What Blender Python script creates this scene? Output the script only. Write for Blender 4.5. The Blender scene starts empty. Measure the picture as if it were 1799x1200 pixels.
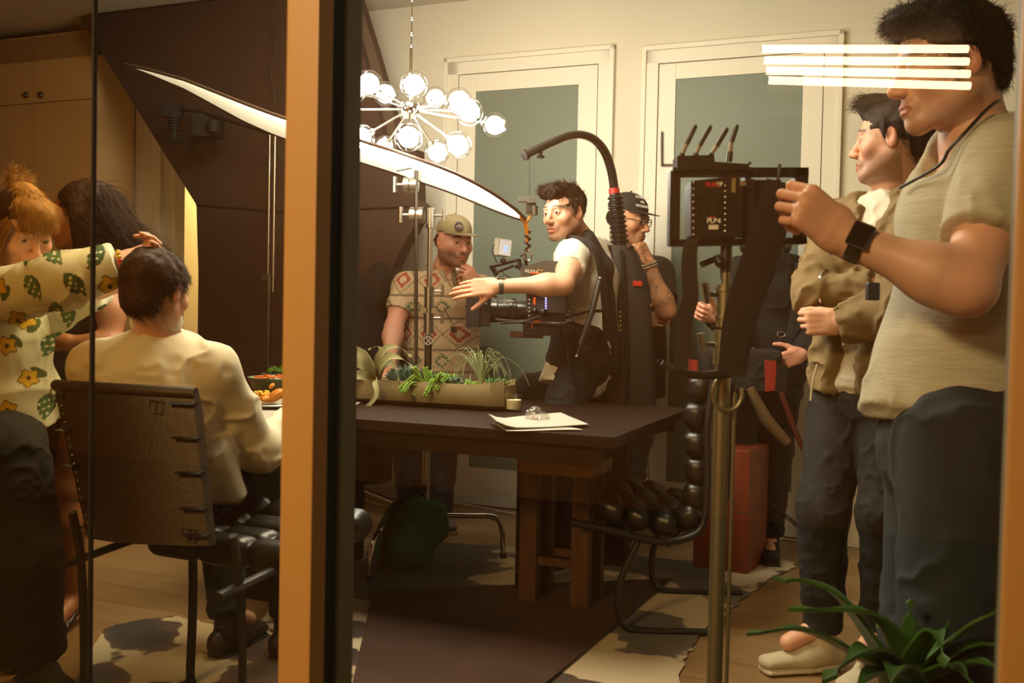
import bpy, bmesh, math, random
import numpy as np
from mathutils import Vector, Matrix, Quaternion
random.seed(7); rng = np.random.default_rng(7)
PI = math.pi
SC = bpy.context.scene
COL = SC.collection
# ------------------------------------------------------------------ camera
F_PX = 1750.0; CAM_H = 1.14; PITCH = math.radians(1.8); ROLL = 0.021
cam_d = bpy.data.cameras.new('camera'); cam = bpy.data.objects.new('camera', cam_d); COL.objects.link(cam)
cam_d.sensor_width = 36; cam_d.lens = F_PX / 1799 * 36; cam_d.clip_start = .05
cam_d.dof.use_dof = True; cam_d.dof.focus_distance = 4.3; cam_d.dof.aperture_fstop = 8
CM = Matrix.Translation((0, 0, CAM_H)) @ Matrix.Rotation(PI/2 - PITCH, 4, 'X') @ Matrix.Rotation(ROLL, 4, 'Z')
cam.matrix_world = CM
SC.camera = cam
# ------------------------------------------------------------------ world, exposure
w = bpy.data.worlds.new('night'); SC.world = w; w.use_nodes = True
w.node_tree.nodes['Background'].inputs[0].default_value = (.16, .10, .05, 1)
w.node_tree.nodes['Background'].inputs[1].default_value = .12
SC.view_settings.view_transform = 'Standard'; SC.view_settings.look = 'None'
SC.view_settings.gamma = 1; SC.view_settings.use_curve_mapping = False
SC.view_settings.exposure = 0.0
SC.cycles.use_denoising = True
SC.cycles.max_bounces = 10; SC.cycles.transparent_max_bounces = 24; SC.cycles.sample_clamp_indirect = 6
SC.cycles.caustics_reflective = False; SC.cycles.caustics_refractive = False
# room frame: u along the back wall to the right, v into the room
RA = math.radians(22.5); CU, SU = math.cos(RA), math.sin(RA)
def RV(u, v, z=0): return Vector((u*CU + v*SU, -u*SU + v*CU, z))
def UV(p): return (p[0]*CU - p[1]*SU, p[0]*SU + p[1]*CU, p[2])
RROOM = Matrix.Rotation(-RA, 4, 'Z')
def ray(px, py):
    return CM.to_3x3() @ Vector(((px-899.5)/F_PX, -(py-600)/F_PX, -1))
def P(px, py, d):                       # the world point seen at a pixel, d metres in front of the camera
    r = ray(px, py); return Vector((0, 0, CAM_H)) + r * (d / r.y)
def Q(px, py, v):                       # the same on a plane parallel to the back wall
    r = ray(px, py); c = r.x*SU + r.y*CU; return Vector((0, 0, CAM_H)) + r * (v / c)
def G(px, py, z=0):                     # the same on a horizontal plane
    r = ray(px, py); return Vector((0, 0, CAM_H)) + r * ((z-CAM_H) / r.z)
GLASS_V = 1.2; WALL_V = 5.25; CEIL = 2.92
# ------------------------------------------------------------------ lights without a visible lamp: sources of the place and added fills
def area(name, loc, target, size, power, col, size_y=None):
    l = bpy.data.lights.new(name, 'AREA'); l.energy = power; l.color = col; l.size = size
    if size_y: l.shape = 'RECTANGLE'; l.size_y = size_y
    o = bpy.data.objects.new(name, l); COL.objects.link(o); o.location = loc
    o.rotation_euler = (Vector(target) - Vector(loc)).to_track_quat('-Z', 'Y').to_euler(); return o
L_KEY = area('added_room_fill', RV(-1.7, 2.9, 2.86), RV(-1.7, 3.3, 0.9), 1.2, 125, (1, .93, .72))  # unseen fill added under the ceiling to brighten people and walls
L_OUT = area('porch_light', RV(-1.7, -1.5, 2.95), RV(-1.2, 1.2, 1.35), .5, 34, (1, .76, .40))
L_OUT.data.spread = math.radians(95)
L_HAZE = area('reflection_haze_fill', RV(-2.4, -1.6, 2.9), RV(-2.4, -3.6, 1.2), .8, 260, (1, .74, .40))  # unseen lamp added on the outside wall so its reflection hazes the glass
L_DOOR = area('hallway_light', RV(-5.9, 5.9, 2.3), RV(-5.9, 7, .9), .5, 60, (1, .72, .3))
CHAND_E = 110.0; TUBE_E = 36.0
# ------------------------------------------------------------------ materials
def s2l(c):
    def f(x): return x/12.92 if x <= .04045 else ((x+.055)/1.055)**2.4
    return tuple(f(x) for x in c)
def hexc(h): return s2l(tuple(int(h[i:i+2], 16)/255 for i in (0, 2, 4)))
MATS = {}
def mat(name, col='808080', rough=.6, metal=0, bump=None, var=None, attr=False, emit=None, sss=0, sheen=0, coat=0, spec=.5, aniso=None, trans=0, alpha=1):
    if name in MATS: return MATS[name]
    m = bpy.data.materials.new(name); m.use_nodes = True; nt = m.node_tree; b = nt.nodes['Principled BSDF']; MATS[name] = m
    c = hexc(col) if isinstance(col, str) else col
    b.inputs['Base Color'].default_value = (*c, 1); b.inputs['Roughness'].default_value = rough; b.inputs['Metallic'].default_value = metal
    b.inputs['Specular IOR Level'].default_value = spec
    if coat: b.inputs['Coat Weight'].default_value = coat
    if sheen: b.inputs['Sheen Weight'].default_value = sheen
    if sss:
        b.inputs['Subsurface Weight'].default_value = sss; b.inputs['Subsurface Radius'].default_value = (.9, .35, .2); b.inputs['Subsurface Scale'].default_value = .012
    src = None
    if attr:
        a = nt.nodes.new('ShaderNodeAttribute'); a.attribute_name = 'Col'; src = a.outputs['Color']
    tc = nt.nodes.new('ShaderNodeTexCoord')
    if var:    # (scale, amount, stretch)
        sc_, amt = var[0], var[1]; st = var[2] if len(var) > 2 else (1, 1, 1)
        mp = nt.nodes.new('ShaderNodeMapping'); mp.inputs['Scale'].default_value = st; nt.links.new(tc.outputs['Object'], mp.inputs[0])
        n = nt.nodes.new('ShaderNodeTexNoise'); n.inputs['Scale'].default_value = sc_; n.inputs['Detail'].default_value = 6; nt.links.new(mp.outputs[0], n.inputs['Vector'])
        mr = nt.nodes.new('ShaderNodeMapRange'); mr.inputs[1].default_value = .3; mr.inputs[2].default_value = .7; mr.inputs[3].default_value = 1-amt; mr.inputs[4].default_value = 1+amt
        nt.links.new(n.outputs['Fac'], mr.inputs[0])
        mx = nt.nodes.new('ShaderNodeVectorMath'); mx.operation = 'SCALE'
        if src: nt.links.new(src, mx.inputs[0])
        else: mx.inputs[0].default_value = c
        nt.links.new(mr.outputs[0], mx.inputs['Scale']); src = mx.outputs[0]
    if src: nt.links.new(src, b.inputs['Base Color'])
    if bump:   # (scale, strength, stretch)
        st = bump[2] if len(bump) > 2 else (1, 1, 1)
        mp = nt.nodes.new('ShaderNodeMapping'); mp.inputs['Scale'].default_value = st; nt.links.new(tc.outputs['Object'], mp.inputs[0])
        n = nt.nodes.new('ShaderNodeTexNoise'); n.inputs['Scale'].default_value = bump[0]; n.inputs['Detail'].default_value = 5; nt.links.new(mp.outputs[0], n.inputs['Vector'])
        bp = nt.nodes.new('ShaderNodeBump'); bp.inputs['Strength'].default_value = bump[1]; bp.inputs['Distance'].default_value = .004
        nt.links.new(n.outputs['Fac'], bp.inputs['Height']); nt.links.new(bp.outputs[0], b.inputs['Normal'])
    if emit:
        b.inputs['Emission Color'].default_value = (*emit[0], 1); b.inputs['Emission Strength'].default_value = emit[1]
    return m
def glass_mat(name, tint, fac, rough=0, edge=.5):
    m = bpy.data.materials.new(name); m.use_nodes = True; nt = m.node_tree; nt.nodes.clear()
    o = nt.nodes.new('ShaderNodeOutputMaterial'); mx = nt.nodes.new('ShaderNodeMixShader')
    t = nt.nodes.new('ShaderNodeBsdfTransparent'); t.inputs[0].default_value = (*tint, 1)
    g = nt.nodes.new('ShaderNodeBsdfGlossy'); g.inputs['Roughness'].default_value = rough
    lw = nt.nodes.new('ShaderNodeLayerWeight'); lw.inputs[0].default_value = .5
    pw = nt.nodes.new('ShaderNodeMath'); pw.operation = 'POWER'; pw.inputs[1].default_value = 4; nt.links.new(lw.outputs['Facing'], pw.inputs[0])
    mr = nt.nodes.new('ShaderNodeMapRange'); mr.inputs[3].default_value = fac; mr.inputs[4].default_value = edge; nt.links.new(pw.outputs[0], mr.inputs[0])
    nt.links.new(mr.outputs[0], mx.inputs[0]); nt.links.new(t.outputs[0], mx.inputs[1]); nt.links.new(g.outputs[0], mx.inputs[2]); nt.links.new(mx.outputs[0], o.inputs[0])
    MATS[name] = m; return m
# ------------------------------------------------------------------ object helpers
ORG = {}
def org(o): return ORG.get(o.name, Vector((0, 0, 0))) if o else Vector((0, 0, 0))
def thing(name, label, cat, loc, group=None):
    o = bpy.data.objects.new(name, None); COL.objects.link(o); o.empty_display_size = .1
    o.location = loc; ORG[o.name] = Vector(loc); o['label'] = label; o['category'] = cat
    if group: o['group'] = group
    return o
def tag(o, label, cat, group=None, kind=None):
    o['label'] = label; o['category'] = cat
    if group: o['group'] = group
    if kind: o['kind'] = kind
    return o
def link_mesh(name, me, m, parent=None, origin=None):
    o = bpy.data.objects.new(name, me); COL.objects.link(o)
    if m is not None:
        for mm in (m if isinstance(m, (list, tuple)) else [m]): me.materials.append(MATS[mm] if isinstance(mm, str) else mm)
    if parent is not None:
        t = org(parent); me.transform(Matrix.Translation(-t)); o.parent = parent; ORG[o.name] = t
    elif origin is not None:
        me.transform(Matrix.Translation(-Vector(origin))); o.location = origin; ORG[o.name] = Vector(origin)
    return o
def obj(name, bm, m, parent=None, smooth=False, bevel=0, origin=None, label=None, segs=2):
    if bevel:
        es = [e for e in bm.edges if len(e.link_faces) == 2 and e.calc_face_angle(0) > .6]
        bmesh.ops.bevel(bm, geom=es, offset=bevel, segments=segs, affect='EDGES', profile=.7, clamp_overlap=True)
    me = bpy.data.meshes.new(name); bm.normal_update(); bm.to_mesh(me); bm.free()
    if smooth:
        me.polygons.foreach_set('use_smooth', [True]*len(me.polygons))
        try: me.set_sharp_from_angle(angle=math.radians(40))
        except Exception: pass
    if parent is None and origin is None and len(me.vertices):
        vs = [v.co for v in me.vertices]
        origin = ((min(v.x for v in vs)+max(v.x for v in vs))/2, (min(v.y for v in vs)+max(v.y for v in vs))/2, min(v.z for v in vs))
    o = link_mesh(name, me, m, parent, origin)
    if label: o['label'] = label
    return o
def struct(name, bm, m, **k):
    o = obj(name, bm, m, **k); o['kind'] = 'structure'; return o
def BM(): return bmesh.new()
def box(bm, c, s, R=None):
    """box centred at c with full sizes s; R 3x3/4x4 rotation"""
    M = Matrix.Translation(Vector(c)) @ (R.to_4x4() if R is not None else Matrix()) @ Matrix.Diagonal((s[0], s[1], s[2], 1))
    return bmesh.ops.create_cube(bm, size=1, matrix=M)['verts']
def rbox(bm, u0, u1, v0, v1, z0, z1):   # box aligned to the room
    return box(bm, RV((u0+u1)/2, (v0+v1)/2, (z0+z1)/2), (u1-u0, v1-v0, z1-z0), RROOM)
def frame_z(d):
    d = Vector(d).normalized(); a = Vector((0, 0, 1)) if abs(d.z) < .95 else Vector((1, 0, 0))
    x = a.cross(d).normalized(); return x, d.cross(x)
def tube(bm, pts, r, n=12, caps=True, closed=False, flat=None):
    """swept tube; r number or list; flat=(sx,sy) squashes the section"""
    pts = [Vector(p) for p in pts]; N = len(pts); rs = r if isinstance(r, (list, tuple)) else [r]*N
    rings = []; px_ = None
    for i, p in enumerate(pts):
        if closed: d = pts[(i+1) % N] - pts[i-1]
        else: d = pts[min(i+1, N-1)] - pts[max(i-1, 0)]
        if d.length < 1e-9: d = Vector((0, 0, 1))
        d.normalize()
        if px_ is None: x, y = frame_z(d)
        else:
            x = px_ - d*px_.dot(d)
            if x.length < 1e-6: x, y = frame_z(d)
            x.normalize(); y = d.cross(x)
        px_ = x; sx, sy = flat if flat else (1, 1)
        rings.append([bm.verts.new(p + x*math.cos(2*PI*k/n)*rs[i]*sx + y*math.sin(2*PI*k/n)*rs[i]*sy) for k in range(n)])
    M = N if closed else N-1
    for i in range(M):
        a, b = rings[i], rings[(i+1) % N]
        for k in range(n): bm.faces.new((a[k], a[(k+1) % n], b[(k+1) % n], b[k]))
    if caps and not closed:
        bm.faces.new(rings[0][::-1]); bm.faces.new(rings[-1])
    return rings
def cyl(bm, a, b, r, n=16, r2=None): return tube(bm, [a, b], [r, r if r2 is None else r2], n)
def lathe(bm, prof, c, axis=(0, 0, 1), n=24):
    """profile [(radius, height)] about axis at c"""
    ax = Vector(axis).normalized(); x, y = frame_z(ax); c = Vector(c); rings = []
    for (r, h) in prof:
        rings.append([bm.verts.new(c + ax*h + (x*math.cos(2*PI*k/n) + y*math.sin(2*PI*k/n))*max(r, 1e-4)) for k in range(n)])
    for a, b in zip(rings, rings[1:]):
        for k in range(n): bm.faces.new((a[k], a[(k+1) % n], b[(k+1) % n], b[k]))
    bm.faces.new(rings[0][::-1]); bm.faces.new(rings[-1])
def sph(bm, c, r, n=16, sc=(1, 1, 1), R=None):
    M = Matrix.Translation(Vector(c)) @ (R.to_4x4() if R is not None else Matrix()) @ Matrix.Diagonal((r*sc[0], r*sc[1], r*sc[2], 1))
    bmesh.ops.create_uvsphere(bm, u_segments=n, v_segments=max(6, n*2//3), radius=1, matrix=M)
def prism(bm, poly, ex):
    """poly list of world points (planar), extruded by vector ex"""
    a = [bm.verts.new(Vector(p)) for p in poly]; b = [bm.verts.new(Vector(p)+Vector(ex)) for p in poly]; n = len(a)
    bm.faces.new(a[::-1]); bm.faces.new(b)
    for i in range(n): bm.faces.new((a[i], a[(i+1) % n], b[(i+1) % n], b[i]))
def bez(p0, p1, p2, p3, n=12):
    out = []
    for i in range(n+1):
        t = i/n; out.append(Vector(p0)*(1-t)**3 + Vector(p1)*3*t*(1-t)**2 + Vector(p2)*3*t*t*(1-t) + Vector(p3)*t**3)
    return out
def spline(pts, n=6):                   # Catmull-Rom through the points
    pts = [Vector(p) for p in pts]; q = [2*pts[0]-pts[1]] + pts + [2*pts[-1]-pts[-2]]; out = []
    for i in range(1, len(q)-2):
        for k in range(n):
            t = k/n; a, b, c, d = q[i-1], q[i], q[i+1], q[i+2]
            out.append(.5*((2*b) + (c-a)*t + (2*a-5*b+4*c-d)*t*t + (3*b-a-3*c+d)*t**3))
    out.append(pts[-1]); return out
def text(name, s, loc, R, size, m, parent=None, depth=.0006, sx=1, bold=.0):
    cu = bpy.data.curves.new(name, 'FONT'); cu.body = s; cu.size = size; cu.align_x = 'CENTER'; cu.align_y = 'CENTER'; cu.extrude = depth; cu.offset = bold
    o = bpy.data.objects.new(name, cu); COL.objects.link(o)
    me = bpy.data.meshes.new_from_object(o.evaluated_get(bpy.context.evaluated_depsgraph_get())); bpy.data.objects.remove(o)
    me.transform(Matrix.Translation(Vector(loc)) @ R.to_4x4() @ Matrix.Diagonal((sx, 1, 1, 1)))
    me.materials.clear(); return link_mesh(name, me, m, parent)
def basis(x, y, z): return Matrix((Vector(x), Vector(y), Vector(z))).transposed()
def face_R(nrm, up=(0, 0, 1)):          # rotation whose local z = nrm and local y ~ up
    z = Vector(nrm).normalized(); x = Vector(up).cross(z).normalized(); return basis(x, z.cross(x), z)
def dup(root, loc, label=None, group=None):
    r = root.copy(); COL.objects.link(r); r.location = loc
    if label: r['label'] = label
    if group: r['group'] = group
    for ch in list(root.children):
        c = ch.copy(); COL.objects.link(c); c.parent = r
        for g in list(ch.children):
            d = g.copy(); COL.objects.link(d); d.parent = c
    return r
# ------------------------------------------------------------------ distance-field modelling (bodies, clothes, cushions)
def vnoise(p, seed=0):
    p = np.asarray(p, np.float64); i = np.floor(p).astype(np.int64); f = p-i; f = f*f*(3-2*f); out = 0
    for dx in (0, 1):
        for dy in (0, 1):
            for dz in (0, 1):
                h = ((i[:, 0]+dx)*374761393 + (i[:, 1]+dy)*668265263 + (i[:, 2]+dz)*2147483647 + seed*1013904223) & 0xffffffff
                h = ((h ^ (h >> 13))*1274126177) & 0xffffffff; h = (h ^ (h >> 16)) & 0xffff
                wgt = (f[:, 0] if dx else 1-f[:, 0])*(f[:, 1] if dy else 1-f[:, 1])*(f[:, 2] if dz else 1-f[:, 2])
                out = out + wgt*(h/32767.5-1)
    return out
def fbm(p, o=3, seed=0):
    a, s, t = 1, 0, 0
    for k in range(o): s = s + a*vnoise(p*(2**k), seed+k); t += a; a *= .5
    return s/t
A3 = lambda p: np.array([p[0], p[1], p[2]], float)
class Field:
    def __init__(s): s.pr = []
    def cap(s, a, ra, b, rb=None, k=.02, flat=0, sub=False):
        """tapered capsule; flat 1 cuts the far end, 2 both ends"""
        a, b = A3(a), A3(b); rb = ra if rb is None else rb; m = max(ra, rb)+k+.012
        ab = b-a; L2 = max(ab@ab, 1e-9); L = L2**.5
        def f(X, Y, Z):
            qx, qy, qz = X-a[0], Y-a[1], Z-a[2]
            tt = (qx*ab[0]+qy*ab[1]+qz*ab[2])/L2; t = np.clip(tt, 0, 1)
            d = np.sqrt((qx-t*ab[0])**2+(qy-t*ab[1])**2+(qz-t*ab[2])**2) - (ra+(rb-ra)*t)
            if flat: d = np.maximum(d, (tt-1)*L)
            if flat == 2: d = np.maximum(d, -tt*L)
            return d
        s.pr.append((f, np.minimum(a, b)-m, np.maximum(a, b)+m, k, sub)); return s
    def ell(s, c, r, R=None, k=.02, sub=False):
        c = A3(c); r = np.array(r, float); m = r.max()+k+.012; R = np.eye(3) if R is None else np.array(R.to_3x3() if hasattr(R, 'to_3x3') else R, float)
        def f(X, Y, Z):
            q = [X-c[0], Y-c[1], Z-c[2]]; l = [(q[0]*R[0, i]+q[1]*R[1, i]+q[2]*R[2, i]) for i in range(3)]
            k0 = np.sqrt(sum((l[i]/r[i])**2 for i in range(3))); k1 = np.sqrt(sum((l[i]/r[i]**2)**2 for i in range(3)))
            return k0*(k0-1)/np.maximum(k1, 1e-6)
        s.pr.append((f, c-m, c+m, k, sub)); return s
    def ecap(s, a, wa, da, b, wb, db, right, k=.03, flat=0, sub=False):
        """elliptic tapered capsule: half widths along right, half depths across"""
        a, b, rt = A3(a), A3(b), A3(right); ab = b-a; L2 = max(ab@ab, 1e-9); L = L2**.5; ax = ab/L
        rt = rt-ax*(rt@ax); rt /= np.linalg.norm(rt); fw = np.cross(rt, ax); m = max(wa, wb, da, db)+k+.012
        def f(X, Y, Z):
            qx, qy, qz = X-a[0], Y-a[1], Z-a[2]
            tt = (qx*ab[0]+qy*ab[1]+qz*ab[2])/L2; t = np.clip(tt, 0, 1); W = wa+(wb-wa)*t; D = da+(db-da)*t
            px, py, pz = qx-t*ab[0], qy-t*ab[1], qz-t*ab[2]
            x = px*rt[0]+py*rt[1]+pz*rt[2]; y = px*fw[0]+py*fw[1]+pz*fw[2]; z = px*ax[0]+py*ax[1]+pz*ax[2]
            md = np.minimum(W, D); k0 = np.sqrt((x/W)**2+(y/D)**2+(z/md)**2); k1 = np.sqrt((x/W**2)**2+(y/D**2)**2+(z/md**2)**2)
            d = k0*(k0-1)/np.maximum(k1, 1e-5); d = np.where(k0 < .02, -md, d)
            if flat: d = np.maximum(d, (tt-1)*L)
            if flat == 2: d = np.maximum(d, -tt*L)
            return d
        s.pr.append((f, np.minimum(a, b)-m, np.maximum(a, b)+m, k, sub)); return s
    def rb(s, c, half, R=None, r=.01, k=.01, sub=False):
        c = A3(c); h = np.array(half, float); m = np.linalg.norm(h)+k+.012; R = np.eye(3) if R is None else np.array(R.to_3x3() if hasattr(R, 'to_3x3') else R, float)
        def f(X, Y, Z):
            q = [X-c[0], Y-c[1], Z-c[2]]; l = [abs(q[0]*R[0, i]+q[1]*R[1, i]+q[2]*R[2, i])-h[i]+r for i in range(3)]
            o = np.sqrt(sum(np.maximum(x, 0)**2 for x in l)); return o+np.minimum(np.maximum(np.maximum(l[0], l[1]), l[2]), 0)-r
        s.pr.append((f, c-m, c+m, k, sub)); return s
    def clip(s, p, n):                   # remove everything on the side n points to
        p, n = A3(p), A3(n); n = n/np.linalg.norm(n); s.pr.append((lambda X, Y, Z: -((X-p[0])*n[0]+(Y-p[1])*n[1]+(Z-p[2])*n[2]), None, None, .004, True)); return s
    def mesh(s, h=.005, smooth=1):
        lo = np.min([q[1] for q in s.pr if q[1] is not None and not q[4]], 0)-3*h; hi = np.max([q[2] for q in s.pr if q[1] is not None and not q[4]], 0)+3*h
        n = np.ceil((hi-lo)/h).astype(int)+1; ax = [(lo[i]+np.arange(n[i])*h) for i in range(3)]
        V = np.full(n, 1., np.float32)
        for (f, a, b, k, sub) in s.pr:
            if a is None: i0, i1 = np.zeros(3, int), n
            else: i0 = np.clip(np.floor((a-lo)/h).astype(int), 0, n); i1 = np.clip(np.ceil((b-lo)/h).astype(int)+1, 0, n)
            if (i1 <= i0).any(): continue
            sl = tuple(slice(i0[i], i1[i]) for i in range(3))
            d = f(ax[0][sl[0]][:, None, None], ax[1][sl[1]][None, :, None], ax[2][sl[2]][None, None, :]); v = V[sl]
            if sub:
                hh = np.clip(.5-.5*(v+d)/k, 0, 1); V[sl] = v*(1-hh)+(-d)*hh+k*hh*(1-hh)
            else:
                hh = np.clip(.5+.5*(v-d)/k, 0, 1); V[sl] = v*(1-hh)+d*hh-k*hh*(1-hh)
        V[0] = V[-1] = 1; V[:, 0] = V[:, -1] = 1; V[:, :, 0] = V[:, :, -1] = 1
        return nets(V, lo, h, smooth)
def nets(V, lo, h, smooth):
    S = V < 0; c = S[:-1, :-1, :-1].astype(np.int8); cnt = np.zeros_like(c)
    off = [(i, j, k) for i in (0, 1) for j in (0, 1) for k in (0, 1)]; nx, ny, nz = V.shape
    for (i, j, k) in off: cnt += S[i:nx-1+i, j:ny-1+j, k:nz-1+k]
    act = np.argwhere((cnt > 0) & (cnt < 8)); ids = np.full((nx-1, ny-1, nz-1), -1, np.int64); ids[tuple(act.T)] = np.arange(len(act))
    val = np.stack([V[act[:, 0]+i, act[:, 1]+j, act[:, 2]+k] for (i, j, k) in off], 1).astype(np.float64); offa = np.array(off, float)
    acc = np.zeros((len(act), 3)); nn = np.zeros(len(act))
    for a in range(8):
        for b in range(a+1, 8):
            if np.abs(offa[a]-offa[b]).sum() != 1: continue
            va, vb = val[:, a], val[:, b]; mk = (va < 0) != (vb < 0); t = np.where(mk, va/np.where(mk, va-vb, 1), 0)
            p = offa[a]+(offa[b]-offa[a])*t[:, None]; acc += p*mk[:, None]; nn += mk
    vert = lo+(act+acc/nn[:, None])*h; quads = []
    for axx in range(3):
        sl0 = [slice(None)]*3; sl1 = [slice(None)]*3; sl0[axx] = slice(0, -1); sl1[axx] = slice(1, None)
        a, b = S[tuple(sl0)], S[tuple(sl1)]; e = np.argwhere(a != b); o1, o2 = [(1, 2), (2, 0), (0, 1)][axx]
        e = e[(e[:, o1] > 0) & (e[:, o2] > 0)]
        ins = S[tuple(e.T)]; d1 = np.zeros(3, int); d1[o1] = 1; d2 = np.zeros(3, int); d2[o2] = 1
        q = np.stack([ids[tuple((e-d1-d2).T)], ids[tuple((e-d2).T)], ids[tuple(e.T)], ids[tuple((e-d1).T)]], 1)
        q[~ins] = q[~ins][:, ::-1]; quads.append(q)
    quads = np.concatenate(quads); quads = quads[(quads >= 0).all(1)]
    for _ in range(smooth): vert = lap(vert, quads, .5)
    return vert, quads
def lap(v, q, f):
    acc = np.zeros_like(v); cn = np.zeros(len(v))
    for i in range(4):
        a, b = q[:, i], q[:, (i+1) % 4]; acc += np.stack([np.bincount(a, v[b][:, j], len(v)) for j in range(3)], 1); cn += np.bincount(a, minlength=len(v))
        acc += np.stack([np.bincount(b, v[a][:, j], len(v)) for j in range(3)], 1); cn += np.bincount(b, minlength=len(v))
    return v+(acc/np.maximum(cn, 1)[:, None]-v)*f
def normals(v, q):
    n = np.cross(v[q[:, 2]]-v[q[:, 0]], v[q[:, 3]]-v[q[:, 1]]); out = np.stack([sum(np.bincount(q[:, i], n[:, j], len(v)) for i in range(4)) for j in range(3)], 1)
    return out/np.maximum(np.linalg.norm(out, axis=1), 1e-12)[:, None]
def merge(parts):
    vs, qs, cs, o = [], [], [], 0
    for p in parts:
        vs.append(p[0]); qs.append(p[1]+o); o += len(p[0]); cs.append(p[2] if len(p) > 2 else None)
    return np.concatenate(vs), np.concatenate(qs), (None if any(c is None for c in cs) else np.concatenate(cs))
def np_obj(name, v, q, m, parent=None, col=None, label=None):
    me = bpy.data.meshes.new(name); me.vertices.add(len(v)); me.vertices.foreach_set('co', np.ascontiguousarray(v, np.float32).ravel())
    me.loops.add(len(q)*4); me.loops.foreach_set('vertex_index', np.ascontiguousarray(q, np.int32).ravel()); me.polygons.add(len(q))
    me.polygons.foreach_set('loop_start', np.arange(len(q), dtype=np.int32)*4); me.update(calc_edges=True); me.validate()
    me.polygons.foreach_set('use_smooth', np.ones(len(me.polygons), bool))
    if col is not None:
        a = me.attributes.new('Col', 'FLOAT_COLOR', 'POINT'); a.data.foreach_set('color', np.concatenate([col, np.ones((len(v), 1))], 1).astype(np.float32).ravel())
    o = link_mesh(name, me, m, parent, None if parent else (float(v[:, 0].mean()), float(v[:, 1].mean()), float(v[:, 2].min())))
    if label: o['label'] = label
    return o
def wrinkle(v, q, amp, scale, stretch=(1, 1, 1), seed=0, ridged=True, mask=None):
    n = normals(v, q); t = fbm(v*np.array(stretch)*scale, 3, seed)
    if ridged: t = (1-np.abs(t)*2.2)**3
    d = amp*t
    if mask is not None: d = d*mask
    return v+n*d[:, None]
# ================================================================== materials used in many places
mat('wall_paint', 'd2cbb8', .75, bump=(60, .08)); mat('ceiling_paint', 'c8c0ae', .8); mat('trim_paint', 'd8d2c2', .45)
mat('frosted_teal', '6a776c', .42, spec=.25); mat('steel', 'b9b6ae', .28, 1); mat('dark_steel', '5e5a52', .35, .9); mat('chrome', 'd8d4cc', .12, 1)
mat('black_plastic', '161412', .42); mat('black_matte', '0e0d0c', .8); mat('black_fabric', '1b1815', .95, bump=(400, .3)); mat('rubber', '12110f', .6)
mat('bronze_frame', 'ae7c3c', .5, .0); mat('stile_grey', '6b6450', .5); mat('gasket', '0c0a08', .7)
mat('red_plastic', 'b0281c', .45); mat('orange_plastic', 'd8541a', .45); mat('white_ink', 'e4ded0', .6); mat('yellow_ink', 'c9a33a', .6); mat('red_ink', 'c0201a', .6)
glass_mat('pane_clear', (.99, .98, .95), .032); glass_mat('pane_amber', (.98, .945, .86), .045); glass_mat('pane_brown', (.96, .90, .78), .07)
glass_mat('thin_glass', (.97, .97, .95), .08, .02, .8)
mat('night_wall', '8a5c30', .9)
def floor_mat():
    m = bpy.data.materials.new('oak_floor'); m.use_nodes = True; nt = m.node_tree; b = nt.nodes['Principled BSDF']; MATS['oak_floor'] = m
    g = nt.nodes.new('ShaderNodeTexCoord'); mp = nt.nodes.new('ShaderNodeMapping'); nt.links.new(g.outputs['Object'], mp.inputs[0]); mp.inputs['Rotation'].default_value = (0, 0, RA)
    br = nt.nodes.new('ShaderNodeTexBrick'); nt.links.new(mp.outputs[0], br.inputs[0]); br.inputs['Scale'].default_value = 1
    br.inputs['Brick Width'].default_value = 1.9; br.inputs['Row Height'].default_value = .19; br.inputs['Mortar Size'].default_value = .0015
    br.inputs['Color1'].default_value = (*hexc('9b7a52'), 1); br.inputs['Color2'].default_value = (*hexc('86663f'), 1); br.inputs['Mortar'].default_value = (*hexc('4a3420'), 1)
    n = nt.nodes.new('ShaderNodeTexNoise'); m2 = nt.nodes.new('ShaderNodeMapping'); m2.inputs['Scale'].default_value = (2, 22, 1); nt.links.new(mp.outputs[0], m2.inputs[0]); nt.links.new(m2.outputs[0], n.inputs['Vector'])
    n.inputs['Scale'].default_value = 3; n.inputs['Detail'].default_value = 8
    mx = nt.nodes.new('ShaderNodeMixRGB'); mx.blend_type = 'MULTIPLY'; mx.inputs[0].default_value = .45; nt.links.new(br.outputs[0], mx.inputs[1]); nt.links.new(n.outputs['Fac'], mx.inputs[2])
    nt.links.new(mx.outputs[0], b.inputs['Base Color']); b.inputs['Roughness'].default_value = .38
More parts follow.
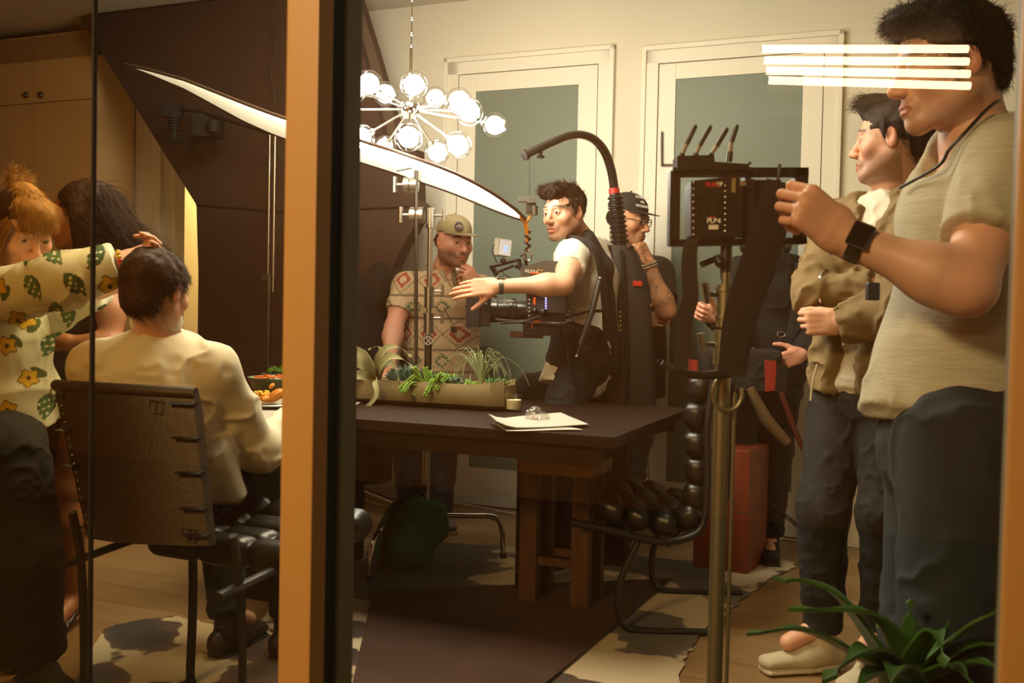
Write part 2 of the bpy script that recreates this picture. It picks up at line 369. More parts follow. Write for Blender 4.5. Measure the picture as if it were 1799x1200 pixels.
def wood_mat(name, c1, c2, sc=(1, 14, 14), rough=.4, rot=0, coat=0):
    m = bpy.data.materials.new(name); m.use_nodes = True; nt = m.node_tree; b = nt.nodes['Principled BSDF']; MATS[name] = m
    g = nt.nodes.new('ShaderNodeTexCoord'); r_ = nt.nodes.new('ShaderNodeMapping'); r_.inputs['Rotation'].default_value = (0, 0, rot); nt.links.new(g.outputs['Object'], r_.inputs[0])
    mp = nt.nodes.new('ShaderNodeMapping'); mp.inputs['Scale'].default_value = sc; nt.links.new(r_.outputs[0], mp.inputs[0])
    n = nt.nodes.new('ShaderNodeTexNoise'); n.inputs['Scale'].default_value = 3; n.inputs['Detail'].default_value = 9; n.inputs['Roughness'].default_value = .65; nt.links.new(mp.outputs[0], n.inputs['Vector'])
    cr = nt.nodes.new('ShaderNodeValToRGB'); cr.color_ramp.elements[0].position = .3; cr.color_ramp.elements[1].position = .72
    cr.color_ramp.elements[0].color = (*hexc(c1), 1); cr.color_ramp.elements[1].color = (*hexc(c2), 1); nt.links.new(n.outputs['Fac'], cr.inputs[0]); nt.links.new(cr.outputs[0], b.inputs['Base Color'])
    bp = nt.nodes.new('ShaderNodeBump'); bp.inputs['Strength'].default_value = .25; bp.inputs['Distance'].default_value = .003; nt.links.new(n.outputs['Fac'], bp.inputs['Height']); nt.links.new(bp.outputs[0], b.inputs['Normal'])
    b.inputs['Roughness'].default_value = rough
    if coat: b.inputs['Coat Weight'].default_value = coat
floor_mat()
wood_mat('table_wood', '120904', '2a180b', (.8, 16, 16), .5, RA, .0); MATS['table_wood'].node_tree.nodes['Principled BSDF'].inputs['Specular IOR Level'].default_value = .18; wood_mat('red_wood', '5a1f0c', '7c3214', (6, 6, 1.2), .5); wood_mat('honey_wood', '8a5a22', 'b3813d', (1, 12, 12), .45, RA)
wood_mat('brown_wood', '3e2410', '5c3a1c', (6, 6, 1), .5); wood_mat('deck_wood', '2a1a0e', '4a3018', (1, 10, 4), .6, RA)
# ================================================================== room shell
def UQ(px, v, py=600): return UV(Q(px, py, v))[0]
def ZQ(px, py, v): return Q(px, py, v).z
UL, UR = -6.2, 1.6
b = BM(); rbox(b, UL-1.2, UR, GLASS_V-.06, WALL_V+.15, -.1, 0); struct('floor', b, 'oak_floor')
b = BM(); rbox(b, UL-1.2, UR, GLASS_V-.06, WALL_V+.15, CEIL, CEIL+.1); struct('ceiling', b, 'ceiling_paint')
# back wall: a lit doorway opening behind the black board
ud0, ud1 = UQ(322, WALL_V), UQ(368, WALL_V)
D1 = dict(u0=UQ(808, WALL_V, 200), u1=UQ(1050, WALL_V, 200), z1=ZQ(795, 132, WALL_V)-.01)
D2 = dict(u0=UQ(1158, WALL_V, 200), u1=UQ(1445, WALL_V, 200), z1=ZQ(1150, 112, WALL_V)-.01)
b = BM()
rbox(b, UL-1.2, ud0, WALL_V, WALL_V+.14, 0, CEIL); rbox(b, ud0, ud0+.75, WALL_V, WALL_V+.14, 2.15, CEIL)
rbox(b, ud0+.75, UR, WALL_V, WALL_V+.14, 0, CEIL); struct('wall_back', b, 'wall_paint')
b = BM(); rbox(b, ud0-.6, ud0+1.4, WALL_V+1.2, WALL_V+1.3, -.1, CEIL); struct('wall_hallway', b, mat('hall_paint', 'e8c26a', .8))
b = BM(); rbox(b, ud0-.6, ud0+1.4, WALL_V+.14, WALL_V+1.3, -.1, 0); struct('floor_hallway', b, 'oak_floor')
b = BM(); rbox(b, UR, UR+.12, GLASS_V, WALL_V+.15, 0, CEIL); struct('wall_right', b, 'wall_paint')
b = BM(); rbox(b, UL-1.3, UL-1.2, GLASS_V, WALL_V+.15, 0, CEIL); struct('wall_left', b, 'wall_paint')
L_DOOR.location = RV(ud0+.3, WALL_V+.6, 2.3); L_DOOR.rotation_euler = (0, 0, 0); 
# baseboards
for k, (a, c) in enumerate(((UL-1.2, ud0-.12), (ud0+.87, D1['u0']-.1), (D1['u1']+.1, D2['u0']-.1), (D2['u1']+.1, UR))):
    b = BM(); rbox(b, a, c, WALL_V-.016, WALL_V, 0, .13); struct('baseboard_back', b, 'trim_paint', bevel=.004)
# doors
def door(n, D, gpx, gz0, gz1):
    u0, u1, z1 = D['u0'], D['u1'], D['z1']; V0 = WALL_V
    b = BM()
    for (a, c, d, e) in ((u0-.085, u0-.005, 0, z1+.085), (u1+.005, u1+.085, 0, z1+.085), (u0-.085, u1+.085, z1+.005, z1+.085)): rbox(b, a, c, V0-.022, V0+.0, d, e)
    for (a, c, d, e) in ((u0-.095, u0-.07, 0, z1+.10), (u1+.07, u1+.095, 0, z1+.10), (u0-.095, u1+.095, z1+.075, z1+.10)): rbox(b, a, c, V0-.034, V0-.0, d, e)
    struct('trim_%d' % n, b, 'trim_paint', bevel=.003)
    r = BM(); g0, g1 = gpx
    rbox(r, u0, g0, V0-.018, V0-.001, .01, z1); rbox(r, g1, u1, V0-.018, V0-.001, .01, z1); rbox(r, g0, g1, V0-.018, V0-.001, .01, gz0); rbox(r, g0, g1, V0-.018, V0-.001, gz1, z1)
    d = struct('door_%d' % n, r, 'trim_paint', bevel=.002)
    t = BM(); rbox(t, g0, g1, V0-.010, V0-.003, gz0, gz1); obj('frosted_panel', t, 'frosted_teal', d, label='frosted grey-green glass panel')
    return d
d1 = door(1, D1, (UQ(838, WALL_V, 170), UQ(1018, WALL_V, 160)), ZQ(825, 820, WALL_V), ZQ(840, 162, WALL_V))
d2 = door(2, D2, (UQ(1188, WALL_V, 170), UQ(1411, WALL_V, 170)), ZQ(1168, 845, WALL_V), ZQ(1190, 140, WALL_V))
b = BM(); p = RV(UQ(833, WALL_V, 610), WALL_V-.05, ZQ(833, 610, WALL_V)); cyl(b, p, p+RV(0, .05), .012); cyl(b, p, p+RV(.1, 0), .009); obj('door_handle', b, 'dark_steel', d1, smooth=True)
# trim and casing left of the board
for k, (pa, pb, th) in enumerate(((168, 178, .03), (205, 213, .02), (272, 284, .03), (300, 306, .02))):
    b = BM(); rbox(b, UQ(pa, WALL_V), UQ(pb, WALL_V), WALL_V-th, WALL_V, 0, CEIL); struct('trim_%d' % (4+k), b, 'trim_paint', bevel=.004)
# glass wall: bronze posts, grey stiles, gaskets, panes
def post(n, u0, u1):
    b = BM(); rbox(b, u0, u1, 1.10, 1.135, -.05, CEIL); m = struct('window_%d' % n, b, 'bronze_frame', bevel=.003)
    b = BM(); rbox(b, u0+.004, u1-.004, 1.136, 1.165, -.05, CEIL); obj('gasket', b, 'gasket', m)
    b = BM(); rbox(b, u0+.002, u1+.002, 1.165, 1.205, -.05, CEIL); obj('stile', b, 'stile_grey', m, bevel=.003)
    return m
uL0, uL1 = UQ(496, 1.10), UQ(552, 1.10); uR0 = UQ(1778, 1.10)
w1 = post(1, uL0, uL1); w2 = post(2, uR0, uR0+.045)
w3 = struct('window_3', (lambda b: (rbox(b, UL, UR, 1.10, 1.20, CEIL-.0, CEIL+.1), b)[1])(BM()), 'bronze_frame')
def pane(u0, u1, v, m, parent):
    b = BM(); rbox(b, u0, u1, v-.001, v+.001, -.05, CEIL); return obj('glass_pane', b, m, parent)
pane(uL1, uR0, 1.155, 'pane_clear', w1)
us = UQ(161, 1.215)
pane(-2.6, uL0, 1.155, 'pane_amber', w3)
pane(-2.6, us, 1.215, 'pane_brown', w3)
pane(uR0+.045, UR, 1.155, 'pane_clear', w2)
b = BM(); rbox(b, us-.0005, us+.0035, 1.211, 1.219, -.05, CEIL); obj('pane_edge', b, 'gasket', w3)
b = BM(); rbox(b, uL1, UR, 1.10, 1.20, -.06, .0); rbox(b, UL, uL1, 1.10, 1.20, -.06, 0); struct('trim_9', b, 'bronze_frame')
# outside: deck, facing wall (they show only as reflections in the glass)
b = BM(); rbox(b, -7, 4, -3.6, 1.09, -.16, -.06); struct('floor_deck', b, 'deck_wood')
b = BM(); rbox(b, -7, 4, -3.72, -3.6, -.16, 3.4); struct('wall_outside', b, 'night_wall')
# ================================================================== tall cabinet at far left
vc = 4.88; uc = UQ(163, vc)
t = thing('tall_cabinet', 'tall tan built-in cabinet with two small dark knobs at far left', 'cabinet', RV(uc-1.0, vc+.18, 0))
b = BM(); rbox(b, uc-2.0, uc, vc, vc+.35, 0, 2.72); obj('body', b, mat('cabinet_paint', 'd0b084', .5), t, bevel=.004)
ys = [ZQ(60, y, vc) for y in (183, 66)]
um = UQ(58, vc)
for (a, c) in ((uc-1.98, um-.003), (um+.003, uc-.01)):
    for (z0, z1) in ((.08, ys[0]-.003), (ys[0]+.003, ys[1]-.003), (ys[1]+.003, 2.70)):
        b = BM(); rbox(b, a, c, vc-.02, vc, z0, z1); obj('door', b, 'cabinet_paint', t, bevel=.002)
for px in (46, 72):
    b = BM(); p = Q(px, 167, vc-.02); sph(b, p, .022, 12); obj('knob', b, 'dark_steel', t, smooth=True)
# light switch
b = BM(); c = Q(1668, 306, WALL_V-.006); box(b, c, (.075, .008, .12), RROOM); ls = obj('light_switch', b, 'trim_paint', bevel=.002); tag(ls, 'small white light switch plate on the wall at right', 'light switch')
b = BM(); box(b, c+RV(0, -.006), (.034, .006, .065), RROOM); obj('rocker', b, 'trim_paint', ls, bevel=.001)
# cables on the floor
def cable(name, pts, r, m, label, cat='cable', n=8):
    pts = [(RV(UV(p)[0], min(UV(p)[1], WALL_V-.06), p.z)) for p in pts]
    b = BM(); tube(b, spline(pts, n), r, 8); o = obj(name, b, m, smooth=True); tag(o, label, cat); return o
cable('power_cable', [G(560, 872, .006), G(610, 870, .006), G(680, 890, .006), G(760, 893, .02), G(790, 884, .03), G(850, 888, .006), G(905, 903, .006), G(985, 902, .006), G(1040, 918, .006), G(1100, 916, .006), G(1170, 924, .006), G(1240, 930, .006)], .0045, mat('white_cable', 'cfc6b4', .5), 'thin white cable running along the floor by the wall')
cable('power_cable', [G(1375, 932, .006), G(1420, 948, .006), G(1490, 958, .006), G(1540, 966, .006)], .004, 'white_cable', 'short white cable on the floor at the wall between the legs at right')
# ================================================================== chandelier
def chandelier():
    d = 4.0; c = P(720, 192, d); cz = c
    t = thing('sputnik_chandelier', 'chrome chandelier with clear glass globes on radiating arms, lit, hanging above the table', 'chandelier', (c.x, c.y, c.z))
    b = BM(); sph(b, c, .040, 24); obj('hub', b, 'chrome', t, smooth=True)
    b = BM(); top = Vector((c.x+.002, c.y, CEIL)); r0 = P(725, 130, d); r1 = P(727, 84, d); r0.x = r1.x = c.x+.002
    cyl(b, c+Vector((.002, 0, .03)), (c.x+.002, c.y, r1.z), .006, 10); obj('stem', b, 'chrome', t, smooth=True)
    b = BM(); z = r1.z; zs = []
    cyl(b, (c.x+.002, c.y, z), (c.x+.002, c.y, CEIL-.02), .0022, 8)
    for yy in (82, 60, 33, 0):
        q = P(727, yy, d); sph(b, (c.x+.002, c.y, q.z), .008, 10)
    obj('hanging_chain', b, 'chrome', t, smooth=True)
    b = BM(); lathe(b, [(.001, CEIL-.002), (.06, CEIL-.002), (.06, CEIL-.015), (.02, CEIL-.03), (.001, CEIL-.03)], (c.x, c.y, 0)); obj('canopy', b, 'chrome', t, smooth=True)
    globes = [(727, 149, -.10, 24), (620, 157, -.20, 25), (648, 147, -.02, 24), (677, 165, .22, 22), (765, 173, .25, 21), (806, 178, .05, 24), (824, 196, -.18, 25), (869, 220, -.02, 22),
              (634, 242, -.05, 24), (676, 258, .22, 20), (718, 241, -.22, 25), (768, 267, .15, 22), (805, 255, -.08, 24), (575, 193, .02, 24)]
    be = mat('bulb_glow', 'ffffff', .5, emit=((1, .96, .86), CHAND_E))
    for (px, py, dd, r) in globes:
        p = P(px, py, d+dd); R = r*(d+dd)/F_PX; ax = (p-c).normalized()
        g = BM(); lathe(g, [(R*math.sin(a), -R*math.cos(a)) for a in np.linspace(.22, PI-.001, 22)], p, ax, 28); go = obj('globe', g, 'thin_glass', t, smooth=True)
        s = BM(); lathe(s, [(.001, -.74*R)]+[(R*.72*math.sin(a), -R*.74*math.cos(a)) for a in np.linspace(.2, PI-.01, 16)], p, ax, 20); obj('bulb', s, be, go, smooth=True)
        a = BM(); tube(a, [c+ax*.03, p-ax*R*.98], .0042, 8); lathe(a, [(.001, -.004), (.011, -.004), (.013, .012), (.010, .02), (.001, .02)], p-ax*(R*1.0), ax, 12); obj('arm', a, 'chrome', t, smooth=True)
chandelier()
# ================================================================== white reflector / diffusion disc held on a stand arm
def disc():
    T = [0, .06, .15, .30, .39, .54, .68, .81, .87, .92, .97, 1.0]; U = [0, -7, -14, -13, -14, -24, -33, -35, -31, -24, -12, 0]; Lo = [0, 0, 2, 19, 22, 13, 6, 2, 3, 4, 3, 0]
    dm = 4.35; n = 72
    def rim(t, s):
        px, py = 219+708*t, 113+275*t; py += np.interp(t, T, U if s < 0 else Lo)
        return P(px, py, dm+.22*(.5-t)+s*.52*math.sqrt(max(0, 1-(2*t-1)**2)))
    c = (rim(.5, -1)+rim(.5, 1))/2
    t = thing('reflector_disc', 'large round white bounce reflector tilted above the planter, bright along its face', 'reflector', c)
    b = BM(); cols = []
    for t_ in (1-np.cos(np.linspace(0, PI, n//2+1)))/2:
        A, B = rim(t_, -1), rim(t_, 1); cols.append([b.verts.new(A.lerp(B, k/10)+Vector((0, 0, .03*math.sin(PI*k/10)*math.sin(PI*t_)))) for k in range(11)])
    for A, B in zip(cols, cols[1:]):
        for k in range(10): b.faces.new((A[k], A[k+1], B[k+1], B[k]))
    bmesh.ops.remove_doubles(b, verts=b.verts, dist=1e-4)
    ts = (1-np.cos(np.linspace(0, PI, n//2+1)))/2; rimpts = [rim(x, -1) for x in ts]+[rim(x, 1) for x in ts[::-1]][1:-1]
    m = bpy.data.materials.new('diffusion_cloth'); m.use_nodes = True; nt = m.node_tree; nt.nodes.clear(); MATS['diffusion_cloth'] = m
    o = nt.nodes.new('ShaderNodeOutputMaterial'); mx = nt.nodes.new('ShaderNodeMixShader'); mx.inputs[0].default_value = .72
    df = nt.nodes.new('ShaderNodeBsdfDiffuse'); df.inputs[0].default_value = (.93, .92, .9, 1); tr = nt.nodes.new('ShaderNodeBsdfTranslucent'); tr.inputs[0].default_value = (.97, .96, .94, 1)
    nt.links.new(df.outputs[0], mx.inputs[1]); nt.links.new(tr.outputs[0], mx.inputs[2]); nt.links.new(mx.outputs[0], o.inputs[0])
    obj('diffusion_cloth', b, 'diffusion_cloth', t, smooth=True)
    b = BM(); tube(b, rimpts, .007, 8, closed=True); obj('rim', b, mat('rim_brown', '3b2a1e', .6), t, smooth=True)
disc()
# ================================================================== C-stand with sandbag
def knobT(b, p, axis, L=.05, hl=.05, hz=(0, 0, 1)):
    axis = Vector(axis).normalized(); e = p+axis*L; cyl(b, p, e, .006, 10); hz = Vector(hz); cyl(b, e-hz*hl/2, e+hz*hl/2, .0075, 12)
def cstand():
    d = 4.5; base = P(747, 905, d); x, y = base.x, base.y
    def at(px, py): q = P(px, py, d); return q
    t = thing('light_stand', 'chrome C-stand with grip heads standing between the table and the man in the tan cap', 'light stand', (x, y, 0))
    zt = lambda py: P(747, py, d).z
    ax = lambda z: Vector((x, y, z))+Vector((.021*0, 0, 0))
    b = BM(); cyl(b, ax(.10), ax(zt(655)), .0175, 20); obj('base_column', b, 'steel', t, smooth=True)
    b = BM(); cyl(b, ax(zt(655)), ax(zt(590)), .0170, 20); obj('middle_column', b, 'dark_steel', t, smooth=True)
    b = BM(); cyl(b, ax(zt(590)), ax(zt(390)), .0125, 20); obj('riser', b, 'steel', t, smooth=True)
    for (a, c, r) in ((540, 505, .022), (585, 551, .023), (400, 366, .020)):
        b = BM(); cyl(b, ax(zt(a)), ax(zt(c)), r, 20); cyl(b, ax(zt(a)-.002), ax(zt(a)+.006), r+.003, 20); cyl(b, ax(zt(c)-.006), ax(zt(c)+.002), r+.003, 20)
        obj('collar', b, 'steel', t, smooth=True)
    for py in (511, 558, 378):
        b = BM(); knobT(b, ax(zt(py)), (1, -.1, 0), .06, .055); obj('t_handle', b, 'steel', t, smooth=True)
    # grip heads
    for (px, py) in ((733, 378), (722, 325)):
        b = BM(); p = P(px, py, d-.02); lathe(b, [(.001, -.03), (.036, -.03), (.036, -.004), (.030, -.002), (.030, .002), (.036, .004), (.036, .03), (.001, .03)], p, (1, -.15, .0), 24)
        gh = obj('grip_head', b, 'steel', t, smooth=True)
        b = BM(); e = p+Vector((-.075, 0, 0)); cyl(b, p, e, .008, 12); cyl(b, e+Vector((0, 0, -.035)), e+Vector((0, 0, .035)), .0125, 14); obj('t_handle', b, 'steel', gh, smooth=True)
    b = BM(); p = P(722, 325, d-.02); q = P(728, 309, d-.02); box(b, q, (.06, .03, .05)); box(b, q+Vector((0, 0, .04)), (.17, .02, .01), Matrix.Rotation(math.radians(-12), 3, 'Y')); obj('clamp_plate', b, 'steel', t, bevel=.004)
    b = BM(); cyl(b, P(731, 640, d-.045), P(731, 300, d-.045), .0085, 14); obj('gobo_arm', b, 'dark_steel', t, smooth=True)
    # turtle base legs
    b = BM(); cyl(b, ax(.08), ax(.24), .024, 20); obj('leg_hub', b, 'steel', t, smooth=True)
    h = ax(.20)
    for (px, py, hz, m_) in ((598, 905, .18, 0), (884, 978, .20, 0), (650, 1018, .22, 0)):
        f = G(px, py, .012); dirv = (f-h); dirv.z = 0; L = dirv.length; dv = dirv.normalized()
        pts = [h+dv*.02, h+dv*(L*.55), h+dv*(L*.86)+Vector((0, 0, -.005)), h+dv*(L*.97)+Vector((0, 0, -.05)), Vector((f.x, f.y, .015))]
        b = BM(); tube(b, spline(pts, 8), .0125, 12); lg = obj('leg', b, 'chrome', t, smooth=True)
        b = BM(); cyl(b, (f.x, f.y, 0), (f.x, f.y, .03), .016, 12); obj('rubber_foot', b, 'rubber', lg, smooth=True)
    # round emblem on the column
    R = face_R((0, -1, 0)); p = Vector((x, y, zt(598)))+Vector((0, -.0195, 0))
    b = BM(); cyl(b, p, p+Vector((0, -.002, 0)), .021, 28); e = obj('round_sticker', b, 'black_plastic', t)
    b = BM(); tube(b, [p+Vector((.018*math.cos(a), -.003, .018*math.sin(a))) for a in np.linspace(0, 2*PI, 28)[:-1]], .0018, 6, closed=True)
    tube(b, [p+Vector((-.009, -.003, .013)), p+Vector((.002, -.003, 0)), p+Vector((-.008, -.003, -.013))], .0022, 6); tube(b, [p+Vector((.010, -.003, .012)), p+Vector((.003, -.003, .0)), p+Vector((.010, -.003, -.012))], .0022, 6); obj('emblem', b, 'white_ink', e)
    # sandbag over a leg
    f = Field(); A = P(728, 885, 4.42); B_ = P(705, 985, 4.25)
    f.ecap(P(722, 905, 4.40), .11, .075, P(706, 965, 4.32), .145, .085, (1, -.1, .3), k=.03); f.ell(P(765, 920, 4.36), (.06, .06, .09), k=.06)
    f.cap(P(722, 895, 4.4), .05, P(712, 1000, 4.32), .03, k=.05)
    v, q = f.mesh(.006, 1); v = wrinkle(v, q, .009, 9, seed=3); v[:, 2] = np.maximum(v[:, 2], .004)
    sb = np_obj('sandbag', v, q, mat('green_canvas', '186640', .75, bump=(500, .2))); tag(sb, 'dark green sandbag slumped over the stand leg under the table', 'sandbag')
    b = BM(); tube(b, spline([P(742, 866, 4.36), P(722, 868, 4.29), P(700, 884, 4.24), P(682, 930, 4.20), P(668, 1000, 4.22)], 8), .024, 10, flat=(1, .25)); obj('strap', b, 'black_fabric', sb, smooth=True)
    b = BM(); tube(b, spline([P(740, 872, 4.42), P(746, 858, 4.41), P(733, 855, 4.40), P(722, 868, 4.37)], 8), .016, 10, flat=(1, .4)); obj('handle', b, 'black_fabric', sb, smooth=True)
cstand()
# ================================================================== big black board behind
def board():
    v0 = 4.72
    poly = [(140, -40), (345, 360), (349, 500), (352, 860), (672, 850), (680, 620), (690, 470), (707, 433), (747, 363), (733, 352), (730, 262), (702, 262), (700, 216), (686, 200), (652, 80), (618, -40)]
    pts = []
    for (px, py) in poly:
        q_ = Q(px, py, v0); q_.z = min(q_.z, CEIL-.02); pts.append(q_)
    t = thing('black_flag', 'huge dark brown-black fabric softbox back filling the left half behind the table', 'softbox', Q(500, 600, v0)-Vector((0, 0, Q(500, 600, v0).z)))
    mm = mat('flag_fabric', '3a281d', .85, bump=(250, .25), var=(2.5, .12))
    b = BM(); prism(b, pts, RV(0, .10)); obj('fabric_back', b, mm, t, bevel=.01)
    seams = [[(345, 360), (500, 372), (735, 362)], [(630, -2), (655, 95), (702, 262)], [(614, -2), (640, 90), (684, 262)]]
    b = BM()
    for s in seams: tube(b, [Q(x, y, v0-.004) for x, y in s], .006, 6)
    obj('seams', b, mat('seam_dark', '1e140e', .8), t)
    # rim along the right slanting edge
    b = BM(); prism(b, [Q(x, y, v0-.012) for x, y in ((608, -8), (628, -8), (656, 80), (690, 200), (700, 262), (690, 262), (640, 78))], RV(0, .01)); obj('edge_band', b, mat('flag_edge', '4a3a2e', .7), t)
    # stand in front of the board
    vs = 4.45; p0 = Q(470, 700, vs); t2 = thing('light_stand', 'tall thin black stand in front of the dark board, left of the window post', 'light stand', (p0.x, p0.y, 0))
    b = BM(); cyl(b, (p0.x, p0.y, .05), (p0.x, p0.y, P(472, 480, p0.y).z), .016, 14); obj('lower_tube', b, 'dark_steel', t2, smooth=True)
    z1 = P(474, 480, p0.y).z
    b = BM(); cyl(b, (p0.x-.006, p0.y, z1-.1), (p0.x-.006, p0.y, P(476, 235, p0.y).z), .006, 12); cyl(b, (p0.x+.022, p0.y, z1-.1), (p0.x+.022, p0.y, P(476, 235, p0.y).z), .0075, 12); obj('upper_tubes', b, 'steel', t2, smooth=True)
    b = BM(); q = P(466, 487, p0.y); box(b, q, (.05, .03, .035)); knobT(b, q, (-1, 0, 0), .11, .03); obj('clamp', b, 'black_plastic', t2, bevel=.003)
    for a in (0.4, 2.5, 4.6):
        b = BM(); dv = Vector((math.cos(a), math.sin(a), 0)); tube(b, [Vector((p0.x, p0.y, .45)), Vector((p0.x, p0.y, 0))+dv*.42+Vector((0, 0, .012))], .010, 10); obj('leg', b, 'dark_steel', t2, smooth=True)
    b = BM(); zt_ = P(476, 235, p0.y).z; tube(b, [(p0.x, p0.y, zt_), Q(350, 196, vs), Q(300, 190, vs)], .010, 10); obj('boom_arm', b, 'black_plastic', t2, smooth=True)
    b = BM(); tube(b, spline([Q(x, y, 4.66) for x, y in ((484, 2), (478, 30), (484, 80), (476, 130), (482, 180), (474, 240), (478, 330), (470, 380), (476, 430))], 6), .004, 6); obj('cable', b, 'rubber', t2, smooth=True)
    # grip gadget hanging from the boom
    g = thing('grip_clamp', 'black ribbed grip clamp hanging in front of the dark board, upper left', 'clamp', Q(306, 215, vs))
    b = BM(); box(b, Q(303, 194, vs), (.12, .05, .07)); obj('body', b, 'black_matte', g, bevel=.006)
    b = BM()
    for k in range(6): z = Q(306, 203+k*5, vs); cyl(b, z, z+Vector((0, 0, .010)), .036 if k % 2 else .030, 18)
    cyl(b, Q(306, 203, vs), Q(306, 246, vs), .018, 14); obj('ribbed_knob', b, 'black_matte', g, smooth=True)
    b = BM(); cyl(b, Q(290, 246, vs), Q(328, 247, vs), .018, 14); obj('foot_bar', b, 'black_matte', g, smooth=True)
    b = BM(); box(b, Q(366, 222, vs+.05), (.15, .12, .13)); cyl(b, Q(375, 212, vs-.03), Q(375, 232, vs-.03), .03); obj('bracket', b, 'black_matte', g, bevel=.01)
board()
# black cloth bag shape in front of the board
f = Field(); f.ecap(Q(632, 520, 4.55), .12, .10, Q(630, 760, 4.55), .17, .13, (1, 0, 0), k=.03); f.ell(Q(668, 500, 4.55), (.07, .09, .12), k=.08)
v, q = f.mesh(.01, 1); v = wrinkle(v, q, .012, 5, seed=8); o = np_obj('black_cover', v, q, 'black_fabric'); tag(o, 'rounded black cloth cover behind the planter, left of the man in the tan cap', 'cover')
# ================================================================== table
def table():
    # near edge line and right end measured on the tabletop plane
    zt = .755; th = .038
    n0 = G(1080, 768, zt); u1, v0, _ = UV(n0); f1 = G(1154, 713, zt); uf, v1, _ = UV(f1)
    u0 = UV(G(380, 735, zt))[0]-.35
    t = thing('dining_table', 'long dark brown plank dining table with a thick top and block legs', 'table', RV((u0+u1)/2, (v0+v1)/2, 0))
    b = BM(); w_ = (v1-v0)/4
    for k in range(4): rbox(b, u0, u1, v0+k*w_+.001, v0+(k+1)*w_-.001, zt-th, zt)
    obj('tabletop', b, 'table_wood', t, bevel=.004)
    b = BM(); rbox(b, u0+.10, u1-.05, v0+.025, v0+.06, zt-th-.058, zt-th); rbox(b, u0+.10, u1-.05, v1-.10, v1-.06, zt-th-.055, zt-th); rbox(b, u0+.1, u0+.14, v0+.06, v1-.06, zt-th-.055, zt-th); rbox(b, u1-.13, u1-.09, v0+.06, v1-.06, zt-th-.055, zt-th); obj('apron', b, 'table_wood', t, bevel=.003)
    gA, gB = UV(G(929, 1040)), UV(G(1082, 992))
    for (ua, va, wl) in ((gA[0]-.045, gA[1]-.045, .09), (gB[0]-.05, gB[1]-.05, .10), (u0+.12, v0+.2, .12), (u0+.12, v1-.3, .12)):
        b = BM(); rbox(b, ua, ua+wl, va, va+wl, 0, zt-th); obj('leg', b, 'table_wood', t, bevel=.004)
    return u0, u1, v0, v1, zt
TU0, TU1, TV0, TV1, TZ = table()
print('table', TU0, TU1, TV0, TV1)
# ================================================================== reflected tube fixture outside, behind the photographer
def mirror(p):
    n = RV(0, 1); return Vector(p) - n*(2*(Vector(p).dot(n)-1.155))
def fixture():
    d = 4.5; em = mat('tube_glow', 'ffffff', .5, emit=((1, .74, .40), TUBE_E))
    E = [((1338, 86), (1700, 86)), ((1341, 106), (1701, 108)), ((1345, 124), (1703, 130)), ((1349, 141), (1704, 151))]
    c = mirror(P(1520, 118, d)); t = thing('tube_light_fixture', 'four-tube warm light bank outside, seen only as its reflection across the tall man at right', 'light fixture', c)
    R = []
    for k, (a, e) in enumerate(E):
        A, B = mirror(P(*a, d)), mirror(P(*e, d)); b = BM(); cyl(b, A, B, .0175, 14); tb = obj('tube', b, em, t, smooth=True); R.append((A, B))
        ax = (B-A).normalized(); b = BM(); cyl(b, A-ax*.02, A, .017, 12); obj('end_cap', b, 'black_plastic', tb); b = BM(); cyl(b, B, B+ax*.02, .017, 12); obj('end_cap', b, 'black_plastic', tb)
    n = RV(0, -1)  # away from the glass
    A0, B0, A3_, B3_ = R[0][0], R[0][1], R[3][0], R[3][1]; up = (A0-A3_).normalized(); ax = (B0-A0).normalized()
    b = BM(); prism(b, [A0-ax*.05+up*.05+n*.05, B0+ax*.05+up*.05+n*.05, B3_+ax*.05-up*.05+n*.05, A3_-ax*.05-up*.05+n*.05], n*.03); obj('housing', b, mat('housing_silver', '4a3418', .6, .3), t)
    for (s, p0, p1) in ((1, A0, B0), (-1, A3_, B3_)):
        b = BM(); q0, q1 = p0+up*.05*s+n*.05-ax*.05, p1+up*.05*s+n*.05+ax*.05; o_ = up*.14*s-n*.16; prism(b, [q0, q1, q1+o_, q0+o_], n*.004); obj('barn_door', b, 'housing_silver', t)
fixture()
# ================================================================== planter and plants
ZT = TZ
def T(px, py): return G(px, py, ZT)      # a point on the tabletop
def leaf(b, pts, w, fold=.25, up=(0, 0, 1), ends=(.15, .02), n=4):
    """strap leaf along a spline: width w, folded section, thin but double sided with thickness"""
    P_ = spline(pts, n); N = len(P_); prev = None; th = w*.09+.0006
    top, bot = [], []
    for i, p in enumerate(P_):
        d = (P_[min(i+1, N-1)]-P_[max(i-1, 0)]).normalized(); s = d.cross(Vector(up)); s = s.normalized() if s.length > 1e-4 else Vector((1, 0, 0))
        if prev is not None and s.dot(prev) < 0: s = -s
        prev = s; nn = s.cross(d); t = i/(N-1); ww = w*.5*max(math.sin(PI*min(1, t*.9+ends[0]))**.6 if t < .93 else (1-t)/.07*.45+ends[1], ends[1])
        top.append([b.verts.new(p+s*ww*k+nn*(fold*ww*abs(k))) for k in (-1, 0, 1)]); bot.append([b.verts.new(p+s*ww*k+nn*(fold*ww*abs(k))-nn*th) for k in (-1, 0, 1)])
    for i in range(N-1):
        for k in range(2):
            b.faces.new((top[i][k], top[i][k+1], top[i+1][k+1], top[i+1][k])); b.faces.new((bot[i][k+1], bot[i][k], bot[i+1][k], bot[i+1][k+1]))
        b.faces.new((top[i][0], top[i+1][0], bot[i+1][0], bot[i][0])); b.faces.new((top[i+1][2], top[i][2], bot[i][2], bot[i+1][2]))
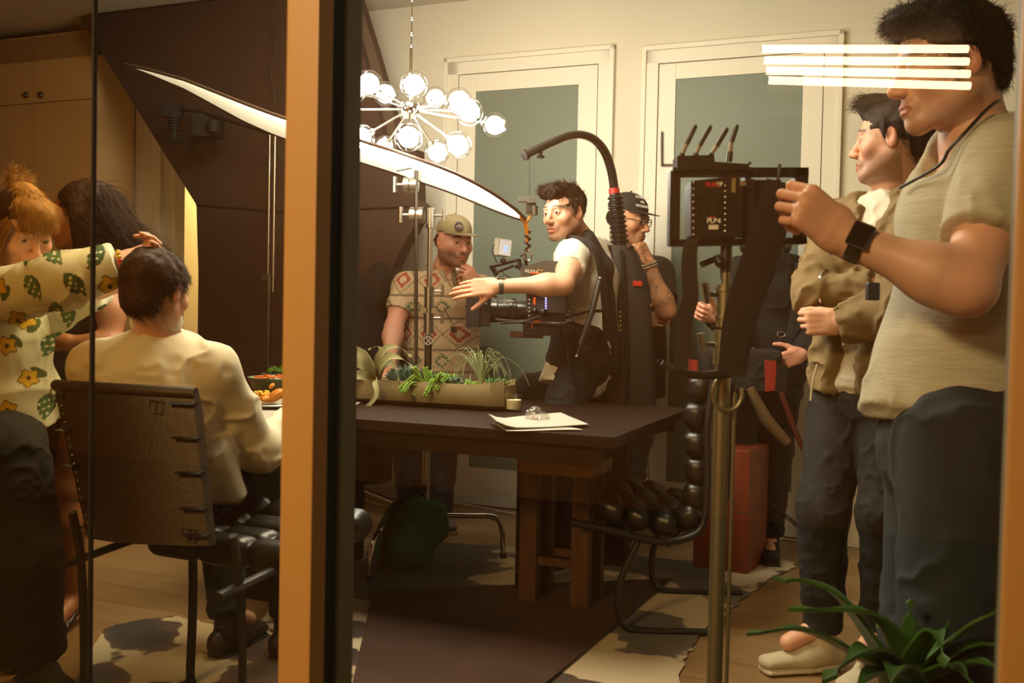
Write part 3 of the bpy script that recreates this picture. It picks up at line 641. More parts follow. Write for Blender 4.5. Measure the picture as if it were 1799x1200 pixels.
def planter():
    d = 3.78; L = T(560, 712); R_ = T(900, 716)
    ax = RV(1, 0); c0 = RV(UV(T(735, 712))[0], TV0+.57, ZT); u0 = UV(P(520, 690, d))[0]-.10
    A = c0-ax*.62; uB = UV(P(877, 690, 3.72))[0]; B = RV(uB, TV0+.57, ZT); LL = (B-A).length
    t = thing('trough_planter', 'long low tan clay trough planter filled with succulents and air plants on the table', 'planter', (c0.x, c0.y, ZT))
    prof = [(-.5, .112), (-.48, .125), (-.42, .112), (-.36, .098)]
    b = BM(); rings = []; vd = RV(0, 1); N = 24
    for i in range(N+1):
        x = i/N; e = min(1, x/.05, (1-x)/.05); e = math.sqrt(max(.02, 1-(1-e)**2)); lift = .022*max(0, (x-.86)/.14)**2+.012*max(0, (.1-x)/.1)**2
        p = A+ax*(LL*x); ring = []
        H = .098+lift; W = .095*(.55+.45*e)
        sec = [(-W*.55, 0.002), (-W*.92, .02), (-W*1.05, .055), (-W, H*.9), (-W*.98, H), (-W*.88, H), (-W*.86, H*.8), (W*.86, H*.8), (W*.88, H), (W*.98, H), (W, H*.9), (W*1.05, .055), (W*.92, .02), (W*.55, .002)]
        rings.append([b.verts.new(p+vd*y+Vector((0, 0, z))) for (y, z) in sec])
    for a, c in zip(rings, rings[1:]):
        n = len(a)
        for k in range(n): b.faces.new((a[k], c[k], c[(k+1) % n], a[(k+1) % n]))
    b.faces.new(rings[0]); b.faces.new(rings[-1][::-1])
    obj('trough', b, mat('clay', '7d6e4c', .6, bump=(30, .15), var=(6, .12)), t, smooth=True)
    return A, B, ax, vd
PA, PB, PAX, PVD = planter()
PZ = ZT+.085
def plt(px, off=0, z=PZ):               # a point in the trough under a pixel column
    q = P(px, 680, 3.75); u = UV(q)[0]
    for _ in range(6):
        q = RV(u, TV0+.57+off, z); pr = CM.inverted() @ q; x = 899.5+F_PX*pr.x/-pr.z; u += (px-x)/F_PX*3.8
    return RV(u, TV0+.57+off, z)
mat('leaf_pale', '8f9a72', .5, var=(8, .15)); mat('leaf_curl', '8b8760', .55, var=(8, .15)); mat('leaf_bright', '6f9030', .5, var=(20, .2)); mat('leaf_green', '3c6b30', .4, var=(9, .2)); mat('leaf_blue', '4a6656', .6, var=(30, .2)); mat('leaf_deep', '35551e', .35, var=(5, .25))
def R3(a=-1, b=1): return random.uniform(a, b)
# curly air plant
o = plt(664, -.03, PZ+.01); t = thing('curly_air_plant', 'big pale curly air plant spilling over the left of the planter', 'plant', o)
curls = [[(0, 0), (-.03, .05), (-.09, .075), (-.14, .04), (-.15, -.03), (-.12, -.085), (-.06, -.115), (-.01, -.105)],
         [(0, 0), (-.02, .06), (-.07, .09), (-.13, .09), (-.17, .05)], [(0, 0), (.0, .07), (-.04, .12), (-.09, .11), (-.12, .08)],
         [(0, 0), (.02, .06), (.0, .12), (-.03, .13)], [(0, 0), (.03, .05), (.05, .10), (.02, .135), (-.02, .12)], [(0, 0), (.04, .05), (.08, .075), (.11, .05), (.12, 0)],
         [(0, 0), (.05, .06), (.10, .10), (.15, .09), (.19, .06)], [(0, 0), (.04, .0), (.06, -.05), (.02, -.10), (-.03, -.12), (-.07, -.10), (-.05, -.06)],
         [(0, 0), (-.03, -.02), (-.08, -.07), (-.06, -.12), (0, -.135), (.05, -.13)], [(0, 0), (.03, .08), (.07, .13), (.12, .135), (.17, .10)], [(0, 0), (-.04, .02), (-.10, .0), (-.13, -.06), (-.10, -.10)]]
for k, cpts in enumerate(curls):
    b = BM(); yo = -.02-.012*(k % 4); pts = [o+PAX*x*1.12+Vector((0, 0, z))+PVD*(yo*min(1, i*.8)*2.2) for i, (x, z) in enumerate(cpts)]
    leaf(b, pts, .040 if k != 7 else .022, .3, up=-PVD+Vector((0, 0, .3)), ends=(.35, .02), n=6); obj('leaf', b, 'leaf_curl', t, smooth=True)
# small spiky plant at the left edge
for (px, lab, cx, n_, mm, wl, hh, off) in ((622, 'small spiky green plant behind the curly air plant', 0, 16, 'leaf_green', .010, .11, .03), (604, 'pale stringy air plant at the far left end seen in the planter', 0, 26, 'leaf_pale', .004, .08, -.02), (845, 'tall spidery air plant with long arching pale green leaves in the planter', 1, 34, 'leaf_pale', .008, .17, -.01)):
    o = plt(px, off); t = thing('air_plant', lab, 'plant', o)
    for k in range(n_):
        b = BM(); a = 2*PI*k/n_+R3()*.2; L_ = hh*R3(.75, 1.15); out = R3(.35, 1.0) if cx else R3(.2, .8); dv = PAX*math.cos(a)*(1.15 if cx else 1)+PVD*math.sin(a)*.5
        top = L_*(1.05-out*.42); pts = [o, o+dv*L_*.18*out+Vector((0, 0, top*.55)), o+dv*L_*.5*out+Vector((0, 0, top)), o+dv*L_*.92*out+Vector((0, 0, top*(1-.35*out))), o+dv*L_*1.15*out+Vector((0, 0, top*(.72-.75*out)+.01))]
        leaf(b, pts, wl, .3, ends=(.45, .02)); obj('leaf', b, mm, t, smooth=True)
# blue-green sedum tufts, one clump
def clump(px, lab, m, n_, spread, stem, lw, ll, off=0, droop=0, name='sedum'):
    o = plt(px, off); t = thing(name, lab, 'plant', o); st = []
    for k in range(n_):
        a = R3(0, 2*PI); r = R3(0, 1)**.5; base = o+PAX*math.cos(a)*r*spread*.6+PVD*math.sin(a)*.04*r; dv = (PAX*math.cos(a)*r*1.1+PVD*math.sin(a)*r*.6+Vector((0, 0, 1.0-.3*r-droop*max(0, R3())))).normalized()
        tip = base+dv*stem*R3(.6, 1.1); b = BM(); N = 14
        if droop and R3() > .3: mid = base+dv*stem*.6; tip = mid-PVD*.05+Vector((R3()*.03, 0, -R3(.02, .07)))-PVD*.02; path = spline([base, mid, tip], 8)
        else: path = [base.lerp(tip, i/N) for i in range(N+1)]
        for i, p in enumerate(path[1:]):
            for j in range(5):
                an = j*2*PI/5+i*1.1; d2 = (path[-1]-base).normalized(); x, y = frame_z(d2); dd = x*math.cos(an)+y*math.sin(an)+d2*.5
                q = p+dd*ll*.6; sph(b, q, ll*.5, 6, (lw/ll, lw/ll, 1), dd.to_track_quat('Z', 'Y').to_matrix())
        obj('stem', b, m, t, smooth=True)
clump(716, 'blue-green needle-leaved sedum in the planter beside the curly air plant', 'leaf_blue', 13, .055, .065, .004, .020, -.02)
clump(752, 'bright yellow-green burro tail succulent trailing over the front of the planter', 'leaf_bright', 13, .07, .07, .0075, .011, -.05, .8, 'burro_tail')
clump(785, 'bright yellow-green bead-leaved succulent at the middle of the planter', 'leaf_bright', 9, .06, .055, .0075, .011, -.01, .3, 'burro_tail')
clump(815, 'small patch of yellow-green bead succulent beside the spidery air plant', 'leaf_bright', 5, .03, .035, .0065, .010, -.05, .4, 'burro_tail')
def rosette(px, lab, m, n_, size, off=0, w_=.03):
    o = plt(px, off, PZ); t = thing('succulent', lab, 'plant', o)
    for k in range(n_):
        a = k*2.4; el = .35+.9*k/n_; dv = (PAX*math.cos(a)+PVD*math.sin(a)*.8); L_ = size*(1-.4*k/n_); b = BM()
        pts = [o, o+dv*L_*.5*math.cos(el)+Vector((0, 0, L_*.5*math.sin(el)+.005)), o+dv*L_*math.cos(el)+Vector((0, 0, L_*math.sin(el)+.012))]
        leaf(b, pts, w_, .35, ends=(.3, .02), n=5); obj('leaf', b, m, t, smooth=True)
rosette(768, 'broad-leaved green succulent standing up in the middle of the planter', 'leaf_green', 7, .085, -.04, .028)
rosette(800, 'pale blue-green broad succulent low in the planter', 'leaf_blue', 8, .06, -.05, .032)
rosette(866, 'glossy dark green leafy succulent near the right end of the planter', 'leaf_green', 12, .062, -.04, .032)
rosette(878, 'small green leafy succulent at the far right end of the planter', 'leaf_green', 10, .06, -.01, .028)
# ================================================================== things on the table
def sheet(name, pts_px, lab, cat, z=.0, th=.0015, m='paper', lift=None, curl=0):
    b = BM(); p = [G(x, y, ZT+z) for x, y in pts_px]; n = 10
    # bilinear sheet with gentle waves
    g0, g1 = [], []
    for i in range(n+1):
        r0, r1 = [], []
        for j in range(n+1):
            s, t = i/n, j/n; q = p[0]*(1-s)*(1-t)+p[1]*s*(1-t)+p[2]*s*t+p[3]*(1-s)*t
            q = q+Vector((0, 0, .0015*(1+math.sin(5*s+3*t+z*900))+curl*(max(0, .25-s)/.25)**2)); r0.append(b.verts.new(q)); r1.append(b.verts.new(q+Vector((0, 0, th))))
        g0.append(r0); g1.append(r1)
    for i in range(n):
        for j in range(n):
            b.faces.new((g1[i][j], g1[i+1][j], g1[i+1][j+1], g1[i][j+1])); b.faces.new((g0[i][j], g0[i][j+1], g0[i+1][j+1], g0[i+1][j]))
    for i in range(n):
        for (j, f) in ((0, 1), (n, -1)):
            fs = (g0[i][j], g0[i+1][j], g1[i+1][j], g1[i][j]); b.faces.new(fs[::f])
            fs = (g0[j][i], g1[j][i], g1[j][i+1], g0[j][i+1]); b.faces.new(fs[::f])
    bmesh.ops.recalc_face_normals(b, faces=b.faces); o = obj(name, b, m, smooth=True); tag(o, lab, cat); return o
mat('paper', 'aca69c', .8); mat('napkin', '9c9690', .85)
sheet('napkin', [(864, 745), (1000, 752), (1022, 756), (882, 757)][0:2]+[(1024, 757), (890, 758)], 'lowest white paper napkin of the pile near the table edge', 'napkin', .001)
sheet('napkin', [(858, 740), (985, 726), (1034, 748), (872, 755)], 'white folded paper napkin with a lifted left edge under the crumpled plastic wrap', 'napkin', .006, .003, curl=.022)
sheet('napkin', [(575, 712), (634, 708), (606, 727), (560, 731)], 'white folded paper napkin at the left, under the spoon', 'napkin', .001, .004)
# crumpled wrap
f = Field(); c = T(938, 742)+Vector((0, 0, .028)); f.ell(c, (.032, .028, .026), k=.01); f.ell(c+Vector((.035, 0, -.012)), (.016, .014, .016), k=.02)
v, q = f.mesh(.003, 0); n_ = normals(v, q); v = v+n_*(.012*fbm(v*60, 3, 5))[:, None]; wrp = np_obj('plastic_wrap', v, q, glass_mat('wrap_plastic', (.93, .91, .87), .22, .12, .9)); tag(wrp, 'crumpled clear plastic wrap ball with red and white print on the napkins', 'plastic wrap')
b = BM(); 
for k in range(3): p = c+Vector((-.006+.009*k, -.020, -.012)); tube(b, [p+Vector((0, 0, -.006)), p+Vector((.004, -.002, .008))], .003, 6, flat=(1, .4))
obj('red_print', b, 'red_ink', wrp)
# candle
c = T(902, 723); t = thing('votive_candle', 'small clear glass votive with a cream candle on the table', 'candle', c)
b = BM(); lathe(b, [(.001, .0), (.029, 0), (.031, .004), (.0335, .066), (.030, .066), (.0285, .010), (.001, .010)], c, n=32); obj('glass', b, 'thin_glass', t, smooth=True)
b = BM(); lathe(b, [(.001, .0105), (.0275, .0105), (.029, .045), (.026, .044), (.001, .043)], c, n=28); obj('wax', b, mat('wax', 'e6dcb8', .5, sss=.3), t, smooth=True); b = BM(); cyl(b, c+Vector((0, 0, .04)), c+Vector((0, 0, .052)), .001, 6); obj('wick', b, 'black_matte', t)
# drinking glass, spoon, wooden spoon handle
c = T(592, 706); t = thing('drinking_glass', 'tall clear drinking glass half hidden by the window post', 'glass', c)
b = BM(); lathe(b, [(.001, 0), (.026, 0), (.028, .004), (.031, .155), (.029, .155), (.026, .012), (.001, .012)], c, n=32); obj('glass', b, 'thin_glass', t, smooth=True)
b = BM(); lathe(b, [(.001, .0125), (.0255, .0125), (.0275, .095), (.001, .095)], c, n=28); obj('water', b, glass_mat('water', (.93, .94, .93), .03, 0, .5), t, smooth=True)
c = T(598, 718)+Vector((0, 0, .012)); b = BM(); sph(b, c, .02, 14, (1.1, .8, .35)); tube(b, spline([c, c+Vector((-.06, .01, .006)), c+Vector((-.13, .02, .001))], 5), .0035, 8, flat=(1, .5)); o = obj('spoon', b, 'chrome', smooth=True); tag(o, 'shiny steel spoon resting on the left napkin', 'spoon')
b = BM(); tube(b, [P(614, 588, 3.9), P(590, 640, 3.85), P(575, 676, 3.8)], .006, 8); o = obj('wooden_spoon', b, 'honey_wood', smooth=True); tag(o, 'wooden spoon handle leaning up beside the window post', 'wooden spoon')
# food
def bowl(px, py, r, h, lab, m):
    c = G(px, py, ZT); t = thing('salad_bowl', lab, 'bowl', c); b = BM()
    lathe(b, [(.001, 0), (r*.45, 0), (r*.5, .006), (r*.82, h*.45), (r, h), (r*.96, h), (r*.76, h*.45), (r*.4, .012), (.001, .010)], c, n=36); obj('bowl', b, m, t, smooth=True); return t, c
def blobs(name, lab, cat, c, pts, m, grp=None):
    b = BM()
    for (dx, dy, dz, r, sx, sy, sz) in pts: sph(b, c+Vector((dx, dy, dz)), r, 8, (sx, sy, sz), Matrix.Rotation(R3()*2, 3, 'Z') @ Matrix.Rotation(R3(), 3, 'X'))
    o = obj(name, b, m, smooth=True); tag(o, lab, cat, grp); return o
mat('bowl_green', '7b8c70', .3, coat=.4); mat('bowl_grey', '8c9080', .35, coat=.3); mat('plate_glaze', 'a09a8c', .3, coat=.3)
mat('food_gold', 'b8701c', .55, bump=(80, .5)); mat('corn_yellow', 'c9951c', .5); mat('tomato', 'b02c14', .3); mat('lettuce', '4c7a1e', .5, var=(20, .3)); mat('purple_leaf', '2c1218', .5); mat('carrot', 'c05a14', .5)
t, c = bowl(488, 698, .125, .085, 'green-grey glazed salad bowl in front of the smaller back bowl, beside the window post', 'bowl_green')
blobs('carrot_salad', 'shredded carrot and herbs heaped in the larger salad bowl', 'salad', c, [(R3()*.08, R3()*.08, .082+R3(0, .008), .016, 1.8, .25, .25) for _ in range(40)], 'carrot')
t, c2 = bowl(500, 674, .115, .05, 'smaller pale bowl of mixed leaves at the back, beside the window post', 'bowl_grey')
blobs('lettuce_leaves', 'green lettuce leaves in the smaller back bowl', 'salad', c2, [(-.02+R3()*.06, R3()*.05, .055+R3(0, .02), .022, 1.3, .9, .5) for _ in range(18)], 'lettuce')
blobs('red_leaves', 'dark purple salad leaves at the left of the smaller back bowl', 'salad', c2, [(-.07+R3()*.02, R3()*.03, .06+R3(0, .022), .013, 1.2, .9, .6) for _ in range(12)], 'purple_leaf')
blobs('cherry_tomato', 'red cherry tomato at the right of the smaller back bowl', 'tomato', c2, [(.035, -.05, .062, .017, 1, 1, .9)], 'tomato')
c = G(478, 717, ZT); t = thing('dinner_plate', 'beige stoneware plate of roast chicken on the table beside the seated man', 'plate', c); b = BM(); lathe(b, [(.001, 0), (.08, 0), (.09, .006), (.135, .020), (.132, .024), (.085, .011), (.001, .009)], c, n=40); obj('plate', b, 'plate_glaze', t, smooth=True)
blobs('roast_chicken', 'golden roast chicken pieces piled on the beige plate', 'chicken', c, [(-.045+R3()*.04, R3()*.05, .028+R3(0, .012), .026, 1.3, .8, .6) for _ in range(7)]+[(.02, -.03, .05, .026, .8, .8, 1.5), (.005, -.03, .085, .009, 1, 1, 1.6), (.07, -.02, .035, .03, 1, .8, .7)], 'food_gold')
blobs('corn_kernels', 'yellow corn kernels behind the roast chicken on the plate', 'corn', c, [(-.03+R3()*.05, .035+R3()*.03, .035+R3(0, .022), .006, 1, 1, 1) for _ in range(70)], 'corn_yellow')
sheet('placemat', [(440, 722), (560, 722), (545, 742), (455, 740)], 'pale folded napkin under the near edge of the dinner plate', 'napkin', .0005, .002, 'napkin')
# ================================================================== rugs
def rug_mat(name, dark, light, brown, sc, th, seed):
    m = bpy.data.materials.new(name); m.use_nodes = True; nt = m.node_tree; b = nt.nodes['Principled BSDF']; MATS[name] = m; b.inputs['Roughness'].default_value = .85; b.inputs['Sheen Weight'].default_value = .2
    g = nt.nodes.new('ShaderNodeTexCoord'); mp = nt.nodes.new('ShaderNodeMapping'); mp.inputs['Location'].default_value = (seed, seed*.7, 0); nt.links.new(g.outputs['Object'], mp.inputs[0])
    n = nt.nodes.new('ShaderNodeTexNoise'); n.inputs['Scale'].default_value = sc; n.inputs['Detail'].default_value = 4; n.inputs['Roughness'].default_value = .45; nt.links.new(mp.outputs[0], n.inputs['Vector'])
    cr = nt.nodes.new('ShaderNodeValToRGB'); e = cr.color_ramp.elements; e[0].position = th; e[0].color = (*hexc(light), 1); e[1].position = th+.012; e[1].color = (*hexc(brown), 1); x = e.new(th+.07); x.color = (*hexc(dark), 1)
    nt.links.new(n.outputs['Fac'], cr.inputs[0]); nt.links.new(cr.outputs[0], b.inputs['Base Color'])
    n2 = nt.nodes.new('ShaderNodeTexNoise'); n2.inputs['Scale'].default_value = 300; bp = nt.nodes.new('ShaderNodeBump'); bp.inputs['Strength'].default_value = .4; bp.inputs['Distance'].default_value = .003; nt.links.new(n2.outputs[0], bp.inputs['Height']); nt.links.new(bp.outputs[0], b.inputs['Normal'])
rug_mat('cowhide_a', '1c110a', 'b09c7c', '3a2413', 2.1, .47, 3.1); rug_mat('cowhide_b', '1f130b', 'a8946e', '4a2e18', 2.2, .50, 8.4)
def hide(pts, z, m, lab):
    p = [G(x, y, z) for x, y in pts]; q = spline(p+[p[0]], 10)[:-1]; b = BM()
    q = [x+Vector((R3()*.012, R3()*.012, 0)) for x in q]; prism(b, q, (0, 0, .004)); bmesh.ops.triangulate(b, faces=[f for f in b.faces if len(f.verts) > 4])
    o = obj('cowhide_rug', b, m); tag(o, lab, 'rug'); return o
hide([(540, 968), (640, 948), (760, 953), (880, 960), (1000, 955), (1100, 975), (1240, 988), (1340, 978), (1396, 993), (1350, 1020), (1300, 1060), (1240, 1110), (1200, 1170), (1150, 1290), (700, 1330), (420, 1210), (480, 1060)], .003, 'cowhide_a', 'brown and white cowhide rug under the right half of the table')
hide([(180, 1105), (300, 1085), (420, 1110), (560, 1120), (720, 1200), (800, 1330), (300, 1400), (120, 1250)], .009, 'cowhide_b', 'brown and white cowhide rug under the seated man chair, overlapping the other')
b = BM(); p = [G(x, y, .014) for x, y in ((655, 1040), (1180, 1018), (890, 1260), (600, 1290))]; prism(b, p, (0, 0, .006)); o = obj('dark_reflection_sheet', b, mat('dark_reflection_sheet', '3a2010', .9, bump=(60, .5), var=(3, .2))); tag(o, 'plain dark brown sheet for a dark reflection, on the floor below the near table leg', 'mat')  # dark patch of the glass reflection, laid on the floor as a brown sheet
# ================================================================== wooden seats and boxes
def crate(name, lab, cat, px, py, w_, d_, h, m, ang=0, split=False):
    g = G(px, py, 0); R = Matrix.Rotation(ang, 4, 'Z'); t = thing(name, lab, cat, g)
    b = BM(); box(b, g+Vector((0, 0, h/2)), (w_, d_, h), R); obj('box', b, m, t, bevel=.008)
    b = BM(); box(b, g+Vector((0, 0, h/2)), (w_*1.006, d_*1.006, .008), R); obj('seam', b, 'brown_wood', t)
crate('apple_box', 'tall reddish wooden box seat standing on end beside the black tufted chair', 'wooden box', 1282, 992, .25, .30, .55, 'red_wood', math.radians(-30))
crate('apple_box', 'small brown wooden box on the floor behind the woman in the floral blouse', 'wooden box', 62, 1062, .16, .22, .30, 'brown_wood', math.radians(20))
def stool():
    g = G(1000, 1062, 0); h = P(1000, 806, g.y).z; t = thing('bench_reflection_stool', 'rough amber wooden stool in place of a reflected outdoor bench, beside the right table leg', 'stool', g)  # solid stool added where only an outdoor bench is reflected
    u, v, _ = UV(g); b = BM(); rbox(b, u-.19, u+.12, v-.10, v+.14, h-.055, h); obj('seat', b, 'honey_wood', t, bevel=.01)
    for (du, dv) in ((-.15, -.06), (.06, -.06), (-.15, .10), (.06, .10)):
        b = BM(); rbox(b, u+du-.03, u+du+.04, v+dv-.025, v+dv+.025, 0, h-.05); obj('leg', b, 'brown_wood', t, bevel=.003)
    b = BM(); rbox(b, u-.13, u+.075, v-.07, v-.05, .16, .19); rbox(b, u-.13, u+.075, v+.09, v+.11, .16, .19); obj('stretchers', b, 'brown_wood', t)
stool()
# ================================================================== black tufted sling chairs
mat('black_leather', '0f0d0b', .36, bump=(90, .25), spec=.5); mat('brown_leather', '2a1a0f', .5, bump=(60, .3), var=(4, .1))
def cushions(path, wdir, W, thick, parent, nseg, m='black_leather'):
    """tufted rolls laid along a path"""
    p = spline(path, 10); L = [0]
    for a, c in zip(p, p[1:]): L.append(L[-1]+(c-a).length)
    def at(s):
        for i in range(len(p)-1):
            if L[i+1] >= s or i == len(p)-2: f_ = (s-L[i])/max(L[i+1]-L[i], 1e-6); return p[i].lerp(p[i+1], f_), (p[i+1]-p[i]).normalized()
    step = L[-1]/nseg; wd = Vector(wdir).normalized()
    for k in range(nseg):
        c, d = at((k+.5)*step); nn = d.cross(wd).normalized(); R = basis(wd, d, nn); f = Field()
        nb = 3
        for j in range(nb):
            q = c+wd*W*((j+.5)/nb-.5); f.rb(q, (W/nb*.52, step*.52, thick*.92), R, r=thick*.8, k=.004)
        v, qd = f.mesh(.006, 1); np_obj('cushion', v, qd, m, parent)
def lounge():
    t = thing('lounge_chair', 'empty black tufted lounge chair on a steel frame, left of the tall wooden box', 'chair', G(1150, 960, 0))
    d = 3.75; wd = Vector((.35, .94, 0))
    path = [P(1068, 868, d), P(1120, 882, d), P(1175, 897, d), P(1222, 893, d), P(1240, 850, d), P(1243, 790, d), P(1240, 730, d), P(1252, 655, d)]
    cushions(path, wd, .52, .050, t, 9)
    def fr(off):
        o_ = wd*off; b = BM(); z0 = Vector((0, 0, -.055))
        tube(b, spline([x+o_ for x in (P(1040, 893, d), P(1110, 908, d), P(1190, 925, d), P(1252, 905, d), P(1264, 830, d), P(1264, 740, d), P(1275, 650, d))], 8), .014, 10); obj('side_rail', b, 'black_plastic', t, smooth=True)
        b = BM(); a = P(1150, 925, d)+o_; e = P(1235, 925, d)+o_; tube(b, spline([a, a+Vector((-.06, 0, -.15)), Vector((a.x-.05, a.y, .04)), Vector((a.x+.05, a.y, .014)), Vector((e.x, e.y, .014)), Vector((e.x+.12, e.y, .014))], 8), .013, 10); obj('leg', b, 'black_plastic', t, smooth=True)
    fr(-.27); fr(.27)
    b = BM(); 
    for (x, y) in ((1060, 908), (1200, 930)): cyl(b, P(x, y, d)-wd*.27, P(x, y, d)+wd*.27, .011, 10)
    obj('cross_bars', b, 'black_plastic', t, smooth=True)
lounge()
def strap_chair():
    d = 2.5; t = thing('strapped_armchair', 'dark leather strapped chair with buckles, seen from behind under the man in the white shirt', 'chair', G(270, 1190, 0))
    TL, TR, BR, BL = P(100, 677, 2.62), P(345, 692, 2.42), P(372, 958, 2.32), P(160, 944, 2.52)
    f = Field(); 
    nrm = (TR-TL).cross(BL-TL).normalized(); nrm = -nrm if nrm.y > 0 else nrm
    b = BM(); n = 14; g0, g1 = [], []
    for i in range(n+1):
        s = i/n; A, B = TL.lerp(BL, s), TR.lerp(BR, s); r0, r1 = [], []
        for j in range(n+1):
            x = j/n; p = A.lerp(B, x)-nrm*(.045*math.sin(PI*x))*-1; rr = .010*(1-min(1, s*n/1.2)) ; r0.append(b.verts.new(p+nrm*(.012-rr*.6))); r1.append(b.verts.new(p-nrm*(.016-rr*.6)))
        g0.append(r0); g1.append(r1)
    for i in range(n):
        for j in range(n): b.faces.new((g0[i][j], g0[i][j+1], g0[i+1][j+1], g0[i+1][j])); b.faces.new((g1[i][j], g1[i+1][j], g1[i+1][j+1], g1[i][j+1]))
    for i in range(n):
        b.faces.new((g0[i][0], g0[i+1][0], g1[i+1][0], g1[i][0])); b.faces.new((g0[i+1][n], g0[i][n], g1[i][n], g1[i+1][n])); b.faces.new((g0[0][i+1], g0[0][i], g1[0][i], g1[0][i+1])); b.faces.new((g0[n][i], g0[n][i+1], g1[n][i+1], g1[n][i]))
    bmesh.ops.recalc_face_normals(b, faces=b.faces); bk = obj('backrest', b, 'brown_leather', t, smooth=True)
    def on(s, x, off=.0): A, B = TL.lerp(BL, s), TR.lerp(BR, s); return A.lerp(B, x)+nrm*(.045*math.sin(PI*x)+.014+off)
    def buckle(s, x):
        c = on(s, x, .004); R = basis((TR-TL).normalized(), Vector((0, 0, 1)), -nrm); b = BM(); hw, hh = .019, .016; X, Z = (TR-TL).normalized(), Vector((0, 0, 1))
        tube(b, [c+X*hw-Z*hh, c+X*hw+Z*hh, c-X*hw+Z*hh, c-X*hw-Z*hh], .0022, 6, closed=True); cyl(b, c+Z*hh, c-Z*hh*1.1, .0018, 6); obj('buckle', b, 'steel', bk, smooth=True)
    for (s, x) in ((.07, .03), (.10, .80), (.93, .09), (.93, .90)): buckle(s, x)
    for s in (.07, .30, .53, .76, .93):                        # straps across both edges
        for x0, x1 in ((-.015, .12), (.88, 1.015)):
            b = BM(); pts = [on(s, x0+(x1-x0)*k/4, .002) for k in range(5)]; tube(b, pts, .018, 8, flat=(.15, 1) if abs(frame_z(pts[1]-pts[0])[0].z) > .9 else (1, .15)); obj('strap', b, 'black_leather', bk, smooth=True)
    for k in range(16):
        s = .08+.055*k; b = BM(); sph(b, on(s, .06, .001), .0035, 8); obj('stud', b, 'steel', bk, smooth=True)
    b = BM(); tube(b, [on(.0, x/8, -.012) for x in range(9)], .016, 10); obj('top_roll', b, 'brown_leather', t, smooth=True)
    # seat: tufted cushions, seen at the right of the back
    su = Vector((.34, .94, 0)).normalized(); wd = (TR-TL); wd.z = 0; wd.normalize(); fwd = Vector((-wd.y, wd.x, 0)); fwd = fwd if fwd.y > 0 else -fwd
    c0 = (BL+BR)/2; zs = .53
    path = [Vector((c0.x, c0.y, zs-.02))+fwd*.15+wd*.08, Vector((c0.x, c0.y, zs-.03))+fwd*.26+wd*.08, Vector((c0.x, c0.y, zs-.01))+fwd*.40+wd*.08, Vector((c0.x, c0.y, zs+.03))+fwd*.50+wd*.08]
    cushions(path, wd, .50, .045, t, 4)
    # black flat-bar frame with sled base
    for sgn in (-1, 1):
        o_ = wd*(.26*sgn); B0 = Vector((c0.x, c0.y, 0))+o_; b = BM()
        tube(b, spline([B0+Vector((0, 0, .60)), B0+fwd*.03+Vector((0, 0, .45)), B0+fwd*.04+Vector((0, 0, .12)), B0+fwd*.0+Vector((0, 0, .03)), B0-fwd*.12+Vector((0, 0, .02)), B0-fwd*.42+Vector((0, 0, .02))], 6), .016, 8, flat=(1, .6)); obj('rear_leg', b, 'black_plastic', t, smooth=True)
        b = BM(); tube(b, spline([B0-fwd*.05+Vector((0, 0, zs-.06)), B0+fwd*.34+Vector((0, 0, zs-.04)), B0+fwd*.43+Vector((0, 0, zs-.10)), B0+fwd*.43+Vector((0, 0, .06)), B0+fwd*.40+Vector((0, 0, .02)), B0+Vector((0, 0, .02)), B0-fwd*.42+Vector((0, 0, .02))], 6), .016, 8, flat=(1, .6)); obj('side_frame', b, 'black_plastic', t, smooth=True)
    b = BM(); e = Vector((c0.x, c0.y, .02))-fwd*.42; cyl(b, e-wd*.3, e+wd*.3, .014, 8); e = Vector((c0.x, c0.y, .02))+fwd*.3; cyl(b, e-wd*.3, e+wd*.3, .014, 8); obj('cross_bars', b, 'black_plastic', t, smooth=True)
    return c0, wd, fwd, zs
SC0, SWD, SFWD, SZ = strap_chair()
# ================================================================== plant inside the glass, lower right
def strap_plant():
    c = P(1592, 1320, 1.62); c.z = .42; t = thing('potted_plant', 'green strap-leaved houseplant in the lower right corner just inside the glass', 'plant', (c.x, c.y, 0))
    b = BM(); lathe(b, [(.001, 0), (.10, 0), (.12, .02), (.14, .36), (.13, .37), (.12, .34), (.001, .34)], (c.x, c.y, .02), n=32); obj('pot', b, mat('pot_brown', '3a2a1c', .6), t, smooth=True)
    b = BM(); lathe(b, [(.001, .33), (.118, .33), (.118, .35), (.001, .355)], (c.x, c.y, .02), n=24); obj('soil', b, mat('soil', '1c120a', .95), t)
    tips = [((1358, 1016), (1480, 1050), 1.55, .036), ((1385, 1068), (1540, 1085), 1.50, .040), ((1312, 1112), (1430, 1112), 1.42, .030), ((1445, 1195), (1530, 1140), 1.40, .045), ((1712, 1018), (1660, 1090), 1.62, .030), ((1768, 1062), (1690, 1110), 1.5, .026),
            ((1768, 1128), (1690, 1140), 1.55, .032), ((1770, 1172), (1700, 1165), 1.45, .036), ((1600, 1052), (1598, 1110), 1.58, .030), ((1480, 1230), (1540, 1180), 1.4, .036), ((1660, 1170), (1640, 1110), 1.42, .034), ((1720, 1215), (1670, 1170), 1.4, .03), ((1560, 1230), (1575, 1170), 1.36, .04), ((1620, 1060), (1612, 1120), 1.7, .02), ((1540, 1100), (1570, 1130), 1.75, .025)]
    for (tp, md, dd, w_) in tips:
        b = BM(); o_ = c+Vector((R3()*.03, R3()*.03, 0)); root = P(1592+R3()*14, 1228, 1.6); leaf(b, [o_, root, P(*md, (dd+1.6)/2), P(*tp, dd)], w_*1.5, .35, ends=(.25, .03), n=7); obj('leaf', b, 'leaf_deep', t, smooth=True)
strap_plant()
b = BM(); v_ = 1.158
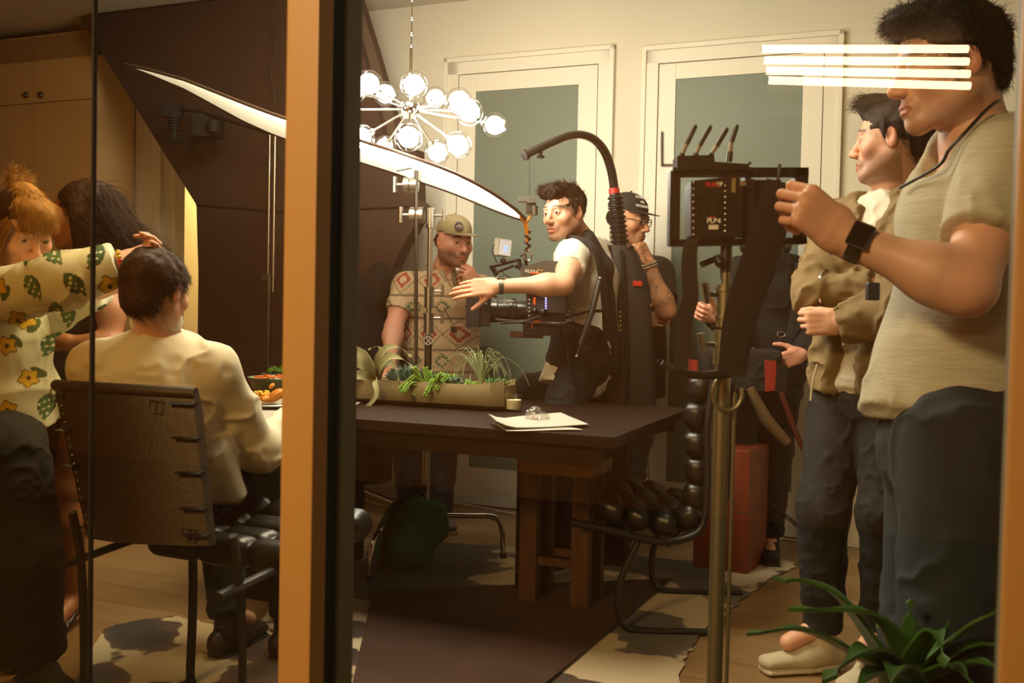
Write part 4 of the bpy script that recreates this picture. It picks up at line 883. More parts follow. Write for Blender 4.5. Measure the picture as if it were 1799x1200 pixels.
for (a, c, d_, e_) in ((1161, 231, 1166, 293), (1161, 288, 1182, 293)): prism(b, [Q(a, c, v_), Q(d_, c, v_), Q(d_, e_, v_), Q(a, e_, v_)], RV(0, .0008))
o = obj('tape_mark', b, mat('tape_navy', '16162c', .7)); tag(o, 'small dark L-shaped tape mark on the glass, left of the wireless monitor', 'tape')
# ================================================================== people toolkit
def cap_r(J, k): return J[k]
mat('skin', 'c08a68', .5, attr=True, sss=.12, bump=(220, .06)); mat('eye', 'ffffff', .15, attr=True, coat=.5); mat('cloth_paint', 'ffffff', .85, attr=True, bump=(500, .12))
SK = dict(fair=hexc('cf9c80'), tan=hexc('bd8560'), brown=hexc('9a6440'), pink=hexc('d79c84'))
def unit(v): v = Vector(v); return v.normalized()
class Head:
    def __init__(s, c, fwd, up=(0, 0, 1), scale=1.0):
        y = unit(fwd); z = Vector(up); z = (z-y*z.dot(y)).normalized(); x = y.cross(z); s.M = Matrix.Translation(Vector(c)) @ basis(x, y, z).to_4x4() @ Matrix.Scale(scale, 4); s.I = s.M.inverted(); s.A = np.array(s.M)
    def w(s, p): return s.M @ Vector(p)
    def wv(s, v): return v @ s.A[:3, :3].T + s.A[:3, 3]
    def l(s, p): return s.I @ Vector(p)
def head_mesh(H, neck, skin, h=.0028, fem=False, stub=0, brow='2a1a10', lip='a4584a', mouth_open=0, nr=.052, full=0):
    f = Field(); jw = .85 if fem else 1
    f.ell((0, -.012, .034), (.075, .096, .083)).ell((0, .020, -.020), (.063+full*.008, .070, .086), k=.03)
    for sg in (-1, 1):
        f.cap((sg*.047*jw, -.004, -.052), .021+full*.006, (sg*.017, .066, -.096), .017, k=.03); f.ell((sg*.043, .057, -.026), (.023, .022, .022), k=.02)
    f.ell((0, .077, -.099), (.021*jw, .017, .017), k=.02); f.cap((-.034, .080, .021), .010, (.034, .080, .021), .010, k=.018); f.ell((0, .083, -.064), (.028, .015, .022), k=.015)
    for sg in (-1, 1): f.ell((sg*.031, .101, .003), (.019, .016, .0125), k=.012, sub=True)
    f.cap((0, .085, .014), .0075, (0, .108, -.028), .0105, k=.012); f.ell((0, .110, -.034), (.0120, .0125, .0105), k=.006)
    for sg in (-1, 1):
        f.ell((sg*.0125, .099, -.038), (.0085, .012, .0085), k=.005); f.ell((sg*.006, .106, -.0455), (.0035, .005, .004), k=.002, sub=True)
        f.ell((sg*.031, .0770, .001), (.0160, .0145, .0135), k=.004); f.ell((sg*.031, .0965, -.0005), (.0140, .013, .0052), k=.002, sub=True)
        f.ell((sg*.0745, -.006, -.004), (.009, .018, .031), Matrix.Rotation(sg*.35, 3, 'Z') @ Matrix.Rotation(-.15, 3, 'X'), k=.005); f.ell((sg*.086, -.001, .000), (.008, .010, .019), k=.004, sub=True)
    f.ell((0, .0935, -.0645), (.0235, .0088, .0060), k=.005); f.ell((0, .0925, -.0755-mouth_open), (.0205, .0096, .0070), k=.005)
    f.cap((-.024, .1005, -.0698), .0026, (.024, .1005, -.0698), .0026, k=.003, sub=True)
    n = H.l(neck); f.cap((0, -.022, -.04), nr, (n.x, n.y, n.z), nr+.004, k=.03)
    v, q = f.mesh(h, 1); n_ = len(v); c = np.tile(np.array(skin), (n_, 1)); x, y, z = v[:, 0], v[:, 1], v[:, 2]
    def mixc(m, col): nonlocal c; m = np.clip(m, 0, 1)[:, None]; c = c*(1-m)+np.array(col)*m
    red = np.array(skin)*np.array([1.1, .78, .72]); mixc(np.exp(-(((np.abs(x)-.045)/.02)**2+((z+.035)/.022)**2))*(y > 0)*.5+np.exp(-((x/.014)**2+((z+.034)/.014)**2))*(y > .09)*.5+(np.abs(x) > .078)*.6, red)
    if stub: mixc(stub*np.clip((-.038-z)/.02+(np.abs(x)-.045)/.03*.4, 0, 1)*(y > -.03)*(1-np.clip((-.118-z)/.01, 0, 1))*(.75+.25*fbm(v*900, 1, 2))*(1-((np.abs(x) < .022) & (z > -.083) & (z < -.062))*1.0), hexc('2c1a10'))
    if stub: mixc(stub*.9*np.exp(-(((z+.056)/.005)**2))*(np.abs(x) < .028)*(y > .08), hexc('2c1a10'))
    mixc(((np.abs(x)/.025)**2+((z+.070+mouth_open*.5)/(.0125+mouth_open*.5))**2 < 1)*(y > .078)*.85, hexc(lip))
    bx = (np.abs(x)-.032)/.020; bz = (z-.0245-.004*(1-bx**2)+(.002*bx))/.0042; mixc((np.abs(bx) < 1)*(y > .055)*np.exp(-bz**2)*1.3*(1-.3*np.abs(bx)), hexc(brow))
    mixc(((y > .07) & (np.abs((((np.abs(x)-.031)/.0150)**2+((z)/.0066)**2)-1) < .16) & (z > .001))*.75, hexc('20120c'))
    return H.wv(v), q, c
def eyes(H, parent, iris='3a2314', gaze=(0, 1, 0), names=('eye', 'eye')):
    for sg in (-1, 1):
        b = BM(); sph(b, (0, 0, 0), .0125, 32); me = bpy.data.meshes.new('eye'); b.to_mesh(me); b.free(); g = unit(gaze)
        co = np.array([v.co for v in me.vertices])/.0125; a = np.arccos(np.clip(co @ np.array(g), -1, 1)); c = np.tile(np.array(hexc('bcb0a4')), (len(co), 1)); c[a < .58] = hexc(iris); c[a < .26] = hexc('050302')
        at = me.attributes.new('Col', 'FLOAT_COLOR', 'POINT'); at.data.foreach_set('color', np.concatenate([c, np.ones((len(c), 1))], 1).astype(np.float32).ravel())
        me.polygons.foreach_set('use_smooth', [True]*len(me.polygons)); me.transform(H.M @ Matrix.Translation((sg*.031, .0772, 0))); link_mesh('eye', me, 'eye', parent)
def strands(roots, nrm, flow, L, r=.0007, seg=5, lift=.15, wild=.25, droop=0, curl=0):
    """ribbon hair: list of quads; roots (N,3), nrm (N,3), flow fn(points)->(N,3)"""
    N = len(roots); p = roots.copy(); pts = [p.copy()]; L = np.asarray(L)*np.ones(N); rnd = rng.normal(size=(N, 3))*wild; ph = rng.uniform(0, 6.28, N)
    for i in range(seg):
        d = flow(p)+rnd+nrm*lift*(1-i/seg*1.3); d = d/np.linalg.norm(d, axis=1)[:, None]; d[:, 2] -= droop*i/seg; d = d/np.linalg.norm(d, axis=1)[:, None]
        if curl: d = d+curl*np.stack([np.cos(ph+i*1.4), np.sin(ph+i*1.4), np.sin(ph*2+i)*.5], 1)
        p = p+d*(L/seg)[:, None]; pts.append(p.copy())
    pts = np.stack(pts, 1); d = pts[:, -1]-pts[:, 0]; s1 = np.cross(d, nrm); s1 /= np.maximum(np.linalg.norm(s1, axis=1), 1e-9)[:, None]; s2 = np.cross(s1, d); s2 /= np.maximum(np.linalg.norm(s2, axis=1), 1e-9)[:, None]
    V = []; 
    for i in range(seg+1):
        rr = r*(1-.8*i/seg); V.append(np.stack([pts[:, i]+s1*rr, pts[:, i]-s1*rr*.5+s2*rr*.8, pts[:, i]-s1*rr*.5-s2*rr*.8], 1))
    V = np.stack(V, 1).reshape(-1, 3); base = np.arange(N)[:, None, None]*(seg+1)*3+np.arange(seg)[None, :, None]*3; k = np.arange(3)[None, None, :]; k2 = (k+1) % 3
    q = np.stack([base+k, base+k2, base+3+k2, base+3+k], -1).reshape(-1, 4); return V, q
def hair_obj(H, f, parent, col, n, L, flow, r=.0007, lift=.15, wild=.25, droop=0, curl=0, noise=.004, nscale=60, mask=None, h=.004, name='hair', seg=5, extra=None):
    """f: Field in head space; strands grow along flow (head space)"""
    v, q = f.mesh(h, 1); nn = normals(v, q); v2 = v+nn*(noise*fbm(v*nscale, 3, 11))[:, None]
    idx = rng.choice(len(v), n) if mask is None else rng.choice(np.where(mask(v))[0], n)
    sv, sq = strands(v2[idx]-nn[idx]*.002, nn[idx], flow, L*rng.uniform(.6, 1.2, n), r, seg, lift, wild, droop, curl)
    parts = [(v2, q), (sv, sq)]
    if extra: parts += extra
    V, Q_, _ = merge([(a, b) for a, b in parts]); c = np.array(hexc(col)); 
    t = np.concatenate([.8+.25*fbm(v2*np.array([90, 25, 90]), 2, 4)]+[np.repeat(rng.uniform(.75, 1.35, len(a)//((seg+1)*3) if len(a) % ((seg+1)*3) == 0 else 1), (seg+1)*3 if len(a) % ((seg+1)*3) == 0 else len(a)) for a, b in parts[1:]])
    return np_obj(name, H.wv(V), Q_, mat('hair_paint', 'ffffff', .62, attr=True, spec=.18), parent, c[None, :]*t[:, None])
def dirs(H, v): return v
def hand(f, wr, d, th, sg, curls, sc=1.0, thumb=(.62, .75, .25), thumb_curl=.25, spread=.0, k=.005):
    """hand into field f. d wrist->knuckles, th towards the thumb side, sg*cross(d,th) is the side the palm faces"""
    d = unit(d); th = Vector(th); th = (th-d*th.dot(d)).normalized(); pn = d.cross(th)*sg; W = Vector(wr)
    f.rb(W+d*.052*sc, (.047*sc, .038*sc, .0125*sc), basis(d, th, pn), r=.0122*sc, k=.012); f.ecap(W-d*.02*sc, .029*sc, .021*sc, W+d*.03*sc, .034*sc, .017*sc, th, k=.015)
    offs = (.029, .0098, -.0098, -.0285); bs = (.093, .097, .092, .083); Ls = ((.043, .026, .020), (.047, .030, .021), (.044, .028, .020), (.034, .020, .018)); rs = (.0088, .0090, .0086, .0076)
    tips = []
    for i in range(4):
        p = W+d*bs[i]*sc+th*offs[i]*sc; a = 0; sp = (1.5-i)*spread; fd0 = (d+th*sp).normalized()
        f.cap(W+d*.05*sc+th*offs[i]*.8*sc-pn*.002*sc, .0095*sc, p, rs[i]*1.12*sc, k=.008)
        for j in range(3):
            a += curls[i][j]; fd = fd0*math.cos(a)+pn*math.sin(a); e = p+fd*Ls[i][j]*sc; f.cap(p, rs[i]*(1.06-.08*j)*sc, e, rs[i]*(.98-.1*j)*sc, k=k*.5); p = e
        tips.append(p)
    p = W+d*.028*sc+th*.026*sc+pn*.006*sc; td = (d*thumb[0]+th*thumb[1]+pn*thumb[2]).normalized(); f.cap(p, .0165*sc, p+td*.036*sc, .0125*sc, k=.012); p = p+td*.036*sc
    for j, L_ in enumerate((.033, .027)):
        td = (td+d*thumb_curl*1.2+pn*thumb_curl*.4-th*thumb_curl*.6).normalized(); e = p+td*L_*sc; f.cap(p, .0112*sc*(1-.08*j), e, .0098*sc*(1-.12*j), k=.004); p = e
    return tips
FIST = ((1.35, 1.6, .9),)*4; RELAX = ((.25, .35, .25), (.35, .4, .3), (.45, .45, .3), (.55, .5, .3)); GRIP = ((.9, 1.2, .7), (1.0, 1.25, .7), (1.05, 1.3, .7), (1.1, 1.3, .7))
def jmid(a, b, t=.5): return Vector(a).lerp(Vector(b), t)
def torso(f, J, g=0, w=1.0, dp=1.0, k=.04):
    hp = jmid(J['hL'], J['hR']); sh = jmid(J['sL'], J['sR']); rt = ((J['sR']-J['sL']).normalized()+(J['hR']-J['hL']).normalized()); W = (J['sR']-J['sL']).length/2
    wa = hp.lerp(sh, .36); ch = hp.lerp(sh, .78); cw = min(.165, W*.92)*w
    f.ecap(hp, .150*w+g, .108*dp+g, wa, .138*w+g, .100*dp+g, J['hR']-J['hL'], k=k); f.ecap(wa, .138*w+g, .100*dp+g, ch, cw+g, .112*dp+g, rt, k=k)
    f.cap(J['sL'], .050+g, J['sR'], .050+g, k=k); f.ecap(ch, cw*.95+g, .10*dp+g, sh.lerp(J['nk'], .2), .09+g, .07+g, J['sR']-J['sL'], k=k)
    up_ = (J['nk']-hp).normalized(); nk_ = J['nk']-up_*(.040+g*.9)
    for s in ('sL', 'sR'): f.cap(nk_, .048+g, jmid(nk_, J[s], .8), .042+g, k=.035)
def limb(f, a, b, c, r0, r1, r2, r3, k=.02):
    f.cap(a, r0, b, r1, k=k); f.cap(b, r1*1.02, c, r2, k=k)
def body(J, H, skin, hands=(), h=.006, hh=.0032, arms=(1, 1), arm_r=1.0, tattoo=None, w=1., dp=1., legs=True, hd=None):
    """bare body as one mesh: trunk and limbs plus finely meshed head and hands"""
    f = Field(); torso(f, J, -.004, w, dp); f.cap(J['nk'], .055, H.w((0, -.02, -.05)), .050, k=.03)
    for s in 'LR': limb(f, J['s'+s], J['e'+s], J['w'+s], .048*arm_r, .040*arm_r, .027*arm_r, 0); f.ell(jmid(J['e'+s], J['w'+s], .25), (.038*arm_r,)*3, k=.05); f.ell(jmid(J['s'+s], J['e'+s], .45), (.046*arm_r,)*3, k=.05)
    if legs:
        for s in 'LR': limb(f, J['h'+s], J['k'+s], J['a'+s], .082, .055, .036, 0); f.ell(jmid(J['k'+s], J['a'+s], .3), (.053,)*3, k=.05); f.cap(J['a'+s], .034, J['a'+s]+J['t'+s]*.12+Vector((0, 0, -.05)), .028, k=.02)
    v, q = f.mesh(h, 1); c = np.tile(np.array(skin), (len(v), 1))
    if tattoo is not None:
        a, b_ = A3(tattoo[0]), A3(tattoo[1]); t = ((v-a)@(b_-a))/((b_-a)@(b_-a)); m = (t > .05) & (t < .98) & (np.linalg.norm(v-a-np.clip(t, 0, 1)[:, None]*(b_-a), axis=1) < .07)
    parts = [(v, q, c), head_mesh(H, J['nk'], skin, **(hd or {}))]
    for args in hands:
        g = Field(); s = args['s']; wr, el = J['w'+s], J['e'+s]; g.cap(el.lerp(wr, .1), .040*arm_r, wr, .027*arm_r, k=.02); g.ell(jmid(el, wr, .25), (.038*arm_r,)*3, k=.05)
        th_ = args.get('th') or Vector(args['pn']).cross(args['d']); hand(g, wr, args['d'], th_, args.get('sg', 1), args.get('curls', RELAX), args.get('sc', 1), args.get('thumb', (.62, .75, .25)), args.get('tc', .25), args.get('spread', .03)); vv, qq = g.mesh(args.get('h', hh), 1)
        cc = np.tile(np.array(skin), (len(vv), 1)); W_ = A3(wr); dist = np.linalg.norm(vv-W_, axis=1); m = np.clip((dist-.07)/.1, 0, 1)[:, None]*((vv-W_)@A3(args['d']) > 0)[:, None]; cc = cc*(1-m*.35)+np.array(skin)*np.array([1.08, .75, .68])*m*.35
        if args.get('tat'):
            t = fbm(vv*38, 2, 5); t2 = fbm(vv*24+7, 2, 9); mk = (np.abs(t) < .035) | (np.abs(t2) < .03); cc[mk & (dist > .015)] *= .38
        parts.append((vv, qq, cc))
    return merge(parts)
def put_body(parent, V, Q_, C): return np_obj('body', V, Q_, 'skin', parent, C)
def hemclip(f, p, n): f.clip(p, n)
def tee(J, g=.016, hem=None, sleeve=.55, sr=.064, w=1., dp=1., long=False, er=.055, wr_=.040, h=.006, neck_r=.062, hemw=(.165, .125), k=.04, sleeves='LR', open_neck=0, sl_end=None):
    f = Field(); torso(f, J, g, w, dp, k)
    hp = jmid(J['hL'], J['hR'])
    if hem is not None: f.ecap(hp.lerp(jmid(J['sL'], J['sR']), .2), hemw[0]*w, hemw[1]*dp, hem, hemw[0]*w*1.02, hemw[1]*dp*1.02, J['hR']-J['hL'], k=.05, flat=1); sh = jmid(J['sL'], J['sR']); f.clip(hem, hem-sh)
    for s in sleeves:
        S, E, W = J['s'+s], J['e'+s], J['w'+s]
        if long: f.cap(S, sr, E, er, k=.03); f.cap(E, er, W, wr_, k=.03, flat=1)
        else: f.cap(S, sr, S.lerp(E, sleeve), sr*.98, k=.03, flat=1)
    hd = (J['nk']-jmid(J['hL'], J['hR'])).normalized(); f.cap(J['nk']+hd*.02, neck_r, J['nk']+hd*.16, neck_r*1.3, k=.012, sub=True)
    return f
def trousers(J, g=.014, end=.96, r=(.095, .070, .055), k=.04, top=None, flare=0):
    f = Field(); f.ecap(jmid(J['hL'], J['hR'])+Vector((0, 0, .07)), .142+g, .105+g, jmid(J['hL'], J['hR'])-Vector((0, 0, .02)), .155+g, .112+g, J['hR']-J['hL'], k=k)
    for s in 'LR': f.cap(J['h'+s], r[0], J['k'+s], r[1], k=k); f.cap(J['k'+s], r[1], J['k'+s].lerp(J['a'+s], end), r[2], k=.03, flat=1)
    return f
def cloth(name, f, m, parent, h=.006, amp=.005, sc=12, st=(1, 1, 1), seed=0, paint=None, base=None, label=None, amp2=.0):
    v, q = f.mesh(h, 2); v0 = v; v = wrinkle(v, q, amp, sc, st, seed)
    if amp2: v = v+normals(v, q)*(amp2*fbm(v*sc*.35, 2, seed+3))[:, None]
    c = paint(v0, base) if paint else None
    return np_obj(name, v, q, m, parent, c, label=label)
def shoe(parent, J, s, up_m, sole_m, L=.27, w=.045, name='shoe', heel=0):
    a = J['a'+s]; d = J['t'+s].copy(); d.z = 0; d.normalize(); g = Vector((a.x, a.y, 0)); sd = Vector((-d.y, d.x, 0)); f = Field(); bk = g-d*.055
    f.ecap(bk+Vector((0, 0, .055)), .034, .045, g+d*.06+Vector((0, 0, .055)), .038, .042, sd, k=.03); f.ecap(g+d*.05+Vector((0, 0, .045)), .040, .035, bk+d*(L-.03)+Vector((0, 0, .038)), w*.85, .022, sd, k=.03); f.cap(g+Vector((0, 0, .07)), .042, a+Vector((0, 0, .015)), .044, k=.02, flat=1)
    f.clip((0, 0, .018), (0, 0, -1)); v, q = f.mesh(.005, 1); o = np_obj(name, v, q, up_m, parent)
    f = Field(); f.ecap(bk+Vector((0, 0, .012)), .038, .014, g+d*.06+Vector((0, 0, .012)), .042, .014, sd, k=.01); f.ecap(g+d*.06+Vector((0, 0, .012)), .042, .014, bk+d*(L-.028)+Vector((0, 0, .013)), w*.95, .014, sd, k=.01); f.clip((0, 0, .001), (0, 0, -1)); v, q = f.mesh(.005, 1); np_obj('sole', v, q, sole_m, o)
    b = BM()
    for k in range(4): c = g+d*(.055+.024*k)+Vector((0, 0, .088-.010*k)); tube(b, spline([c-sd*.026+Vector((0, 0, -.006)), c+Vector((0, 0, .004)), c+sd*.026+Vector((0, 0, -.006))], 3), .0025, 6)
    obj('laces', b, sole_m, o, smooth=True); return o
def band(name, c, ax, r, w_, m, parent, t=.002, label=None, sq=1.0):
    b = BM(); lathe(b, [(r, -w_/2), (r+t, -w_/2), (r+t, w_/2), (r, w_/2), (r, -w_/2)], c, ax, 28); return obj(name, b, m, parent, smooth=True, label=label)
def Jt(**k):
    J = {a: (P(*v) if isinstance(v, tuple) else Vector(v)) for a, v in k.items()}
    for s in 'LR':
        if 't'+s in J: pass
    return J
mat('white_tee', 'd6cdbd', .85, bump=(400, .12)); mat('white_shirt', 'cfc5ae', .8, bump=(500, .1)); mat('grey_tee', 'b0a892', .9, bump=(90, .35, (1, 1, 6)), var=(60, .12, (.3, .3, 6))); mat('khaki', '7a6440', .85, bump=(300, .2)); mat('black_denim', '0d0c0a', .85, bump=(300, .2)); mat('blue_denim', '131c20', .85, bump=(300, .25), var=(7, .25)); mat('light_denim', '44525a', .85, bump=(300, .25), var=(7, .25)); mat('black_tee', '171411', .9, bump=(300, .15)); mat('white_sole', 'b8ad98', .6); mat('white_canvas', 'b5a98f', .75); mat('grey_knit', '5a554c', .8)
def fr(g): return g.normalized()
# ================================================================== the camera operator in the support vest
def V(*a): return Vector(a)
def operator():
    J = Jt(nk=(1028, 428, 4.40), sL=(1006, 452, 4.22), sR=(1050, 446, 4.60), eL=(990, 500, 3.99), wL=(872, 503, 3.97), eR=(1010, 540, 4.72), wR=(968, 575, 4.45),
           hL=(1022, 640, 4.28), hR=(1034, 638, 4.52), kL=(960, 790, 4.12), kR=(1020, 800, 4.55), aL=(990, 972, 4.32), aR=(1016, 955, 4.58), tL=(990, 972, 4.32), tR=(1, 1, 1)); J['tL'] = unit((-.75, -.5, 0)); J['tR'] = unit((-.9, -.2, 0))
    H = Head(P(992, 374, 4.30), (-.70, -.70, -.10), up=(-.06, 0, 1), scale=1.0); t = thing('person', 'dark-haired man in white t-shirt and black camera rig vest, arm stretched out to the left', 'person', (J['aL'].x, J['aL'].y, 0))
    put_body(t, *body(J, H, SK['fair'], hands=[dict(s='L', d=unit(P(800, 508, 3.95)-J['wL']), th=unit((0, -.25, -1)), sg=-1, curls=((.22, .25, .2), (.22, .25, .2), (.28, .28, .2), (.35, .3, .2)), spread=.012, thumb=(.8, .7, .3), tc=.08, sc=.98), dict(s='R', d=unit((-.8, -.3, .1)), th=unit((0, 0, 1)), sg=1, curls=FIST)], arm_r=1.0, hd=dict(stub=.5, brow='20130b', mouth_open=.003, h=.0025)))
    eyes(H, t, '2b1a0e', (-.2, .95, .02))
    f = Field(); f.ell((0, -.018, .044), (.080, .096, .082), k=.01); f.ell((0, .045, .094), (.062, .055, .032), k=.03); f.ell((.02, .070, .088), (.045, .030, .022), k=.02); f.ell((0, .120, -.018), (.080, .085, .085), k=.01, sub=True); f.ell((0, .01, -.115), (.14, .16, .085), k=.02, sub=True)
    for sg in (-1, 1): f.cap((sg*.070, .006, .035), .014, (sg*.071, .012, -.006), .007, k=.012)
    def flow(p): return np.stack([p[:, 0]*4+.35*np.sin(p[:, 1]*60), .5+p[:, 1]*2+.4*np.sin(p[:, 0]*70), .15-(p[:, 2] < .06)*1.3+.3*np.sin(p[:, 1]*90)], 1)
    hair_obj(H, f, t, '2a1d14', 3000, .030, flow, r=.0010, lift=.02, wild=.15, curl=.25, noise=.012, nscale=38)
    f = tee(J, g=.020, hem=P(996, 690, 4.34), sleeve=.46, sr=.066, dp=1.05); cloth('white_t_shirt', f, 'white_tee', t, amp=.006, sc=11, seed=1, st=(1, 1, .7), amp2=.006)
    cloth('trousers', trousers(J, r=(.100, .074, .058)), 'black_denim', t, amp=.006, sc=12, seed=2)
    shoe(t, J, 'L', 'black_fabric', 'white_sole'); shoe(t, J, 'R', 'black_fabric', 'white_sole')
    ax = (J['eL']-J['wL']).normalized(); w_ = J['wL']+ax*.018; bd = band('wristwatch', w_, ax, .029, .020, mat('watch_band', '6a6458', .4, .8), t, .003); b = BM(); R = face_R(V(0, -.25, .97)); box(b, w_+V(0, -.004, .034), (.034, .030, .008), R); obj('watch_case', b, 'chrome', bd, bevel=.003)
    return J, H
OPJ, OPH = operator()
def rig():
    # support vest: back unit, harness, bellows, arm, cable
    t = thing('support_rig', 'black body-worn camera support vest with ribbed bellows, red ring and curved overhead arm', 'camera support', P(1085, 760, 4.55)*1)
    # back unit: tapered shell behind the operator
    D = 4.52
    rows = [(432, 1066, 1112, .05), (470, 1064, 1128, .07), (540, 1058, 1142, .09), (620, 1050, 1148, .10), (700, 1044, 1150, .10), (762, 1044, 1146, .09), (788, 1050, 1138, .07)]
    b = BM(); rings = []
    for (py, xa, xb, dp) in rows:
        A, B = P(xa, py, D-.02), P(xb, py, D-.02); c = (A+B)/2; hw = (B-A).length/2; n = 24; ring = []
        for k in range(n):
            a = 2*PI*k/n; cx = math.copysign(abs(math.cos(a))**.55, math.cos(a)); sy = math.copysign(abs(math.sin(a))**.55, math.sin(a)); ring.append(b.verts.new(c+V(hw*cx, dp*sy, 0)))
        rings.append(ring)
    for a, c in zip(rings, rings[1:]):
        for k in range(24): b.faces.new((a[k], c[k], c[(k+1) % 24], a[(k+1) % 24]))
    b.faces.new(rings[0]); b.faces.new(rings[-1][::-1]); bmesh.ops.recalc_face_normals(b, faces=b.faces); bp = obj('back_unit', b, mat('rig_plastic', '1f1c19', .5, bump=(200, .15)), t, smooth=True)
    b = BM(); tube(b, spline([P(1092, 440, D-.10), P(1096, 520, D-.135), P(1100, 640, D-.145), P(1098, 770, D-.13)], 6), .014, 10, flat=(1, .5)); obj('spine_rail', b, 'black_plastic', t, smooth=True)
    b = BM(); tube(b, spline([P(1070, 446, D-.09), P(1062, 560, D-.12), P(1056, 700, D-.13), P(1058, 780, D-.12)], 6), .016, 10, flat=(1, .5)); obj('side_rail', b, 'rig_plastic', t, smooth=True)
    b = BM(); box(b, P(1120, 498, D-.105), (.040, .004, .022), Matrix.Rotation(.05, 3, 'Y')); obj('red_tag', b, 'red_plastic', t, bevel=.001)
    b = BM(); p = P(1104, 431, D-.075); lathe(b, [(.001, 0), (.010, 0), (.010, .004), (.001, .005)], p, (.1, -1, .1), 20); obj('round_badge', b, mat('badge', '5a4038', .4), t, smooth=True)
    for (px, py, dx) in ((1152, 638, 1),):
        b = BM(); lathe(b, [(.001, 0), (.022, 0), (.022, .01), (.028, .012), (.028, .022), (.020, .024), (.020, .034), (.001, .036)], P(px-8, py, D), (1, -.1, 0), 20); obj('side_knob', b, 'black_plastic', t, smooth=True)
    b = BM()
    for k in range(5): box(b, P(1089+k*.4, 548+k*8, D-.142), (.006, .004, .010), Matrix.Rotation(.4, 3, 'Y'))
    obj('yellow_print', b, 'yellow_ink', t)
    # bellows
    b = BM(); A, B = P(1090, 437, D), P(1081, 344, D); ax = (B-A); prof = [(.001, -.01), (.048, -.01)]; n = 11
    for k in range(n): s = k/n; r = .043-.007*s; prof += [(r-.009, ax.length*(s+.02)), (r, ax.length*(s+.40/n)), (r, ax.length*(s+.6/n)), (r-.009, ax.length*(s+.98/n))]
    prof += [(.026, ax.length), (.026, ax.length+.01), (.001, ax.length+.01)]; lathe(b, prof, A, ax, 32); obj('bellows', b, mat('bellows_rubber', '12110f', .38), t, smooth=True)
    b = BM(); C_ = P(1079, 334, D); lathe(b, [(.001, -.02), (.0245, -.02), (.0245, .008), (.001, .008)], C_, (-.1, 0, 1), 28); obj('red_ring', b, 'red_plastic', t, smooth=True)
    pts = [P(1079, 330, D), P(1074, 300, D-.02), P(1063, 268, D-.06), P(1045, 246, D-.12), P(1022, 237, D-.18), P(998, 239, D-.24), P(965, 252, D-.30), P(923, 272, D-.36)]
    b = BM(); tube(b, spline(pts, 8), [.0245]*1+[.0235]*56 if False else .0215, 18, flat=(1, .82)); obj('overhead_arm', b, mat('arm_black', '1b1916', .3, coat=.3), t, smooth=True)
    b = BM(); sp = spline([p+V(0, -.019, .004) for p in pts[1:]], 8); tube(b, sp, .004, 6, flat=(1, .4)); obj('arm_groove', b, 'black_matte', t, smooth=True)
    E = pts[-1]; b = BM(); lathe(b, [(.001, -.010), (.016, -.010), (.023, -.004), (.023, .008), (.001, .012)], E, (pts[-1]-pts[-2]), 18); obj('arm_tip', b, 'black_plastic', t, smooth=True)
    b = BM(); p = P(950, 268, D-.33); lathe(b, [(.001, -.022), (.016, -.022), (.018, -.016), (.008, -.01), (.008, .012), (.001, .012)], p, (0, 0, 1), 18); obj('pulley', b, 'black_plastic', t, smooth=True)
    b = BM(); q = P(930, 346, D-.36); cyl(b, P(930, 274, D-.36), q, .0016, 6); obj('suspension_line', b, 'black_matte', t)
    # harness over the operator
    Jn = OPJ
    def strap(pts, w_, name='strap', m='black_fabric', th=.22): b = BM(); tube(b, spline(pts, 7), w_, 10, flat=(1, th)); return obj(name, b, m, t, smooth=True)
    f = Field(); f.ecap(P(1032, 418, 4.32), .035, .07, P(1058, 470, 4.36), .045, .10, (1, 0, 0), k=.02); f.ecap(P(1058, 470, 4.36), .045, .10, P(1066, 640, 4.40), .06, .12, (1, 0, 0), k=.03); v, q_ = f.mesh(.006, 1); np_obj('shoulder_pad', v, q_, 'black_fabric', t)
    f = Field(); f.ecap(P(1018, 635, 4.34), .165, .145, P(1022, 600, 4.36), .15, .135, (.25, 1, 0), k=.02); f.clip(P(1000, 652, 4.34), V(-.35, 0, -1)); v, q_ = f.mesh(.006, 1); v = wrinkle(v, q_, .004, 9, seed=5); np_obj('waist_belt', v, q_, 'black_fabric', t)
    bx = 4.14
    strap([P(985, 560, bx+.02), P(1002, 556, bx), P(1030, 548, bx-.01), P(1062, 546, bx+.06)], .022, 'chest_strap')
    strap([P(1000, 414, 4.28), P(1030, 424, 4.20), P(1050, 450, 4.18), P(1062, 520, 4.20), P(1066, 600, 4.22)], .030, 'shoulder_strap', th=.3)
    strap([P(996, 640, bx-.02), P(1004, 660, bx-.02), P(1012, 690, bx-.01)], .020, 'hanging_strap')
    strap([P(1000, 570, bx), P(996, 600, bx-.01), P(1000, 640, bx-.02)], .022, 'side_strap')
    strap([P(1005, 575, bx-.02), P(1030, 600, bx-.02), P(1050, 640, bx)], .018, 'cross_strap')
    b = BM(); tube(b, [P(1054, 490, 4.12), P(1040, 548, 4.08), P(1020, 605, 4.07)], .012, 12); tube(b, [P(1020, 605, 4.07), P(1013, 625, 4.07)], .004, 8); obj('gas_strut', b, 'rig_plastic', t, smooth=True)
    b = BM(); sph(b, P(1054, 489, 4.11), .007, 10); sph(b, P(1013, 626, 4.07), .007, 10); obj('strut_balls', b, 'steel', t, smooth=True)
    for (px, py) in ((1000, 550), (998, 578), (1026, 612)):
        b = BM(); c = P(px, py, bx-.03); R = Matrix.Rotation(.3, 3, 'Y')
        for (dx, dz, sx, sz) in ((0, .016, .036, .006), (0, -.016, .036, .006), (-.016, 0, .005, .034), (.016, 0, .005, .034), (0, 0, .036, .005)): box(b, c+R @ V(dx, 0, dz), (sx, .007, sz), R)
        obj('buckle', b, 'black_plastic', t, bevel=.001)
rig()
